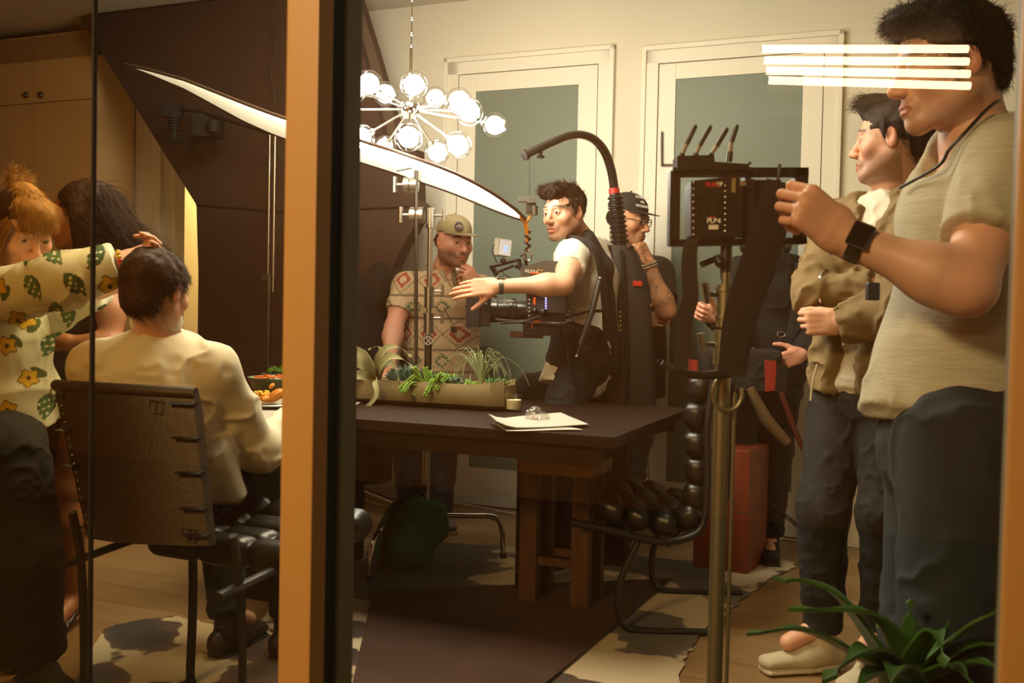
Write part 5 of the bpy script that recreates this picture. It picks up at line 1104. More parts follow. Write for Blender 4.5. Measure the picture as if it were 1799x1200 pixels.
def cinema_camera():
    d = 4.18; t = thing('cinema_camera', 'black cinema camera with matte box, small monitor and orange accents hanging from an orange hook', 'camera', P(930, 590, d))
    bk = basis((1, 0, 0), (0, 1, 0), (0, 0, 1)); R = Matrix.Rotation(-.10, 3, 'Z')
    c = P(962, 510, d); b = BM(); box(b, c, (.17, .13, .19), R); bd = obj('camera_body', b, mat('cam_grey', '2a2926', .45), t, bevel=.008)
    b = BM(); prism(b, [P(914, 470, d-.09), P(960, 457, d-.09), P(988, 460, d-.09), P(990, 505, d-.09), P(920, 508, d-.09)], (0, .03, 0)); sp = obj('side_panel', b, mat('cam_grey2', '46433d', .45), bd, bevel=.004)
    text('lettering', 'ALEXA', P(934, 477, d-.0925), face_R((0, -1, 0), (.1, 0, 1)), .019, 'white_ink', sp); text('lettering', 'MINI', P(949, 475, d-.0925), face_R((0, -1, 0), (.1, 0, 1)), .012, 'yellow_ink', sp)
    # lens barrel, towards the left
    La, Lb = P(955, 545, d), P(862, 545, d); ax = (Lb-La).normalized(); L = (Lb-La).length
    b = BM(); lathe(b, [(.001, 0), (.044, 0), (.044, L*.2), (.040, L*.22), (.040, L*.5), (.047, L*.52), (.047, L*.62), (.043, L*.64), (.046, L*.86), (.052, L*.88), (.052, L), (.001, L)], La, ax, 40); ln = obj('lens', b, mat('lens_black', '151412', .3, coat=.3), t, smooth=True)
    b = BM()
    for k in range(40): a = 2*PI*k/40; x, y = frame_z(ax); q = La+ax*L*.57+(x*math.cos(a)+y*math.sin(a))*.047; box(b, q, (.02, .003, .003), Matrix.Rotation(0, 3, 'X'))
    obj('focus_gear', b, 'black_plastic', ln)
    text('lettering', 'Cooke', P(894, 528, d-.05), face_R((0, -1, 0)), .016, 'white_ink', ln); text('lettering', '2x  50', P(892, 534, d-.052), face_R((0, -1, 0)), .014, 'white_ink', ln)
    b = BM(); x0, x1 = P(862, 545, d).x, P(842, 545, d).x; q = P(852, 542, d); box(b, q, (.05, .14, .15)); mb = obj('matte_box', b, 'black_plastic', t, bevel=.004)
    b = BM(); q = P(832, 540, d); hw = .08
    for (dy, dz, sy, sz) in ((0, hw, .17, .005), (0, -hw, .17, .005), (.083, 0, .005, .165), (-.083, 0, .005, .165)): box(b, q+V(0, dy, dz), (.055, sy, sz))
    obj('hood', b, 'black_matte', mb)
    for (px, py, sx, sz, m) in ((845, 523, .010, .022, 'orange_plastic'), (939, 529, .009, .03, 'orange_plastic'), (943, 565, .030, .008, 'orange_plastic'), (941, 480, .045, .005, 'orange_plastic'), (935, 573, .004, .02, 'orange_plastic')):
        b = BM(); box(b, P(px, py, d-.098), (sx, .006, sz)); obj('orange_tab', b, m, t, bevel=.001)
    b = BM()
    for k in range(5): sph(b, P(854, 514+5*k, d-.09), .004, 8); sph(b, P(930, 527+7*k, d-.09), .004, 8)
    obj('screws', b, 'steel', t, smooth=True)
    b = BM()
    for k in range(5): box(b, P(959, 524+4.4*k, d-.092), (.006, .004, .006))
    obj('indicator_lights', b, mat('led_blue', '3050c0', .4, emit=((.35, .30, 1), 4)), t)
    b = BM(); box(b, P(960, 555, d), (.16, .10, .05)); box(b, P(950, 580, d), (.15, .10, .045)); cyl(b, P(870, 562, d-.05), P(985, 572, d-.05), .0075, 12); cyl(b, P(870, 562, d+.05), P(985, 572, d+.05), .0075, 12); obj('base_plate', b, 'black_plastic', t, bevel=.003)
    b = BM(); box(b, P(925, 588, d-.03), (.14, .03, .028)); obj('battery_grip', b, mat('rod_brown', '3a1c10', .5), t, bevel=.004)
    b = BM(); tube(b, [P(948, 556, d-.1), P(918, 566, d-.12), P(880, 568, d-.13)], .009, 10, flat=(1, .5)); obj('lever', b, 'black_plastic', t, smooth=True)
    b = BM(); sph(b, P(955, 549, d-.10), .018, 14); sph(b, P(940, 546, d-.06), .014, 12); obj('rosette', b, 'black_plastic', t, smooth=True)
    # top arm and little monitor
    b = BM(); tube(b, [P(912, 455, d-.04), P(884, 463, d-.05), P(863, 468, d-.06)], .0085, 10); tube(b, [P(902, 466, d-.04), P(872, 478, d-.05)], .008, 10); tube(b, [P(862, 466, d-.06), P(871, 480, d-.05)], .010, 10); tube(b, [P(912, 455, d-.04), P(915, 475, d-.04)], .008, 8); sph(b, P(884, 459, d-.05), .014, 10); sph(b, P(871, 480, d-.05), .012, 10); tube(b, [P(905, 466, d), P(925, 470, d)], .012, 8); obj('articulated_arm', b, 'black_plastic', t, smooth=True)
    b = BM(); tube(b, [P(925, 470, d), P(922, 445, d), P(914, 450, d)], .007, 8); obj('top_bracket', b, 'black_plastic', t, smooth=True)
    c = P(882, 435, d-.05); Rm = Matrix.Rotation(.55, 3, 'Z') @ Matrix.Rotation(.10, 3, 'Y'); b = BM(); box(b, c, (.060, .035, .072), Rm); m_ = obj('small_monitor', b, mat('mon_grey', 'b8b4a8', .5), t, bevel=.003)
    b = BM(); box(b, c+Rm @ V(.004, -.019, 0), (.054, .004, .064), Rm); sc_ = obj('screen', b, mat('screen_glow', '9a9a9a', .3, emit=((.75, .72, .66), .6)), m_)
    b = BM(); box(b, c+Rm @ V(.006, -.022, -.006), (.018, .002, .03), Rm); obj('screen_image', b, mat('screen_blue', '7090b8', .3, emit=((.5, .65, .9), .9)), sc_)
    b = BM(); tube(b, spline([P(871, 428, d-.05), P(865, 436, d-.06), P(868, 450, d-.06), P(874, 462, d-.05)], 5), .0022, 6); tube(b, spline([P(882, 472, d-.05), P(886, 482, d-.06), P(900, 490, d-.05), P(912, 492, d-.03)], 5), .0022, 6); obj('video_cable', b, 'black_plastic', t, smooth=True)
    # hook and rope
    g = thing('suspension_hook', 'orange rope and steel carabiner hanging between the overhead arm and the camera', 'hook', P(926, 450, d-.02)); dd = d-.02
    b = BM(); box(b, P(926, 351, dd), (.072, .05, .020)); box(b, P(934, 352, dd), (.040, .054, .028)); obj('bracket_top', b, mat('hook_grey', '55524c', .4, .3), g, bevel=.002)
    b = BM(); box(b, P(932, 366, dd), (.042, .035, .042)); cyl(b, P(940, 362, dd-.03), P(940, 378, dd-.03), .012, 14); obj('swivel', b, 'dark_steel', g, bevel=.003)
    b = BM(); tube(b, spline([P(934, 377, dd), P(928, 386, dd), P(922, 396, dd), P(925, 410, dd), P(926, 425, dd)], 6), .0065, 8); tube(b, spline([P(914, 380, dd), P(920, 390, dd), P(927, 400, dd), P(925, 418, dd)], 6), .0055, 8); obj('orange_rope', b, mat('orange_rope', 'b8700f', .6, bump=(150, .6)), g, smooth=True)
    b = BM(); 
    for k in range(14): a = k*1.3; sph(b, P(927+3.5*math.cos(a), 407+k*2.6, dd+.008*math.sin(a)), .009, 8, (1, 1, .5))
    obj('shackle', b, mat('shackle', '4a2c10', .4, .4), g, smooth=True)
    b = BM(); c = P(928, 449, dd); tube(b, [c+V(.017*math.cos(a), 0, .021*math.sin(a)) for a in np.linspace(0, 2*PI, 24)[:-1]], .0038, 8, closed=True); tube(b, [c+V(0, 0, -.02), P(927, 462, dd)], .004, 8); obj('carabiner', b, 'chrome', g, smooth=True)
cinema_camera()
# black equipment bag behind the table
f = Field(); f.rb(P(948, 700, 4.42), (.11, .09, .10), Matrix.Rotation(.2, 3, 'Y'), r=.05, k=.02); f.ell(P(985, 680, 4.44), (.10, .09, .08), k=.05); v, q = f.mesh(.007, 1); v = wrinkle(v, q, .01, 8, seed=21); o = np_obj('equipment_bag', v, q, 'black_fabric'); tag(o, 'soft black equipment bag behind the table, right of the planter', 'bag')
# ================================================================== man in the tan cap
def az_paint(v, base):
    c = np.tile(np.array(hexc('bfa888')), (len(v), 1)); x = v[:, 0]-.35*(v[:, 1]-5.0); z = v[:, 2]; per = .135
    row = np.floor(z/per); zz = (z/per-row-.5); xx = ((x/per+.5*(row % 2)) % 1)-.5
    st = 14.; q = np.floor(np.abs(xx)*st)/st+np.floor(np.abs(zz)*st)/st; med = np.maximum(np.abs(xx), np.abs(zz)*1.3); jag = q+.10*((np.floor(np.abs(xx-zz)*st) % 2))
    grn = (row % 2 == 0) & (jag < .27); red = (row % 2 == 1) & (q < .27); c[grn] = hexc('3f5a45'); c[grn & (q < .10)] = hexc('bfa888'); c[red] = hexc('9c4634'); c[red & (q < .08)] = hexc('c2ab8c')
    zg = np.abs(((x/per*3) % 1)-.5)*.20; dk = (np.abs(np.abs(zz)-.40-zg*.3) < .045) & (row % 2 == 0); c[dk] = hexc('75654f'); dk2 = (row % 2 == 1) & (q > .40) & (q < .47); c[dk2] = hexc('8a7860')
    return c
def cap_hat(H, parent, col, flat, brim_dir=0, lab=None, tilt=0):
    f = Field(); f.ell((0, -.012, .052), (.083, .102, .078), k=.01); f.rb((0, 0, -.045), (.13, .15, .088), r=.01, k=.004, sub=True)
    v, q = f.mesh(.004, 1); v = v+normals(v, q)*(.0025*fbm(v*25, 2, 6))[:, None]; cp = np_obj('cap', H.wv(v), q, mat(col[0], col[1], .85, bump=(400, .3)), parent)
    b = BM(); n = 24; top = []; bot = []
    for i in range(n+1):
        a = -1.22+2.44*i/n; inner = V(.080*math.sin(a), -.012+.098*math.cos(a), .046); ext = .068*max(.0, math.cos(a*1.22))**.6; dirv = V(math.sin(a)*.35, 1, 0).normalized(); outer = inner+dirv*ext+V(0, 0, -.006 if flat else -.02*math.cos(a)); row = [inner.lerp(outer, s)+V(0, 0, (0 if flat else -.012)*abs(math.sin(a))) for s in (0, .5, 1)]
        top.append([b.verts.new(H.w(p+V(0, 0, .002))) for p in row]); bot.append([b.verts.new(H.w(p-V(0, 0, .0015))) for p in row])
    for i in range(n):
        for j in range(2): b.faces.new((top[i][j], top[i+1][j], top[i+1][j+1], top[i][j+1])); b.faces.new((bot[i][j], bot[i][j+1], bot[i+1][j+1], bot[i+1][j]))
        b.faces.new((top[i][2], top[i+1][2], bot[i+1][2], bot[i][2]))
    bmesh.ops.recalc_face_normals(b, faces=b.faces); obj('brim', b, col[0], cp, smooth=True)
    b = BM(); sph(b, H.w((0, -.012, .131)), .006, 8); obj('button', b, col[0], cp, smooth=True)
    return cp
def hat_man():
    J = Jt(nk=(775, 482, 5.12), sL=(842, 508, 5.16), sR=(714, 503, 5.04), eL=(858, 548, 5.10), wL=(840, 506, 4.86), eR=(692, 575, 4.95), wR=(684, 640, 4.72), hL=(805, 622, 5.18), hR=(740, 622, 5.10), kL=(780, 768, 5.10), kR=(716, 770, 5.02), aL=(772, 918, 5.16), aR=(722, 918, 5.08), tL=(1, 1, 1), tR=(1, 1, 1)); J['tL'] = unit((.35, -.9, 0)); J['tR'] = unit((-.1, -1, 0))
    H = Head(P(798, 424, 5.03), (.52, -.82, -.14), scale=1.05); t = thing('person', 'bearded man in a tan cap and patterned shirt, hand over his mouth', 'person', (J['aR'].x, J['aR'].y, 0))
    put_body(t, *body(J, H, SK['pink'], hands=[dict(s='L', d=unit((-.50, -.1, .75)), pn=unit((-.5, .8, -.1)), curls=((.8, 1.2, .6), (.85, 1.2, .6), (.95, 1.2, .6), (1.05, 1.3, .6)), thumb=(.7, .25, .9), tc=.4), dict(s='R', d=unit((-.05, -.5, -.8)), th=unit((.9, -.3, 0)), sg=1)], arm_r=1.12, w=1.08, hd=dict(stub=.85, brow='3a2416', full=1.2)))
    eyes(H, t, '2b2018', (.25, .95, .02))
    f = Field(); f.ell((0, -.030, .0), (.082, .080, .06), k=.01); f.rb((0, .10, -.02), (.12, .095, .16), k=.01, sub=True); f.rb((0, 0, -.12), (.12, .15, .08), k=.01, sub=True); hair_obj(H, f, t, '3a2618', 500, .018, lambda p: np.stack([p[:, 0]*3, -.3+0*p[:, 0], -1+0*p[:, 0]], 1), r=.0009)
    cp = cap_hat(H, t, ('tan_cap', '8a7c5c'), True)
    R = (H.M.to_3x3() @ face_R((.30, .90, .32))).normalized(); c = H.w((.030, .086, .078)); b = BM(); z = (H.M.to_3x3() @ V(.30, .90, .34)).normalized(); cyl(b, c-z*.004, c+z*.004, .022, 28); e = obj('round_patch', b, mat('patch_purple', '3c3038', .7), cp)
    Rf = face_R(z, H.M.to_3x3() @ V(0, 0, 1)); b = BM(); prism(b, [c+z*.0045+Rf @ V(x, y, 0) for x, y in ((-.018, -.006), (-.010, .002), (-.006, -.001), (.001, .010), (.007, .002), (.011, .004), (.018, -.006))], z*.0008); obj('mountain_emblem', b, 'tan_cap', e)
    f = tee(J, g=.022, hem=P(776, 690, 5.12), sleeve=.62, sr=.072, w=1.12, dp=1.1, hemw=(.175, .135)); n_ = H.l(J['nk']); fdir = V(.45, -.85, -.1); nk = J['nk']
    f.cap(nk+fdir*.09+V(0, 0, .02), .020, nk+fdir*.13+V(0, 0, -.11), .006, k=.015, sub=True)
    cloth('patterned_shirt', f, 'cloth_paint', t, h=.0045, amp=.004, sc=9, seed=4, paint=az_paint, amp2=.006)
    b = BM(); 
    for s in (-1, 1): tube(b, spline([nk+V(s*.055, .03, .045), nk+V(s*.06, -.03, .035), nk+fdir*.115+V(s*.022, 0, -.02), nk+fdir*.14+V(s*.006, 0, -.07)], 6), .014, 8, flat=(1, .3))
    obj('shirt_collar', b, mat('collar_dark', '6b5a48', .85), t, smooth=True)
    b = BM(); tube(b, spline([nk+V(-.03, -.05, .05), nk+fdir*.12+V(-.06, -.02, -.05), nk+fdir*.16+V(-.05, -.02, -.14), nk+fdir*.17+V(0, -.02, -.24)], 6), .0022, 6); box(b, nk+fdir*.18+V(0, -.02, -.26), (.03, .012, .03)); obj('glasses_cord', b, 'black_plastic', t)
    cloth('trousers', trousers(J, r=(.105, .078, .058)), mat('charcoal_jeans', '1b1c1b', .85), t, amp=.006, sc=12, seed=5)
    shoe(t, J, 'L', 'grey_knit', 'white_sole'); shoe(t, J, 'R', 'grey_knit', 'white_sole')
    ax = (J['eL']-J['wL']).normalized(); band('wristwatch', J['wL']+ax*.02, ax, .029, .026, 'black_plastic', t, .006, label='black sports watch')
hat_man()
# ================================================================== tattooed man in the black cap
def cap_man():
    J = Jt(nk=(1108, 448, 5.02), sL=(1158, 478, 4.96), sR=(1058, 470, 5.10), eL=(1172, 548, 4.78), wL=(1140, 462, 4.76), eR=(1050, 560, 5.0), wR=(1120, 560, 4.85), hL=(1128, 620, 5.0), hR=(1082, 620, 5.08), kL=(1118, 765, 4.96), kR=(1085, 770, 5.0), aL=(1100, 922, 4.98), aR=(1075, 925, 5.02), tL=(1, 1, 1), tR=(1, 1, 1)); J['tL'] = unit((-.15, -1, 0)); J['tR'] = unit((-.3, -.9, 0))
    H = Head(P(1104, 386, 4.94), (.80, -.58, -.18), scale=1.04); t = thing('person', 'tattooed man in black flat-brim cap and glasses behind the camera rig', 'person', (J['aL'].x, J['aL'].y, 0))
    put_body(t, *body(J, H, SK['tan'], hands=[dict(s='L', d=unit((-.45, 0, .9)), pn=unit((-.7, .6, 0)), curls=FIST, thumb=(.6, .25, .9), tc=.4, tat=1), dict(s='R', d=unit((.9, -.2, 0)), th=unit((0, 0, 1)), sg=1)], arm_r=1.08, hd=dict(stub=.45, brow='20130b')))
    eyes(H, t, '2b1a0e', (0, .95, -.25))
    f = Field(); f.ell((0, -.030, .0), (.080, .080, .06), k=.01); f.rb((0, .10, -.02), (.12, .10, .16), k=.01, sub=True); f.rb((0, 0, -.12), (.12, .15, .08), k=.01, sub=True); hair_obj(H, f, t, '17110c', 400, .012, lambda p: np.stack([p[:, 0]*3, -.3+0*p[:, 0], -1+0*p[:, 0]], 1), r=.0009)
    cp = cap_hat(H, t, ('black_cap', '1c1a17'), True)
    for k, (s, sz) in enumerate((('INTIMIDATE', .017), ('ALL', .017), ('WITNESSES', .017))):
        zz = .108-.019*k; lz = unit((.42, .82, .45-.12*k)); c = V(0, -.012, .052)+V(lz.x*.086, lz.y*.105, lz.z*.081)*1.0; c.z = zz; z = (H.M.to_3x3() @ lz).normalized(); text('cap_lettering', s, H.w(c)+z*.006, face_R(z, H.M.to_3x3() @ V(0, 0, 1)), sz, 'white_ink', cp, sx=.9, bold=.0004)
    b = BM()
    for sg in (-1, 1):
        c = V(sg*.032, .101, -.002); tube(b, [H.w(c+V(.021*math.cos(a), -.004*abs(math.cos(a)), .017*math.sin(a)+.002)) for a in np.linspace(0, 2*PI, 26)[:-1]], .0019, 8, closed=True); tube(b, [H.w(c+V(sg*.021, -.004, .006)), H.w((sg*.079, .01, .006)), H.w((sg*.08, -.02, -.004))], .0019, 6)
    tube(b, [H.w((-.011, .101, .004)), H.w((0, .104, .007)), H.w((.011, .101, .004))], .0019, 6); gl = obj('glasses', b, 'black_plastic', t, smooth=True)
    for sg in (-1, 1): b = BM(); cyl(b, H.w((sg*.032, .099, 0)), H.w((sg*.032, .1005, 0)), .018, 24); obj('lens', b, 'thin_glass', gl)
    cloth('black_t_shirt', tee(J, g=.022, hem=P(1108, 698, 5.03), sleeve=.72, sr=.068, w=1.05, hemw=(.17, .13)), 'black_tee', t, amp=.005, sc=10, seed=7)
    cloth('jeans', trousers(J, r=(.100, .074, .062)), 'light_denim', t, amp=.009, sc=10, seed=8, st=(.5, .5, 1.8))
    shoe(t, J, 'L', 'black_fabric', 'white_sole'); shoe(t, J, 'R', 'black_fabric', 'white_sole')
    ax = (J['eL']-J['wL']).normalized()
    for k in range(2):
        b = BM(); c = J['wL']+ax*(.004+.014*k); x, y = frame_z(ax)
        for j in range(22): a = 2*PI*j/22; sph(b, c+(x*math.cos(a)+y*math.sin(a))*.033, .0055, 8)
        obj('bead_bracelet', b, mat('bead', '9a8c74', .4, .3), t, smooth=True)
cap_man()
# ================================================================== seated man in the white shirt
def seated():
    J = Jt(nk=(275, 588, 2.66), sL=(172, 648, 2.64), sR=(372, 652, 2.68), eL=(165, 790, 2.86), wL=(270, 765, 3.16), eR=(452, 790, 2.84), wR=(512, 742, 3.10), hL=(238, 858, 2.78), hR=(345, 862, 2.80), kL=(380, 842, 3.25), kR=(505, 842, 3.16), aL=(400, 1080, 3.2), aR=(505, 1080, 3.2), tL=(1, 1, 1), tR=(1, 1, 1)); J['tL'] = J['tR'] = unit((.3, .95, 0))
    H = Head(P(275, 512, 2.63), (.30, .93, -.16), scale=.91); t = thing('person', 'seated man with short brown hair and white shirt, back to the window', 'person', (P(290, 900, 2.77).x, 2.77, 0))
    put_body(t, *body(J, H, SK['fair'], hands=[dict(s='R', d=unit((.5, .8, .05)), th=unit((-.8, .5, .3)), sg=1), dict(s='L', d=unit((.6, .7, 0)), th=unit((.7, -.5, .3)), sg=-1)], hd=dict(stub=.2)))
    eyes(H, t)
    f = Field(); f.ell((0, -.020, .040), (.085, .104, .086), k=.01); f.ell((0, -.072, -.030), (.062, .042, .060), k=.03); f.ell((0, .120, -.02), (.09, .095, .10), k=.01, sub=True); f.ell((0, -.05, -.135), (.10, .12, .055), k=.015, sub=True)
    for sg in (-1, 1): f.ell((sg*.088, .012, -.022), (.022, .034, .044), k=.01, sub=True)
    def flow(p): return np.stack([.9+.3*np.sin(p[:, 2]*60)-p[:, 0]*4, .35+0*p[:, 0], -.55-(p[:, 2] < .03)*.9+.25*np.sin(p[:, 0]*50)], 1)
    hair_obj(H, f, t, '3c2618', 5200, .024, flow, r=.00075, lift=.05, wild=.14, noise=.006, nscale=40, h=.0035)
    f = tee(J, g=.020, sleeve=1, sr=.068, long=True, er=.054, wr_=.046, w=1.02, dp=1.1, k=.05, neck_r=.058); hp = jmid(J['hL'], J['hR']); f.ecap(hp+V(0, 0, .10), .175, .14, hp+V(0, 0, -.03), .185, .145, J['hR']-J['hL'], k=.05)
    for a, b_ in ((J['eR'], .058), (J['eL'], .058)): f.ell(a, (b_, b_, b_), k=.03)
    f.cap(P(372, 800, 2.70), .055, P(398, 860, 2.74), .045, k=.05)
    f.clip((0, 0, .60), (0, 0, -1)); cloth('white_shirt', f, 'white_shirt', t, amp=.010, sc=8, seed=31, st=(1, 1, 1.3), amp2=.010, h=.006)
    b = BM(); c = J['nk']+V(0, 0, .034); tube(b, [c+V(.062*math.cos(a), .058*math.sin(a), .006*math.sin(a)) for a in np.linspace(0, 2*PI, 28)[:-1]], .018, 8, closed=True, flat=(.35, 1.1)); obj('collar', b, 'white_shirt', t, smooth=True)
    f = Field(); f.cap(J['wR'].lerp(J['eR'], .30), .048, J['wR'].lerp(J['eR'], .06), .044, k=.01, flat=2); v, q = f.mesh(.006, 1); np_obj('rolled_cuff', wrinkle(v, q, .005, 20), q, 'white_shirt', t)
    f = Field(); 
    for s in 'LR': f.cap(J['h'+s]+V(0, 0, -.0), .105, J['k'+s], .078, k=.04); f.cap(J['k'+s], .078, J['a'+s], .058, k=.03, flat=1)
    f.ecap(hp+V(0, 0, .06), .16, .12, hp, .17, .13, J['hR']-J['hL'], k=.04); cloth('jeans', f, 'blue_denim', t, amp=.008, sc=10, seed=33)
    shoe(t, J, 'L', 'brown_leather', 'rubber'); shoe(t, J, 'R', 'brown_leather', 'rubber')
seated()
# ================================================================== woman in the floral blouse
def floral(v, base):
    c = np.tile(np.array(hexc('d6d5ba')), (len(v), 1)); X = v[:, 0]+.35*(v[:, 1]-2.8); Z = v[:, 2]; rg = np.random.default_rng(5); k = 0
    s_ = .098
    for i in range(-30, 10):
        for j in range(0, 22):
            cx, cz = -2+0*i+(i+30)*s_+.5*s_*(j % 2)+rg.uniform(-.012, .012), j*s_*.86+rg.uniform(-.012, .012); kind = (i*7+j*3) % 3; an = rg.uniform(-.9, .9)
            x, z = X-cx, Z-cz; m0 = (np.abs(x) < .05) & (np.abs(z) < .05)
            if not m0.any(): continue
            xr = x*math.cos(an)+z*math.sin(an); zr = -x*math.sin(an)+z*math.cos(an)
            if kind == 0:
                r = np.hypot(xr, zr); a = np.arctan2(zr, xr); pet = .0235*(1+.16*np.cos(5*a)); c[m0 & (r < pet)] = hexc('c9a018'); c[m0 & (np.abs(r-pet) < .0016)] = hexc('5a4410'); c[m0 & (r < .006)] = hexc('3c2808'); lf = ((xr-.026)/.011)**2+((zr+.006)/.022)**2; c[m0 & (lf < 1) & (r > pet)] = hexc('4a5a22')
            else:
                w_ = .019*(1-(zr/.040)**2)*(1+.3*zr/.04); lf = np.abs(xr)/np.maximum(w_, 1e-4); ok = m0 & (np.abs(zr) < .038); c[ok & (lf < 1)] = hexc('4c7040' if kind == 1 else '3f5c2e'); c[ok & (np.abs(lf-1) < .12)] = hexc('24381c')
                for q_ in range(9): bx_, bz_ = -.006+.013*math.sin(q_*2.1), -.028+.0068*q_; c[m0 & (np.hypot(xr-bx_, zr-bz_) < .0036)] = hexc('dcd8c0')
    return c
def woman_floral():
    J = Jt(nk=(-8, 492, 2.88), sR=(-22, 528, 2.72), sL=(-18, 528, 3.02), eR=(112, 494, 2.60), wR=(207, 464, 2.63), eL=(70, 560, 3.06), wL=(165, 508, 2.90), hR=(0, 790, 2.80), hL=(-5, 790, 3.04), kR=(40, 975, 2.80), kL=(8, 975, 3.05), aR=(60, 1155, 2.92), aL=(-10, 1150, 3.12), tL=(1, 1, 1), tR=(1, 1, 1)); J['tL'] = J['tR'] = unit((.75, -.6, 0))
    H = Head(P(38, 404, 2.86), (.72, -.56, -.40), scale=.98); t = thing('person', 'woman with orange fringe and white floral blouse reaching to the seated man', 'person', (J['aR'].x, J['aR'].y, 0))
    put_body(t, *body(J, H, SK['fair'], hands=[dict(s='R', d=unit(P(243, 452, 2.64)-J['wR']), th=unit((0, -.6, -.8)), sg=-1, curls=((.7, .9, .5), (.8, 1.0, .5), (.9, 1.0, .5), (1.0, 1.1, .5)), thumb=(.9, .3, .4), sc=.92), dict(s='L', d=unit((.85, -.2, .3)), th=unit((0, 0, 1)), sg=1, sc=.9)], arm_r=.92, w=.92, hd=dict(fem=True, brow='8a5a28', lip='a0483c')))
    eyes(H, t, '2b2a20', (.1, .9, -.15))
    f = Field(); f.ell((0, -.016, .036), (.078, .099, .086), k=.01); f.ell((0, .115, -.01), (.085, .085, .075), k=.01, sub=True); f.ell((0, 0, -.12), (.12, .14, .08), k=.01, sub=True)
    hair_obj(H, f, t, '4a3018', 900, .006, lambda p: p*8, r=.0006, lift=.6, name='shaved_hair', noise=.001)
    f = Field(); f.ell((0, .045, .084), (.060, .058, .036), k=.02); f.ell((0, .082, .058), (.054, .024, .028), k=.02); f.ell((0, -.02, .105), (.040, .07, .03), k=.02); f.ell((0, .13, -.03), (.10, .065, .060), k=.01, sub=True)
    def flow(p): return np.stack([p[:, 0]*5, .55-6*np.maximum(0, p[:, 1]-.06), -.15-18*np.maximum(0, p[:, 1]-.055)], 1)
    sd = rng.uniform(0, 1, 240); sr_ = np.stack([.066+0*sd, .02+.05*sd, .055-.02*sd], 1); sv, sq = strands(sr_, np.tile([1., .2, 0], (240, 1)), lambda p: np.stack([.15+0*p[:, 0], 0*p[:, 0]-.05, -1+0*p[:, 0]], 1), .13, .0011, 6, .1, .05)
    hair_obj(H, f, t, 'a87838', 1800, .032, flow, r=.0009, lift=.08, wild=.08, noise=.003, name='orange_fringe', seg=6, extra=[(sv, sq)])
    f = Field(); f.ell((0, -.075, .115), (.026, .034, .022), k=.02); f.ell((0, -.105, .130), (.018, .020, .018), k=.02)
    hair_obj(H, f, t, 'a87c44', 600, .035, lambda p: np.stack([p[:, 0]*6+.5*np.sin(p[:, 2]*80), .1+0*p[:, 0], .35+.6*np.sin(p[:, 1]*50)], 1), r=.0009, lift=.6, wild=.5, curl=.4, noise=.008, nscale=35, name='hair_bun')
    f = tee(J, g=.030, sleeve=1, sr=.082, long=True, er=.070, wr_=.056, w=1.0, dp=1.15, k=.05, neck_r=.055, hem=P(-2, 750, 2.9), hemw=(.18, .17)); 
    cloth('floral_blouse', f, 'cloth_paint', t, h=.0042, amp=.007, sc=9, seed=41, paint=floral, amp2=.006, st=(1.2, 1, .7))
    cloth('black_trousers', trousers(J, r=(.125, .10, .085)), 'black_denim', t, amp=.008, sc=9, seed=42)
    shoe(t, J, 'R', 'black_fabric', 'rubber', L=.25); shoe(t, J, 'L', 'black_fabric', 'rubber', L=.25)
    ax = (J['eR']-J['wR']).normalized(); x, y = frame_z(ax)
    for (o_, r, n, s_, m, nm) in ((.030, .034, 34, .0035, 'chrome', 'chain_bracelet'), (.046, .037, 34, .0035, 'chrome', 'chain_bracelet'), (-.012, .030, 14, .0068, mat('yellow_bead', 'b8961e', .4), 'bead_bracelet')):
        b = BM()
        for j in range(n): a = 2*PI*j/n; sph(b, J['wR']+ax*o_+(x*math.cos(a)+y*math.sin(a))*r, s_, 7)
        obj(nm, b, m, t, smooth=True)
    b = BM(); 
    for j in range(3): a = -.4+.25*j; sph(b, J['wR']-ax*.012+(x*math.cos(a)+y*math.sin(a))*.031, .0072, 8)
    obj('red_beads', b, 'red_plastic', t, smooth=True)
woman_floral()
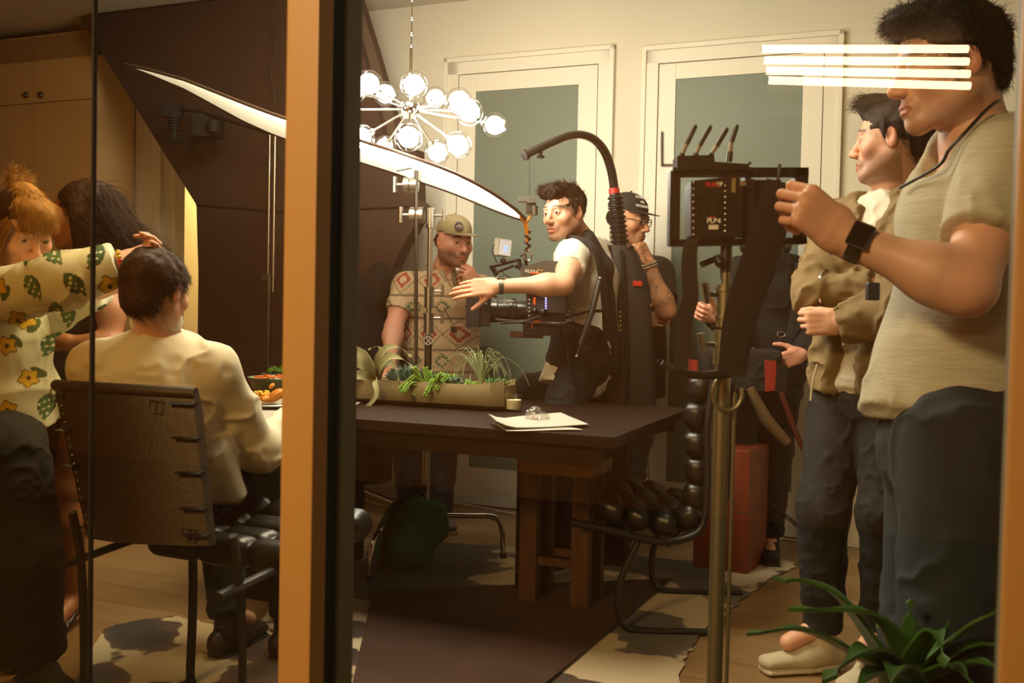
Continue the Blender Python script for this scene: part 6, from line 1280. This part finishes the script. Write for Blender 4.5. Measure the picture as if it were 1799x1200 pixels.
# ================================================================== woman in the black dress
def woman_black():
    J = Jt(nk=(160, 462, 3.52), sL=(192, 500, 3.36), sR=(150, 496, 3.66), eL=(198, 608, 3.30), wL=(108, 600, 3.28), eR=(120, 610, 3.66), wR=(75, 585, 3.5), hL=(158, 660, 3.40), hR=(140, 660, 3.56), kL=(120, 855, 3.40), kR=(90, 850, 3.62), aL=(132, 1052, 3.46), aR=(82, 1010, 3.70), tL=(1, 1, 1), tR=(1, 1, 1)); J['tL'] = unit((-.15, -1, 0)); J['tR'] = unit((-.7, -.7, 0))
    H = Head(P(144, 378, 3.5), (-.93, -.10, -.06), scale=1.0); t = thing('person', 'woman with long brown hair in a sleeveless black dress and strappy heels, facing left', 'person', (J['aL'].x, J['aL'].y, 0))
    put_body(t, *body(J, H, SK['brown'], hands=[dict(s='L', d=unit((-1, .1, .12)), th=unit((0, -.2, 1)), sg=1, sc=.92), dict(s='R', d=unit((-1, .1, 0)), th=unit((0, 0, 1)), sg=-1, sc=.92)], arm_r=.86, w=.86, dp=.9, hd=dict(fem=True, brow='1c100a', lip='7a3a30', nr=.046)))
    eyes(H, t, '1c100a', (0, 1, 0))
    f = Field(); f.ell((0, -.022, .040), (.086, .104, .086), k=.01); f.ell((0, -.07, -.04), (.085, .075, .11), k=.04); f.ell((0, -.125, -.13), (.10, .075, .12), k=.05); f.ell((-.03, -.16, -.20), (.07, .055, .07), k=.04); f.ell((0, .125, -.03), (.11, .10, .13), k=.01, sub=True)
    for sg in (-1, 1): f.cap((sg*.080, .0, .03), .018, (sg*.085, -.02, -.14), .03, k=.03)
    def flow(p): return np.stack([.10*np.sign(p[:, 0])+.25*np.sin(p[:, 2]*40), -.45-.5*(p[:, 2] < .0), -.9+.25*np.sin(p[:, 1]*50)], 1)
    hair_obj(H, f, t, '2e1a0e', 4500, .14, flow, r=.0010, lift=.10, wild=.20, curl=.10, noise=.008, nscale=30, seg=7)
    f = Field(); torso(f, J, .006, .88, .92); hp = jmid(J['hL'], J['hR']); kn = jmid(J['kL'], J['kR'], .5); f.ecap(hp, .150, .125, hp.lerp(kn, .78), .150, .140, J['hR']-J['hL'], k=.05, flat=1)
    for s in 'LR': f.ell(J['s'+s]+(J['s'+s]-J['nk']).normalized()*.03, (.072, .072, .085), k=.012, sub=True)
    f.cap(J['nk']+V(0, 0, -.01), .062, J['nk']+V(0, 0, .2), .12, k=.02, sub=True); cloth('black_dress', f, 'black_tee', t, amp=.004, sc=8, seed=51)
    for s in 'LR':
        a = J['a'+s]; d = J['t'+s]; g = V(a.x, a.y, 0); sd = V(-d.y, d.x, 0); f = Field(); f.ecap(g-d*.04+V(0, 0, .085), .028, .018, g+d*.10+V(0, 0, .022), .036, .014, sd, k=.02); f.ecap(g+d*.10+V(0, 0, .020), .036, .014, g+d*.17+V(0, 0, .016), .028, .010, sd, k=.02); f.cap(g-d*.055+V(0, 0, .07), .020, g-d*.06+V(0, 0, .004), .012, k=.01); f.clip((0, 0, .002), (0, 0, -1)); v, q = f.mesh(.005, 1); o = np_obj('heeled_sandal', v, q, 'black_leather', t)
        b = BM()
        for z in (.10, .125): c = V(a.x, a.y, z); tube(b, [c+V(.037*math.cos(q_), .037*math.sin(q_), 0) for q_ in np.linspace(0, 2*PI, 18)[:-1]], .006, 6, closed=True)
        tube(b, spline([g+d*.02+sd*.03+V(0, 0, .08), g+d*.06+V(0, 0, .085), g+d*.10-sd*.035+V(0, 0, .03)], 4), .007, 6, flat=(1, .4)); tube(b, spline([g+d*.02-sd*.03+V(0, 0, .08), g+d*.06+V(0, 0, .088), g+d*.10+sd*.035+V(0, 0, .03)], 4), .007, 6, flat=(1, .4)); obj('ankle_strap', b, 'black_leather', o, smooth=True)
woman_black()
# ================================================================== man behind the wireless monitor
def man_black():
    J = Jt(nk=(1350, 440, 4.72), sR=(1296, 482, 4.72), sL=(1404, 480, 4.78), eR=(1290, 585, 4.60), wR=(1256, 556, 4.40), eL=(1425, 585, 4.66), wL=(1408, 622, 4.46), hR=(1318, 645, 4.74), hL=(1378, 645, 4.76), kR=(1298, 780, 4.62), kL=(1362, 790, 4.66), aR=(1302, 935, 4.66), aL=(1352, 945, 4.66), tL=(1, 1, 1), tR=(1, 1, 1)); J['tL'] = J['tR'] = unit((-.2, -1, 0))
    H = Head(P(1345, 388, 4.70), (-.35, -.92, -.1), scale=1.0); t = thing('person', 'person in black shirt and headphones whose face is hidden behind the wireless monitor', 'person', (J['aL'].x, J['aL'].y, 0))
    put_body(t, *body(J, H, SK['pink'], hands=[dict(s='R', d=unit((-.75, -.3, .25)), th=unit((.1, -.3, 1)), sg=-1, curls=GRIP), dict(s='L', d=unit((-.85, -.3, -.3)), th=unit((-.3, -.1, 1)), sg=1, curls=((.6, .8, .5),)*4)], hd=dict(stub=.5)))
    eyes(H, t)
    f = Field(); f.ell((0, -.020, .045), (.083, .102, .083), k=.01); f.ell((0, .115, -.015), (.08, .085, .085), k=.01, sub=True); f.rb((0, .02, -.10), (.12, .14, .075), k=.02, sub=True); hair_obj(H, f, t, '241812', 800, .025, lambda p: np.stack([p[:, 0]*3, .3+0*p[:, 0], -.3+0*p[:, 0]], 1), r=.0009)
    f = tee(J, g=.022, sleeve=1, sr=.068, long=True, er=.056, wr_=.046, hem=P(1348, 700, 4.76), hemw=(.17, .13)); cloth('black_shirt', f, 'black_tee', t, amp=.007, sc=9, seed=61, amp2=.006)
    cloth('black_trousers', trousers(J, r=(.10, .076, .062)), 'black_denim', t, amp=.006, sc=10, seed=62); shoe(t, J, 'L', 'black_fabric', 'rubber'); shoe(t, J, 'R', 'black_fabric', 'rubber')
    b = BM()
    for k in range(5): sph(b, P(1322+1.5*k*0+k*.5, 510+k*34, 4.60), .006, 8)
    obj('shirt_buttons', b, 'steel', t, smooth=True)
    b = BM(); tube(b, spline([P(1404, 462, 4.68), P(1400, 520, 4.58), P(1390, 580, 4.56), P(1382, 606, 4.54)], 6), .018, 8, flat=(1, .25)); obj('shoulder_strap', b, 'black_fabric', t, smooth=True)
    b = BM(); c = P(1372, 588, 4.53); tube(b, [c+V(.018*math.cos(a), 0, .012*math.sin(a)) for a in np.linspace(0, 2*PI, 14)[:-1]], .003, 6, closed=True); obj('strap_ring', b, 'chrome', t, smooth=True)
    b = BM(); tube(b, spline([P(1352, 432, 4.62), P(1335, 480, 4.58), P(1322, 560, 4.56), P(1312, 640, 4.58)], 6), .002, 6); obj('earpiece_wire', b, 'rubber', t, smooth=True)
    for sg in (-1, 1): b = BM(); c = P(1345+sg*38, 432, 4.66); sph(b, c, .034, 16, (.6, 1, 1)); obj('headphone_cup', b, 'black_plastic', t, smooth=True)
    # sound bag with red edges
    g = thing('sound_bag', 'black sound kit bag with red side panels hanging at the waist behind the stand', 'bag', P(1310, 700, 4.4)); D = 4.42
    f = Field(); f.rb(P(1300, 652, D), (.17, .07, .10), r=.03, k=.02); v, q = f.mesh(.006, 1); np_obj('bag_body', wrinkle(v, q, .006, 10), q, 'black_fabric', g)
    for (a, c) in ((1216, 1226), (1344, 1364)):
        b = BM(); prism(b, [P(a, 632, D-.08), P(c, 634, D-.08), P(c-1, 686, D-.08), P(a+1, 688, D-.08)], (0, .10, 0)); obj('red_panel', b, mat('red_cloth', '8a1f10', .8, bump=(200, .5)), g, bevel=.004)
    b = BM(); prism(b, [P(1366, 640, D-.09), P(1384, 642, D-.09), P(1382, 692, D-.09), P(1362, 688, D-.09)], (0, .12, 0)); obj('side_pocket', b, 'black_plastic', g, bevel=.01)
    b = BM(); tube(b, [P(1233, 695+k*.55, D-.06)+V(.009*math.cos(k*1.1), .009*math.sin(k*1.1), 0) for k in range(70)], .002, 5); obj('coiled_cable', b, 'rubber', g, smooth=True)
    h = thing('rolled_bag', 'pale brown rolled bag leaning diagonally below the sound bag', 'roll', P(1370, 780, 4.25)); b = BM(); tube(b, [P(1318, 682, 4.28), P(1345, 735, 4.27), P(1382, 778, 4.27)], [.030, .046, .038], 14, flat=(1, .6)); obj('roll', b, mat('roll_tan', '5c4424', .8, bump=(80, .3)), h, smooth=True)
    b = BM(); tube(b, [P(1372, 690, 4.3), P(1392, 745, 4.3), P(1412, 790, 4.3)], .012, 10); o = obj('red_pole', b, mat('dark_red', '4a120c', .6), smooth=True); tag(o, 'dark red pole slanting down beside the leg of the man in khaki', 'pole')
    b = BM(); tube(b, [P(1352+k*.62, 884+k*.50, 4.5)+V(0, .012*math.cos(k*1.2), .012*math.sin(k*1.2)) for k in range(80)], .0026, 5); o = obj('coiled_cable', b, 'rubber', smooth=True); tag(o, 'black coiled cable hanging between the wooden box and the legs at right', 'cable')
man_black()
# ================================================================== man with crossed arms, khaki jacket
def crossed():
    J = Jt(nk=(1566, 340, 3.24), sL=(1608, 392, 3.08), sR=(1478, 398, 3.36), eL=(1572, 545, 2.90), wL=(1478, 566, 2.98), eR=(1428, 515, 3.12), wR=(1535, 505, 3.00), hL=(1572, 690, 3.12), hR=(1482, 688, 3.26), kL=(1556, 900, 3.02), kR=(1446, 900, 3.14), aL=(1548, 1105, 3.08), aR=(1446, 1098, 3.18), tL=(1, 1, 1), tR=(1, 1, 1)); J['tL'] = unit((-.75, -.66, 0)); J['tR'] = unit((-.97, -.22, 0))
    H = Head(P(1570, 246, 3.2), (-.86, .50, -.02), up=(.05, 0, 1), scale=1.13); t = thing('person', 'man in open khaki jacket with arms crossed, looking away to the left', 'person', (J['aL'].x, J['aL'].y, 0))
    put_body(t, *body(J, H, SK['fair'], hands=[dict(s='L', d=unit((-.9, .35, -.05)), pn=unit((.2, 1, 0)), curls=GRIP, thumb=(.9, .3, .4)), dict(s='R', d=unit((.8, .5, 0)), pn=unit((-.2, .9, 0)), curls=GRIP)], w=1.0, hd=dict(stub=.6, brow='20130b', nr=.050)))
    eyes(H, t, '2b1a0e', (0, 1, .1))
    f = Field(); f.ell((0, -.020, .042), (.082, .103, .084), k=.01); f.ell((0, -.075, -.025), (.056, .035, .055), k=.03); f.ell((0, .055, .100), (.058, .05, .034), k=.03); f.ell((0, .120, -.015), (.09, .090, .085), k=.01, sub=True); f.ell((0, .02, -.135), (.12, .16, .095), k=.015, sub=True)
    for sg in (-1, 1): f.cap((sg*.072, .012, .03), .008, (sg*.071, .012, -.008), .004, k=.010)
    hair_obj(H, f, t, '33231a', 3600, .034, lambda p: np.stack([p[:, 0]*3+.15*np.sin(p[:, 1]*60), -.55+1.1*(p[:, 2] > .09)*(p[:, 1] > 0), -.35-(p[:, 2] < .05)*.8+.3*(p[:, 1] > .06)], 1), r=.0008, lift=.12, wild=.18, noise=.006, nscale=40, mask=None)
    fj = V(-.62, -.75, 0).normalized(); hp = jmid(J['hL'], J['hR']); 
    f = Field(); torso(f, J, .012, 1, 1.05); f.ecap(hp+V(0, 0, .15), .155, .12, hp+V(-.01, 0, .02), .158, .125, J['hR']-J['hL'], k=.04, flat=1); cloth('white_t_shirt', f, 'white_tee', t, amp=.008, sc=9, seed=71, amp2=.004)
    f = tee(J, g=.030, sleeve=1, sr=.072, long=True, er=.058, wr_=.056, hem=P(1530, 690, 3.2), hemw=(.19, .155), dp=1.08, k=.05, neck_r=.060); cc = P(1474, 520, 3.0)
    f.cap(J['nk']+V(-.05, -.05, -.09), .055, J['nk']+V(-.06, -.05, .10), .09, k=.02, sub=True); f.cap(P(1528, 345, 3.12), .058, P(1480, 470, 3.06), .055, k=.02, sub=True); f.ecap(cc+V(-.03, -.05, .42), .05, .20, cc+V(-.05, -.02, -.35), .068, .20, V(.72, -.62, 0), k=.02, sub=True)
    for s in 'LR': S, E, W = J['s'+s], J['e'+s], J['w'+s]; f.cap(S.lerp(E, .3), .066, E, .058, k=.03); f.cap(E, .058, W.lerp(E, .05), .050, k=.02, flat=1)
    cloth('khaki_jacket', f, 'khaki', t, amp=.016, sc=9, seed=72, amp2=.008, st=(1, 1, 1.2), h=.0065)
    nk = J['nk']; b = BM(); tube(b, spline([nk+V(.04, .07, .03), nk+V(.085, 0, .04), nk+V(.03, -.085, .02), nk+V(-.05, -.09, -.04), nk+V(-.10, -.05, -.10)], 6), .034, 10, flat=(1, .22)); obj('collar', b, 'khaki', t, smooth=True)
    b = BM(); sph(b, P(1460, 445, 2.98), .007, 8); sph(b, P(1482, 605, 3.0), .006, 8); obj('jacket_snaps', b, 'steel', t, smooth=True)
    b = BM(); tube(b, spline([P(1436, 640, 3.05), P(1428, 670, 3.05), P(1424, 704, 3.05)], 4), .0035, 6); obj('drawstring', b, 'white_canvas', t, smooth=True)
    ax = (J['eR']-J['wR']).normalized(); band('bracelet', J['eR'].lerp(J['wR'], .25)+V(0, 0, .0), ax, .068, .006, 'chrome', t, .003)
    cloth('black_jeans', trousers(J, r=(.105, .078, .060), end=1.03), 'black_denim', t, amp=.007, sc=10, seed=73); shoe(t, J, 'L', 'white_canvas', 'white_sole', L=.28); shoe(t, J, 'R', 'white_canvas', 'white_sole', L=.28)
crossed()
# ================================================================== tall man at right, grey t-shirt
def tall():
    J = Jt(nk=(1712, 222, 1.82), sL=(1772, 288, 1.70), sR=(1706, 278, 2.00), eL=(1700, 506, 1.58), wL=(1486, 418, 1.65), eR=(1700, 480, 2.1), wR=(1690, 640, 2.06), hL=(1690, 770, 1.72), hR=(1655, 765, 1.94), kL=(1668, 1160, 1.66), kR=(1625, 1140, 1.88), tL=(1, 1, 1), tR=(1, 1, 1), aL=(1, 1, 1), aR=(1, 1, 1))
    for s, k in (('L', 1.70), ('R', 1.92)): J['a'+s] = V(J['k'+s].x+.01, k, .09); J['t'+s] = unit((-.95, -.3, 0))
    H = Head(P(1668, 116, 1.80), (-.97, .02, -.17), scale=.95); t = thing('person', 'tall dark-haired man in grey t-shirt at right, gripping the black monitor, tube lights reflected over his face', 'person', (J['aL'].x, J['aL'].y, 0)); t['label'] = 'tall dark-haired man in grey t-shirt and jeans at right, gripping the black monitor'
    put_body(t, *body(J, H, SK['fair'], hands=[dict(s='L', d=unit((-.80, -.12, .55)), pn=unit((-.15, 1, -.1)),  curls=((1.0, 1.3, .8), (1.05, 1.35, .8), (1.1, 1.35, .8), (1.15, 1.4, .8)), thumb=(.8, .25, .7), h=.0026, sc=1.0, tc=.3), dict(s='R', d=unit((0, -.2, -1)), th=unit((-1, 0, 0)), sg=1)], hd=dict(stub=.25, brow='1c120c', h=.0026, nr=.056), arm_r=1.05, h=.005))
    eyes(H, t, '2b1a0e', (0, .95, -.3))
    f = Field(); f.ell((0, -.016, .040), (.082, .099, .083), k=.01); f.ell((0, -.072, -.025), (.056, .030, .050), k=.03); f.ell((0, .060, .096), (.060, .048, .030), k=.03); f.ell((0, .122, -.018), (.09, .088, .085), k=.01, sub=True); f.ell((0, .02, -.125), (.12, .16, .085), k=.015, sub=True)
    for sg in (-1, 1): f.cap((sg*.076, .014, .03), .010, (sg*.076, .018, -.022), .006, k=.012)
    hair_obj(H, f, t, '20150e', 7000, .024, lambda p: np.stack([p[:, 0]*3+.4*np.sin(p[:, 1]*80), .35+.3*np.sin(p[:, 2]*90), -.2-(p[:, 2] < .04)*.8], 1), r=.0007, lift=.35, wild=.45, curl=.35, noise=.007, nscale=50, h=.003)
    f = tee(J, g=.018, sleeve=.64, sr=.070, hem=P(1662, 752, 1.82), hemw=(.155, .138), dp=1.08, k=.05, neck_r=.064, w=1.0); f.cap(J['nk']+V(-.045, -.0, -.05), .060, J['nk']+V(-.07, 0, .12), .085, k=.02, sub=True); cloth('grey_t_shirt', f, 'grey_tee', t, amp=.006, sc=8, seed=81, amp2=.008, st=(1.4, 1, .5), h=.005)
    nk = J['nk']
    b = BM(); tube(b, spline([nk+V(.075, .05, .05), P(1754, 178, 1.755), P(1732, 194, 1.725), P(1700, 228, 1.705), P(1668, 262, 1.715), P(1648, 292, 1.74), nk+V(-.12, .03, -.11)], 8), .0032, 8); obj('lanyard', b, 'black_plastic', t, smooth=True)
    cloth('blue_jeans', trousers(J, r=(.105, .078, .060)), 'blue_denim', t, amp=.007, sc=9, seed=82); shoe(t, J, 'L', 'white_canvas', 'white_sole'); shoe(t, J, 'R', 'white_canvas', 'white_sole')
    ax = (J['eL']-J['wL']).normalized(); c = J['wL']+ax*.022; bd = band('watch_strap', c, ax, .0305, .024, 'black_plastic', t, .004)
    z = V(-.25, -.92, .30); z = (z-ax*z.dot(ax)).normalized(); R = basis(ax, z.cross(ax), z); b = BM(); box(b, c+z*.034, (.036, .042, .011), R); obj('watch_case', b, mat('watch_glass', '0a0a0c', .12, coat=.6), bd, bevel=.005, segs=3)
    # black item on the far wrist side, between the two men
    b = BM(); c = P(1533, 512, 2.0); box(b, c, (.024, .02, .036)); o = obj('walkie_talkie', b, 'black_plastic', bevel=.004); tag(o, 'small black radio clipped between the two men at right', 'radio')
tall()
# ================================================================== wireless monitor on its stand
def monitor():
    D = 1.74; t = thing('wireless_monitor', 'black caged field monitor with four upright antennas held by the tall man', 'monitor', P(1275, 440, D)); Z = V(0, 1, 0)
    def pr(name, px, y, dep, m, parent=t, bev=.002): b = BM(); prism(b, [P(a, c, D+y) for a, c in px], (0, dep, 0)); return obj(name, b, m, parent, bevel=bev)
    cg = None; b = BM()
    for quad in (((1182, 294), (1421, 294), (1421, 308), (1182, 308)), ((1178, 421), (1418, 417), (1418, 428), (1178, 432)), ((1178, 300), (1196, 300), (1194, 430), (1176, 430)), ((1397, 294), (1421, 294), (1417, 428), (1393, 428)), ((1310, 300), (1320, 300), (1320, 425), (1310, 425))): prism(b, [P(a, c, D) for a, c in quad], (0, .03, 0))
    obj('cage', b, 'black_plastic', t, bevel=.002)
    bx = pr('receiver_body', ((1214, 318), (1266, 312), (1300, 310), (1300, 416), (1214, 416)), -.018, .06, mat('mon_body', '1b1612', .4))
    pr('side_panel', ((1276, 308), (1286, 306), (1304, 320), (1304, 414), (1276, 416)), -.016, .05, mat('mon_brown', '2a1912', .45))
    pr('battery_plate', ((1304, 318), (1326, 314), (1330, 414), (1304, 416)), -.004, .04, 'black_matte')
    pr('screen_back', ((1322, 316), (1372, 316), (1372, 410), (1322, 412)), .006, .022, 'black_matte'); 
    R = face_R((0, -1, 0)); text('lettering', 'PURE', P(1252, 325, D-.0195), R, .0105, 'red_ink', bx, bold=.0004); text('lettering', 'PP', P(1264, 324, D-.0195), R, .0105, 'white_ink', bx, bold=.0003)
    text('lettering', 'PLB4', P(1254, 388, D-.0195), R, .0115, 'white_ink', bx, bold=.0004); b = BM(); prism(b, [P(x, y, D-.0192) for x, y in ((1245, 395), (1262, 395), (1262, 403), (1245, 403))], (0, .001, 0)); obj('white_sticker', b, 'white_ink', bx)
    b = BM(); prism(b, [P(x, y, D-.0192) for x, y in ((1246, 380), (1256, 380), (1256, 382.5), (1246, 382.5))], (0, .001, 0)); obj('red_mark', b, 'red_ink', bx)
    for k, (x, y) in enumerate(((1228, 340), (1236, 348), (1262, 350), (1228, 368), (1238, 372), (1262, 366))):
        b = BM(); prism(b, [P(x-4, y-5, D-.022), P(x+4, y-5, D-.022), P(x+4, y+5, D-.022), P(x-4, y+5, D-.022)], (0, .006, 0)); obj('button', b, 'black_plastic', bx, bevel=.001)
    b = BM()
    for k in range(9): sph(b, P(1218, 320+k*11.5, D-.020), .0016, 6); sph(b, P(1274, 326+k*10, D-.020), .0016, 6)
    obj('panel_screws', b, 'steel', bx, smooth=True)
    pr('yellow_label', ((1286, 313), (1293, 313), (1292, 338), (1285, 338)), -.020, .002, mat('label_ochre', '8a7a4a', .6), bev=0); pr('yellow_label', ((1300, 319), (1310, 319), (1310, 326), (1300, 326)), -.020, .002, 'label_ochre', bev=0)
    rc = pr('antenna_block', ((1190, 274), (1255, 272), (1256, 296), (1190, 300)), -.01, .05, 'black_matte', bev=.003); pr('top_plate', ((1256, 284), (1312, 288), (1322, 298), (1256, 300)), -.01, .04, 'black_plastic')
    for (x0, y0, x1, y1, x2, y2) in ((1192, 286, 1206, 254, 1221, 223), (1217, 284, 1229, 256, 1247, 224), (1241, 283, 1259, 257, 1276, 228), (1281, 284, 1285, 250, 1294, 223)):
        a = thing; b = BM(); dz = -.004; cyl(b, P(x0, y0, D+dz), P((x0+x1)/2, (y0+y1)/2, D+dz), .0052, 10); an = obj('antenna', b, 'black_plastic', t, smooth=True)
        b = BM(); cyl(b, P((x0+x1)/2, (y0+y1)/2, D+dz), P(x1, y1, D+dz), .0036, 10); obj('antenna_sleeve', b, mat('antenna_pale', '8a7c62', .4), an, smooth=True)
        b = BM(); cyl(b, P(x1, y1, D+dz), P(x2, y2, D+dz), .0044, 10); sph(b, P(x2, y2, D+dz), .0044, 8); obj('antenna_tip', b, 'black_plastic', an, smooth=True)
    b = BM(); tube(b, [P(1300, 302, D), P(1319, 285, D)], .0025, 6); tube(b, [P(1367, 316, D-.01), P(1370, 288, D-.01)], .003, 8); obj('small_antennas', b, 'black_plastic', t, smooth=True)
    # dangling straps
    for pts, w_ in (([P(1219, 415, D-.01), P(1212, 440, D-.02), P(1211, 480, D-.02), P(1213, 520, D-.02), P(1206, 550, D-.01), P(1200, 600, D), P(1196, 660, D)], .0145), ([P(1372, 320, D-.03), P(1352, 400, D-.035), P(1330, 470, D-.03), P(1300, 560, D-.02), P(1285, 660, D-.01)], .030)):
        b = BM(); P_ = spline(pts, 8); n = len(P_); tube(b, P_, [w_*(.75+.35*abs(math.sin(2.6*i/n+.4))) for i in range(n)], 10, flat=(.12, 1) if abs(frame_z(P_[1]-P_[0])[0].x) < .5 else (1, .12)); obj('strap', b, 'black_fabric', t, smooth=True)
    # stand
    s = P(1275, 470, D+.02); q = thing('monitor_stand', 'dull metal light stand with grip knuckles under the wireless monitor', 'light stand', (s.x, s.y, 0)); m = mat('stand_brass', '8c8468', .38, .8)
    z = lambda py: P(1275, py, s.y).z
    b = BM(); cyl(b, (s.x, s.y, z(520)), (s.x, s.y, z(440)), .0075, 16); obj('spigot', b, m, q, smooth=True)
    b = BM(); cyl(b, (s.x, s.y, z(478)), (s.x, s.y, z(432)), .0105, 16); sph(b, (s.x-.012, s.y-.01, z(462)), .010, 12); obj('ball_head', b, 'black_plastic', q, smooth=True)
    b = BM(); cyl(b, (s.x-.012, s.y, z(452)), (s.x-.045, s.y-.01, z(466)), .006, 10); obj('lever', b, 'black_plastic', q, smooth=True)
    b = BM(); cyl(b, (s.x, s.y, z(575)), (s.x, s.y, z(500)), .0145, 20); cyl(b, (s.x, s.y, z(512)), (s.x, s.y, z(506)), .0175, 20); cyl(b, (s.x, s.y, z(560)), (s.x, s.y, z(554)), .0175, 20); obj('collar', b, m, q, smooth=True)
    b = BM(); cyl(b, (s.x, s.y, z(640)), (s.x, s.y, z(580)), .0185, 20); obj('lower_collar', b, m, q, smooth=True)
    for (py, L) in ((518, .035), (606, .04)):
        b = BM(); p = V(s.x, s.y, z(py)); e = p+V(-L, -.01, 0); cyl(b, p, e, .005, 10); tube(b, [e+V(.003, 0, -.016), e+V(-.003, 0, .020)], [.007, .011], 12, flat=(1, .7)); obj('t_handle', b, 'steel', q, smooth=True)
    b = BM(); cyl(b, (s.x, s.y, .1), (s.x, s.y, z(640)), .0140, 20); obj('column', b, m, q, smooth=True)
    b = BM(); cyl(b, (s.x+.021, s.y-.004, .3), (s.x+.021, s.y-.004, z(690)), .0035, 10); obj('thin_rod', b, m, q, smooth=True)
    b = BM(); c = V(s.x+.004, s.y-.02, z(690)); tube(b, [c+V(.026*math.cos(a), 0, .030*math.sin(a)) for a in np.linspace(1.6, 6.6, 18)], .004, 8); obj('ring_clip', b, m, q, smooth=True)
    b = BM(); tube(b, spline([P(1163, 637, D-.05), P(1200, 655, D-.05), P(1240, 660, D-.03), P(1285, 656, D)], 7), [.0055]*3+[.0075]*19, 10); obj('side_arm', b, 'rubber', q, smooth=True)
    for a in (0.6, 2.7, 4.8):
        b = BM(); dv = V(math.cos(a), math.sin(a), 0); tube(b, spline([V(s.x, s.y, .28), V(s.x, s.y, .26)+dv*.15, V(s.x, s.y, .10)+dv*.36, V(s.x, s.y, .015)+dv*.40], 6), .011, 10); obj('leg', b, m, q, smooth=True)
monitor()
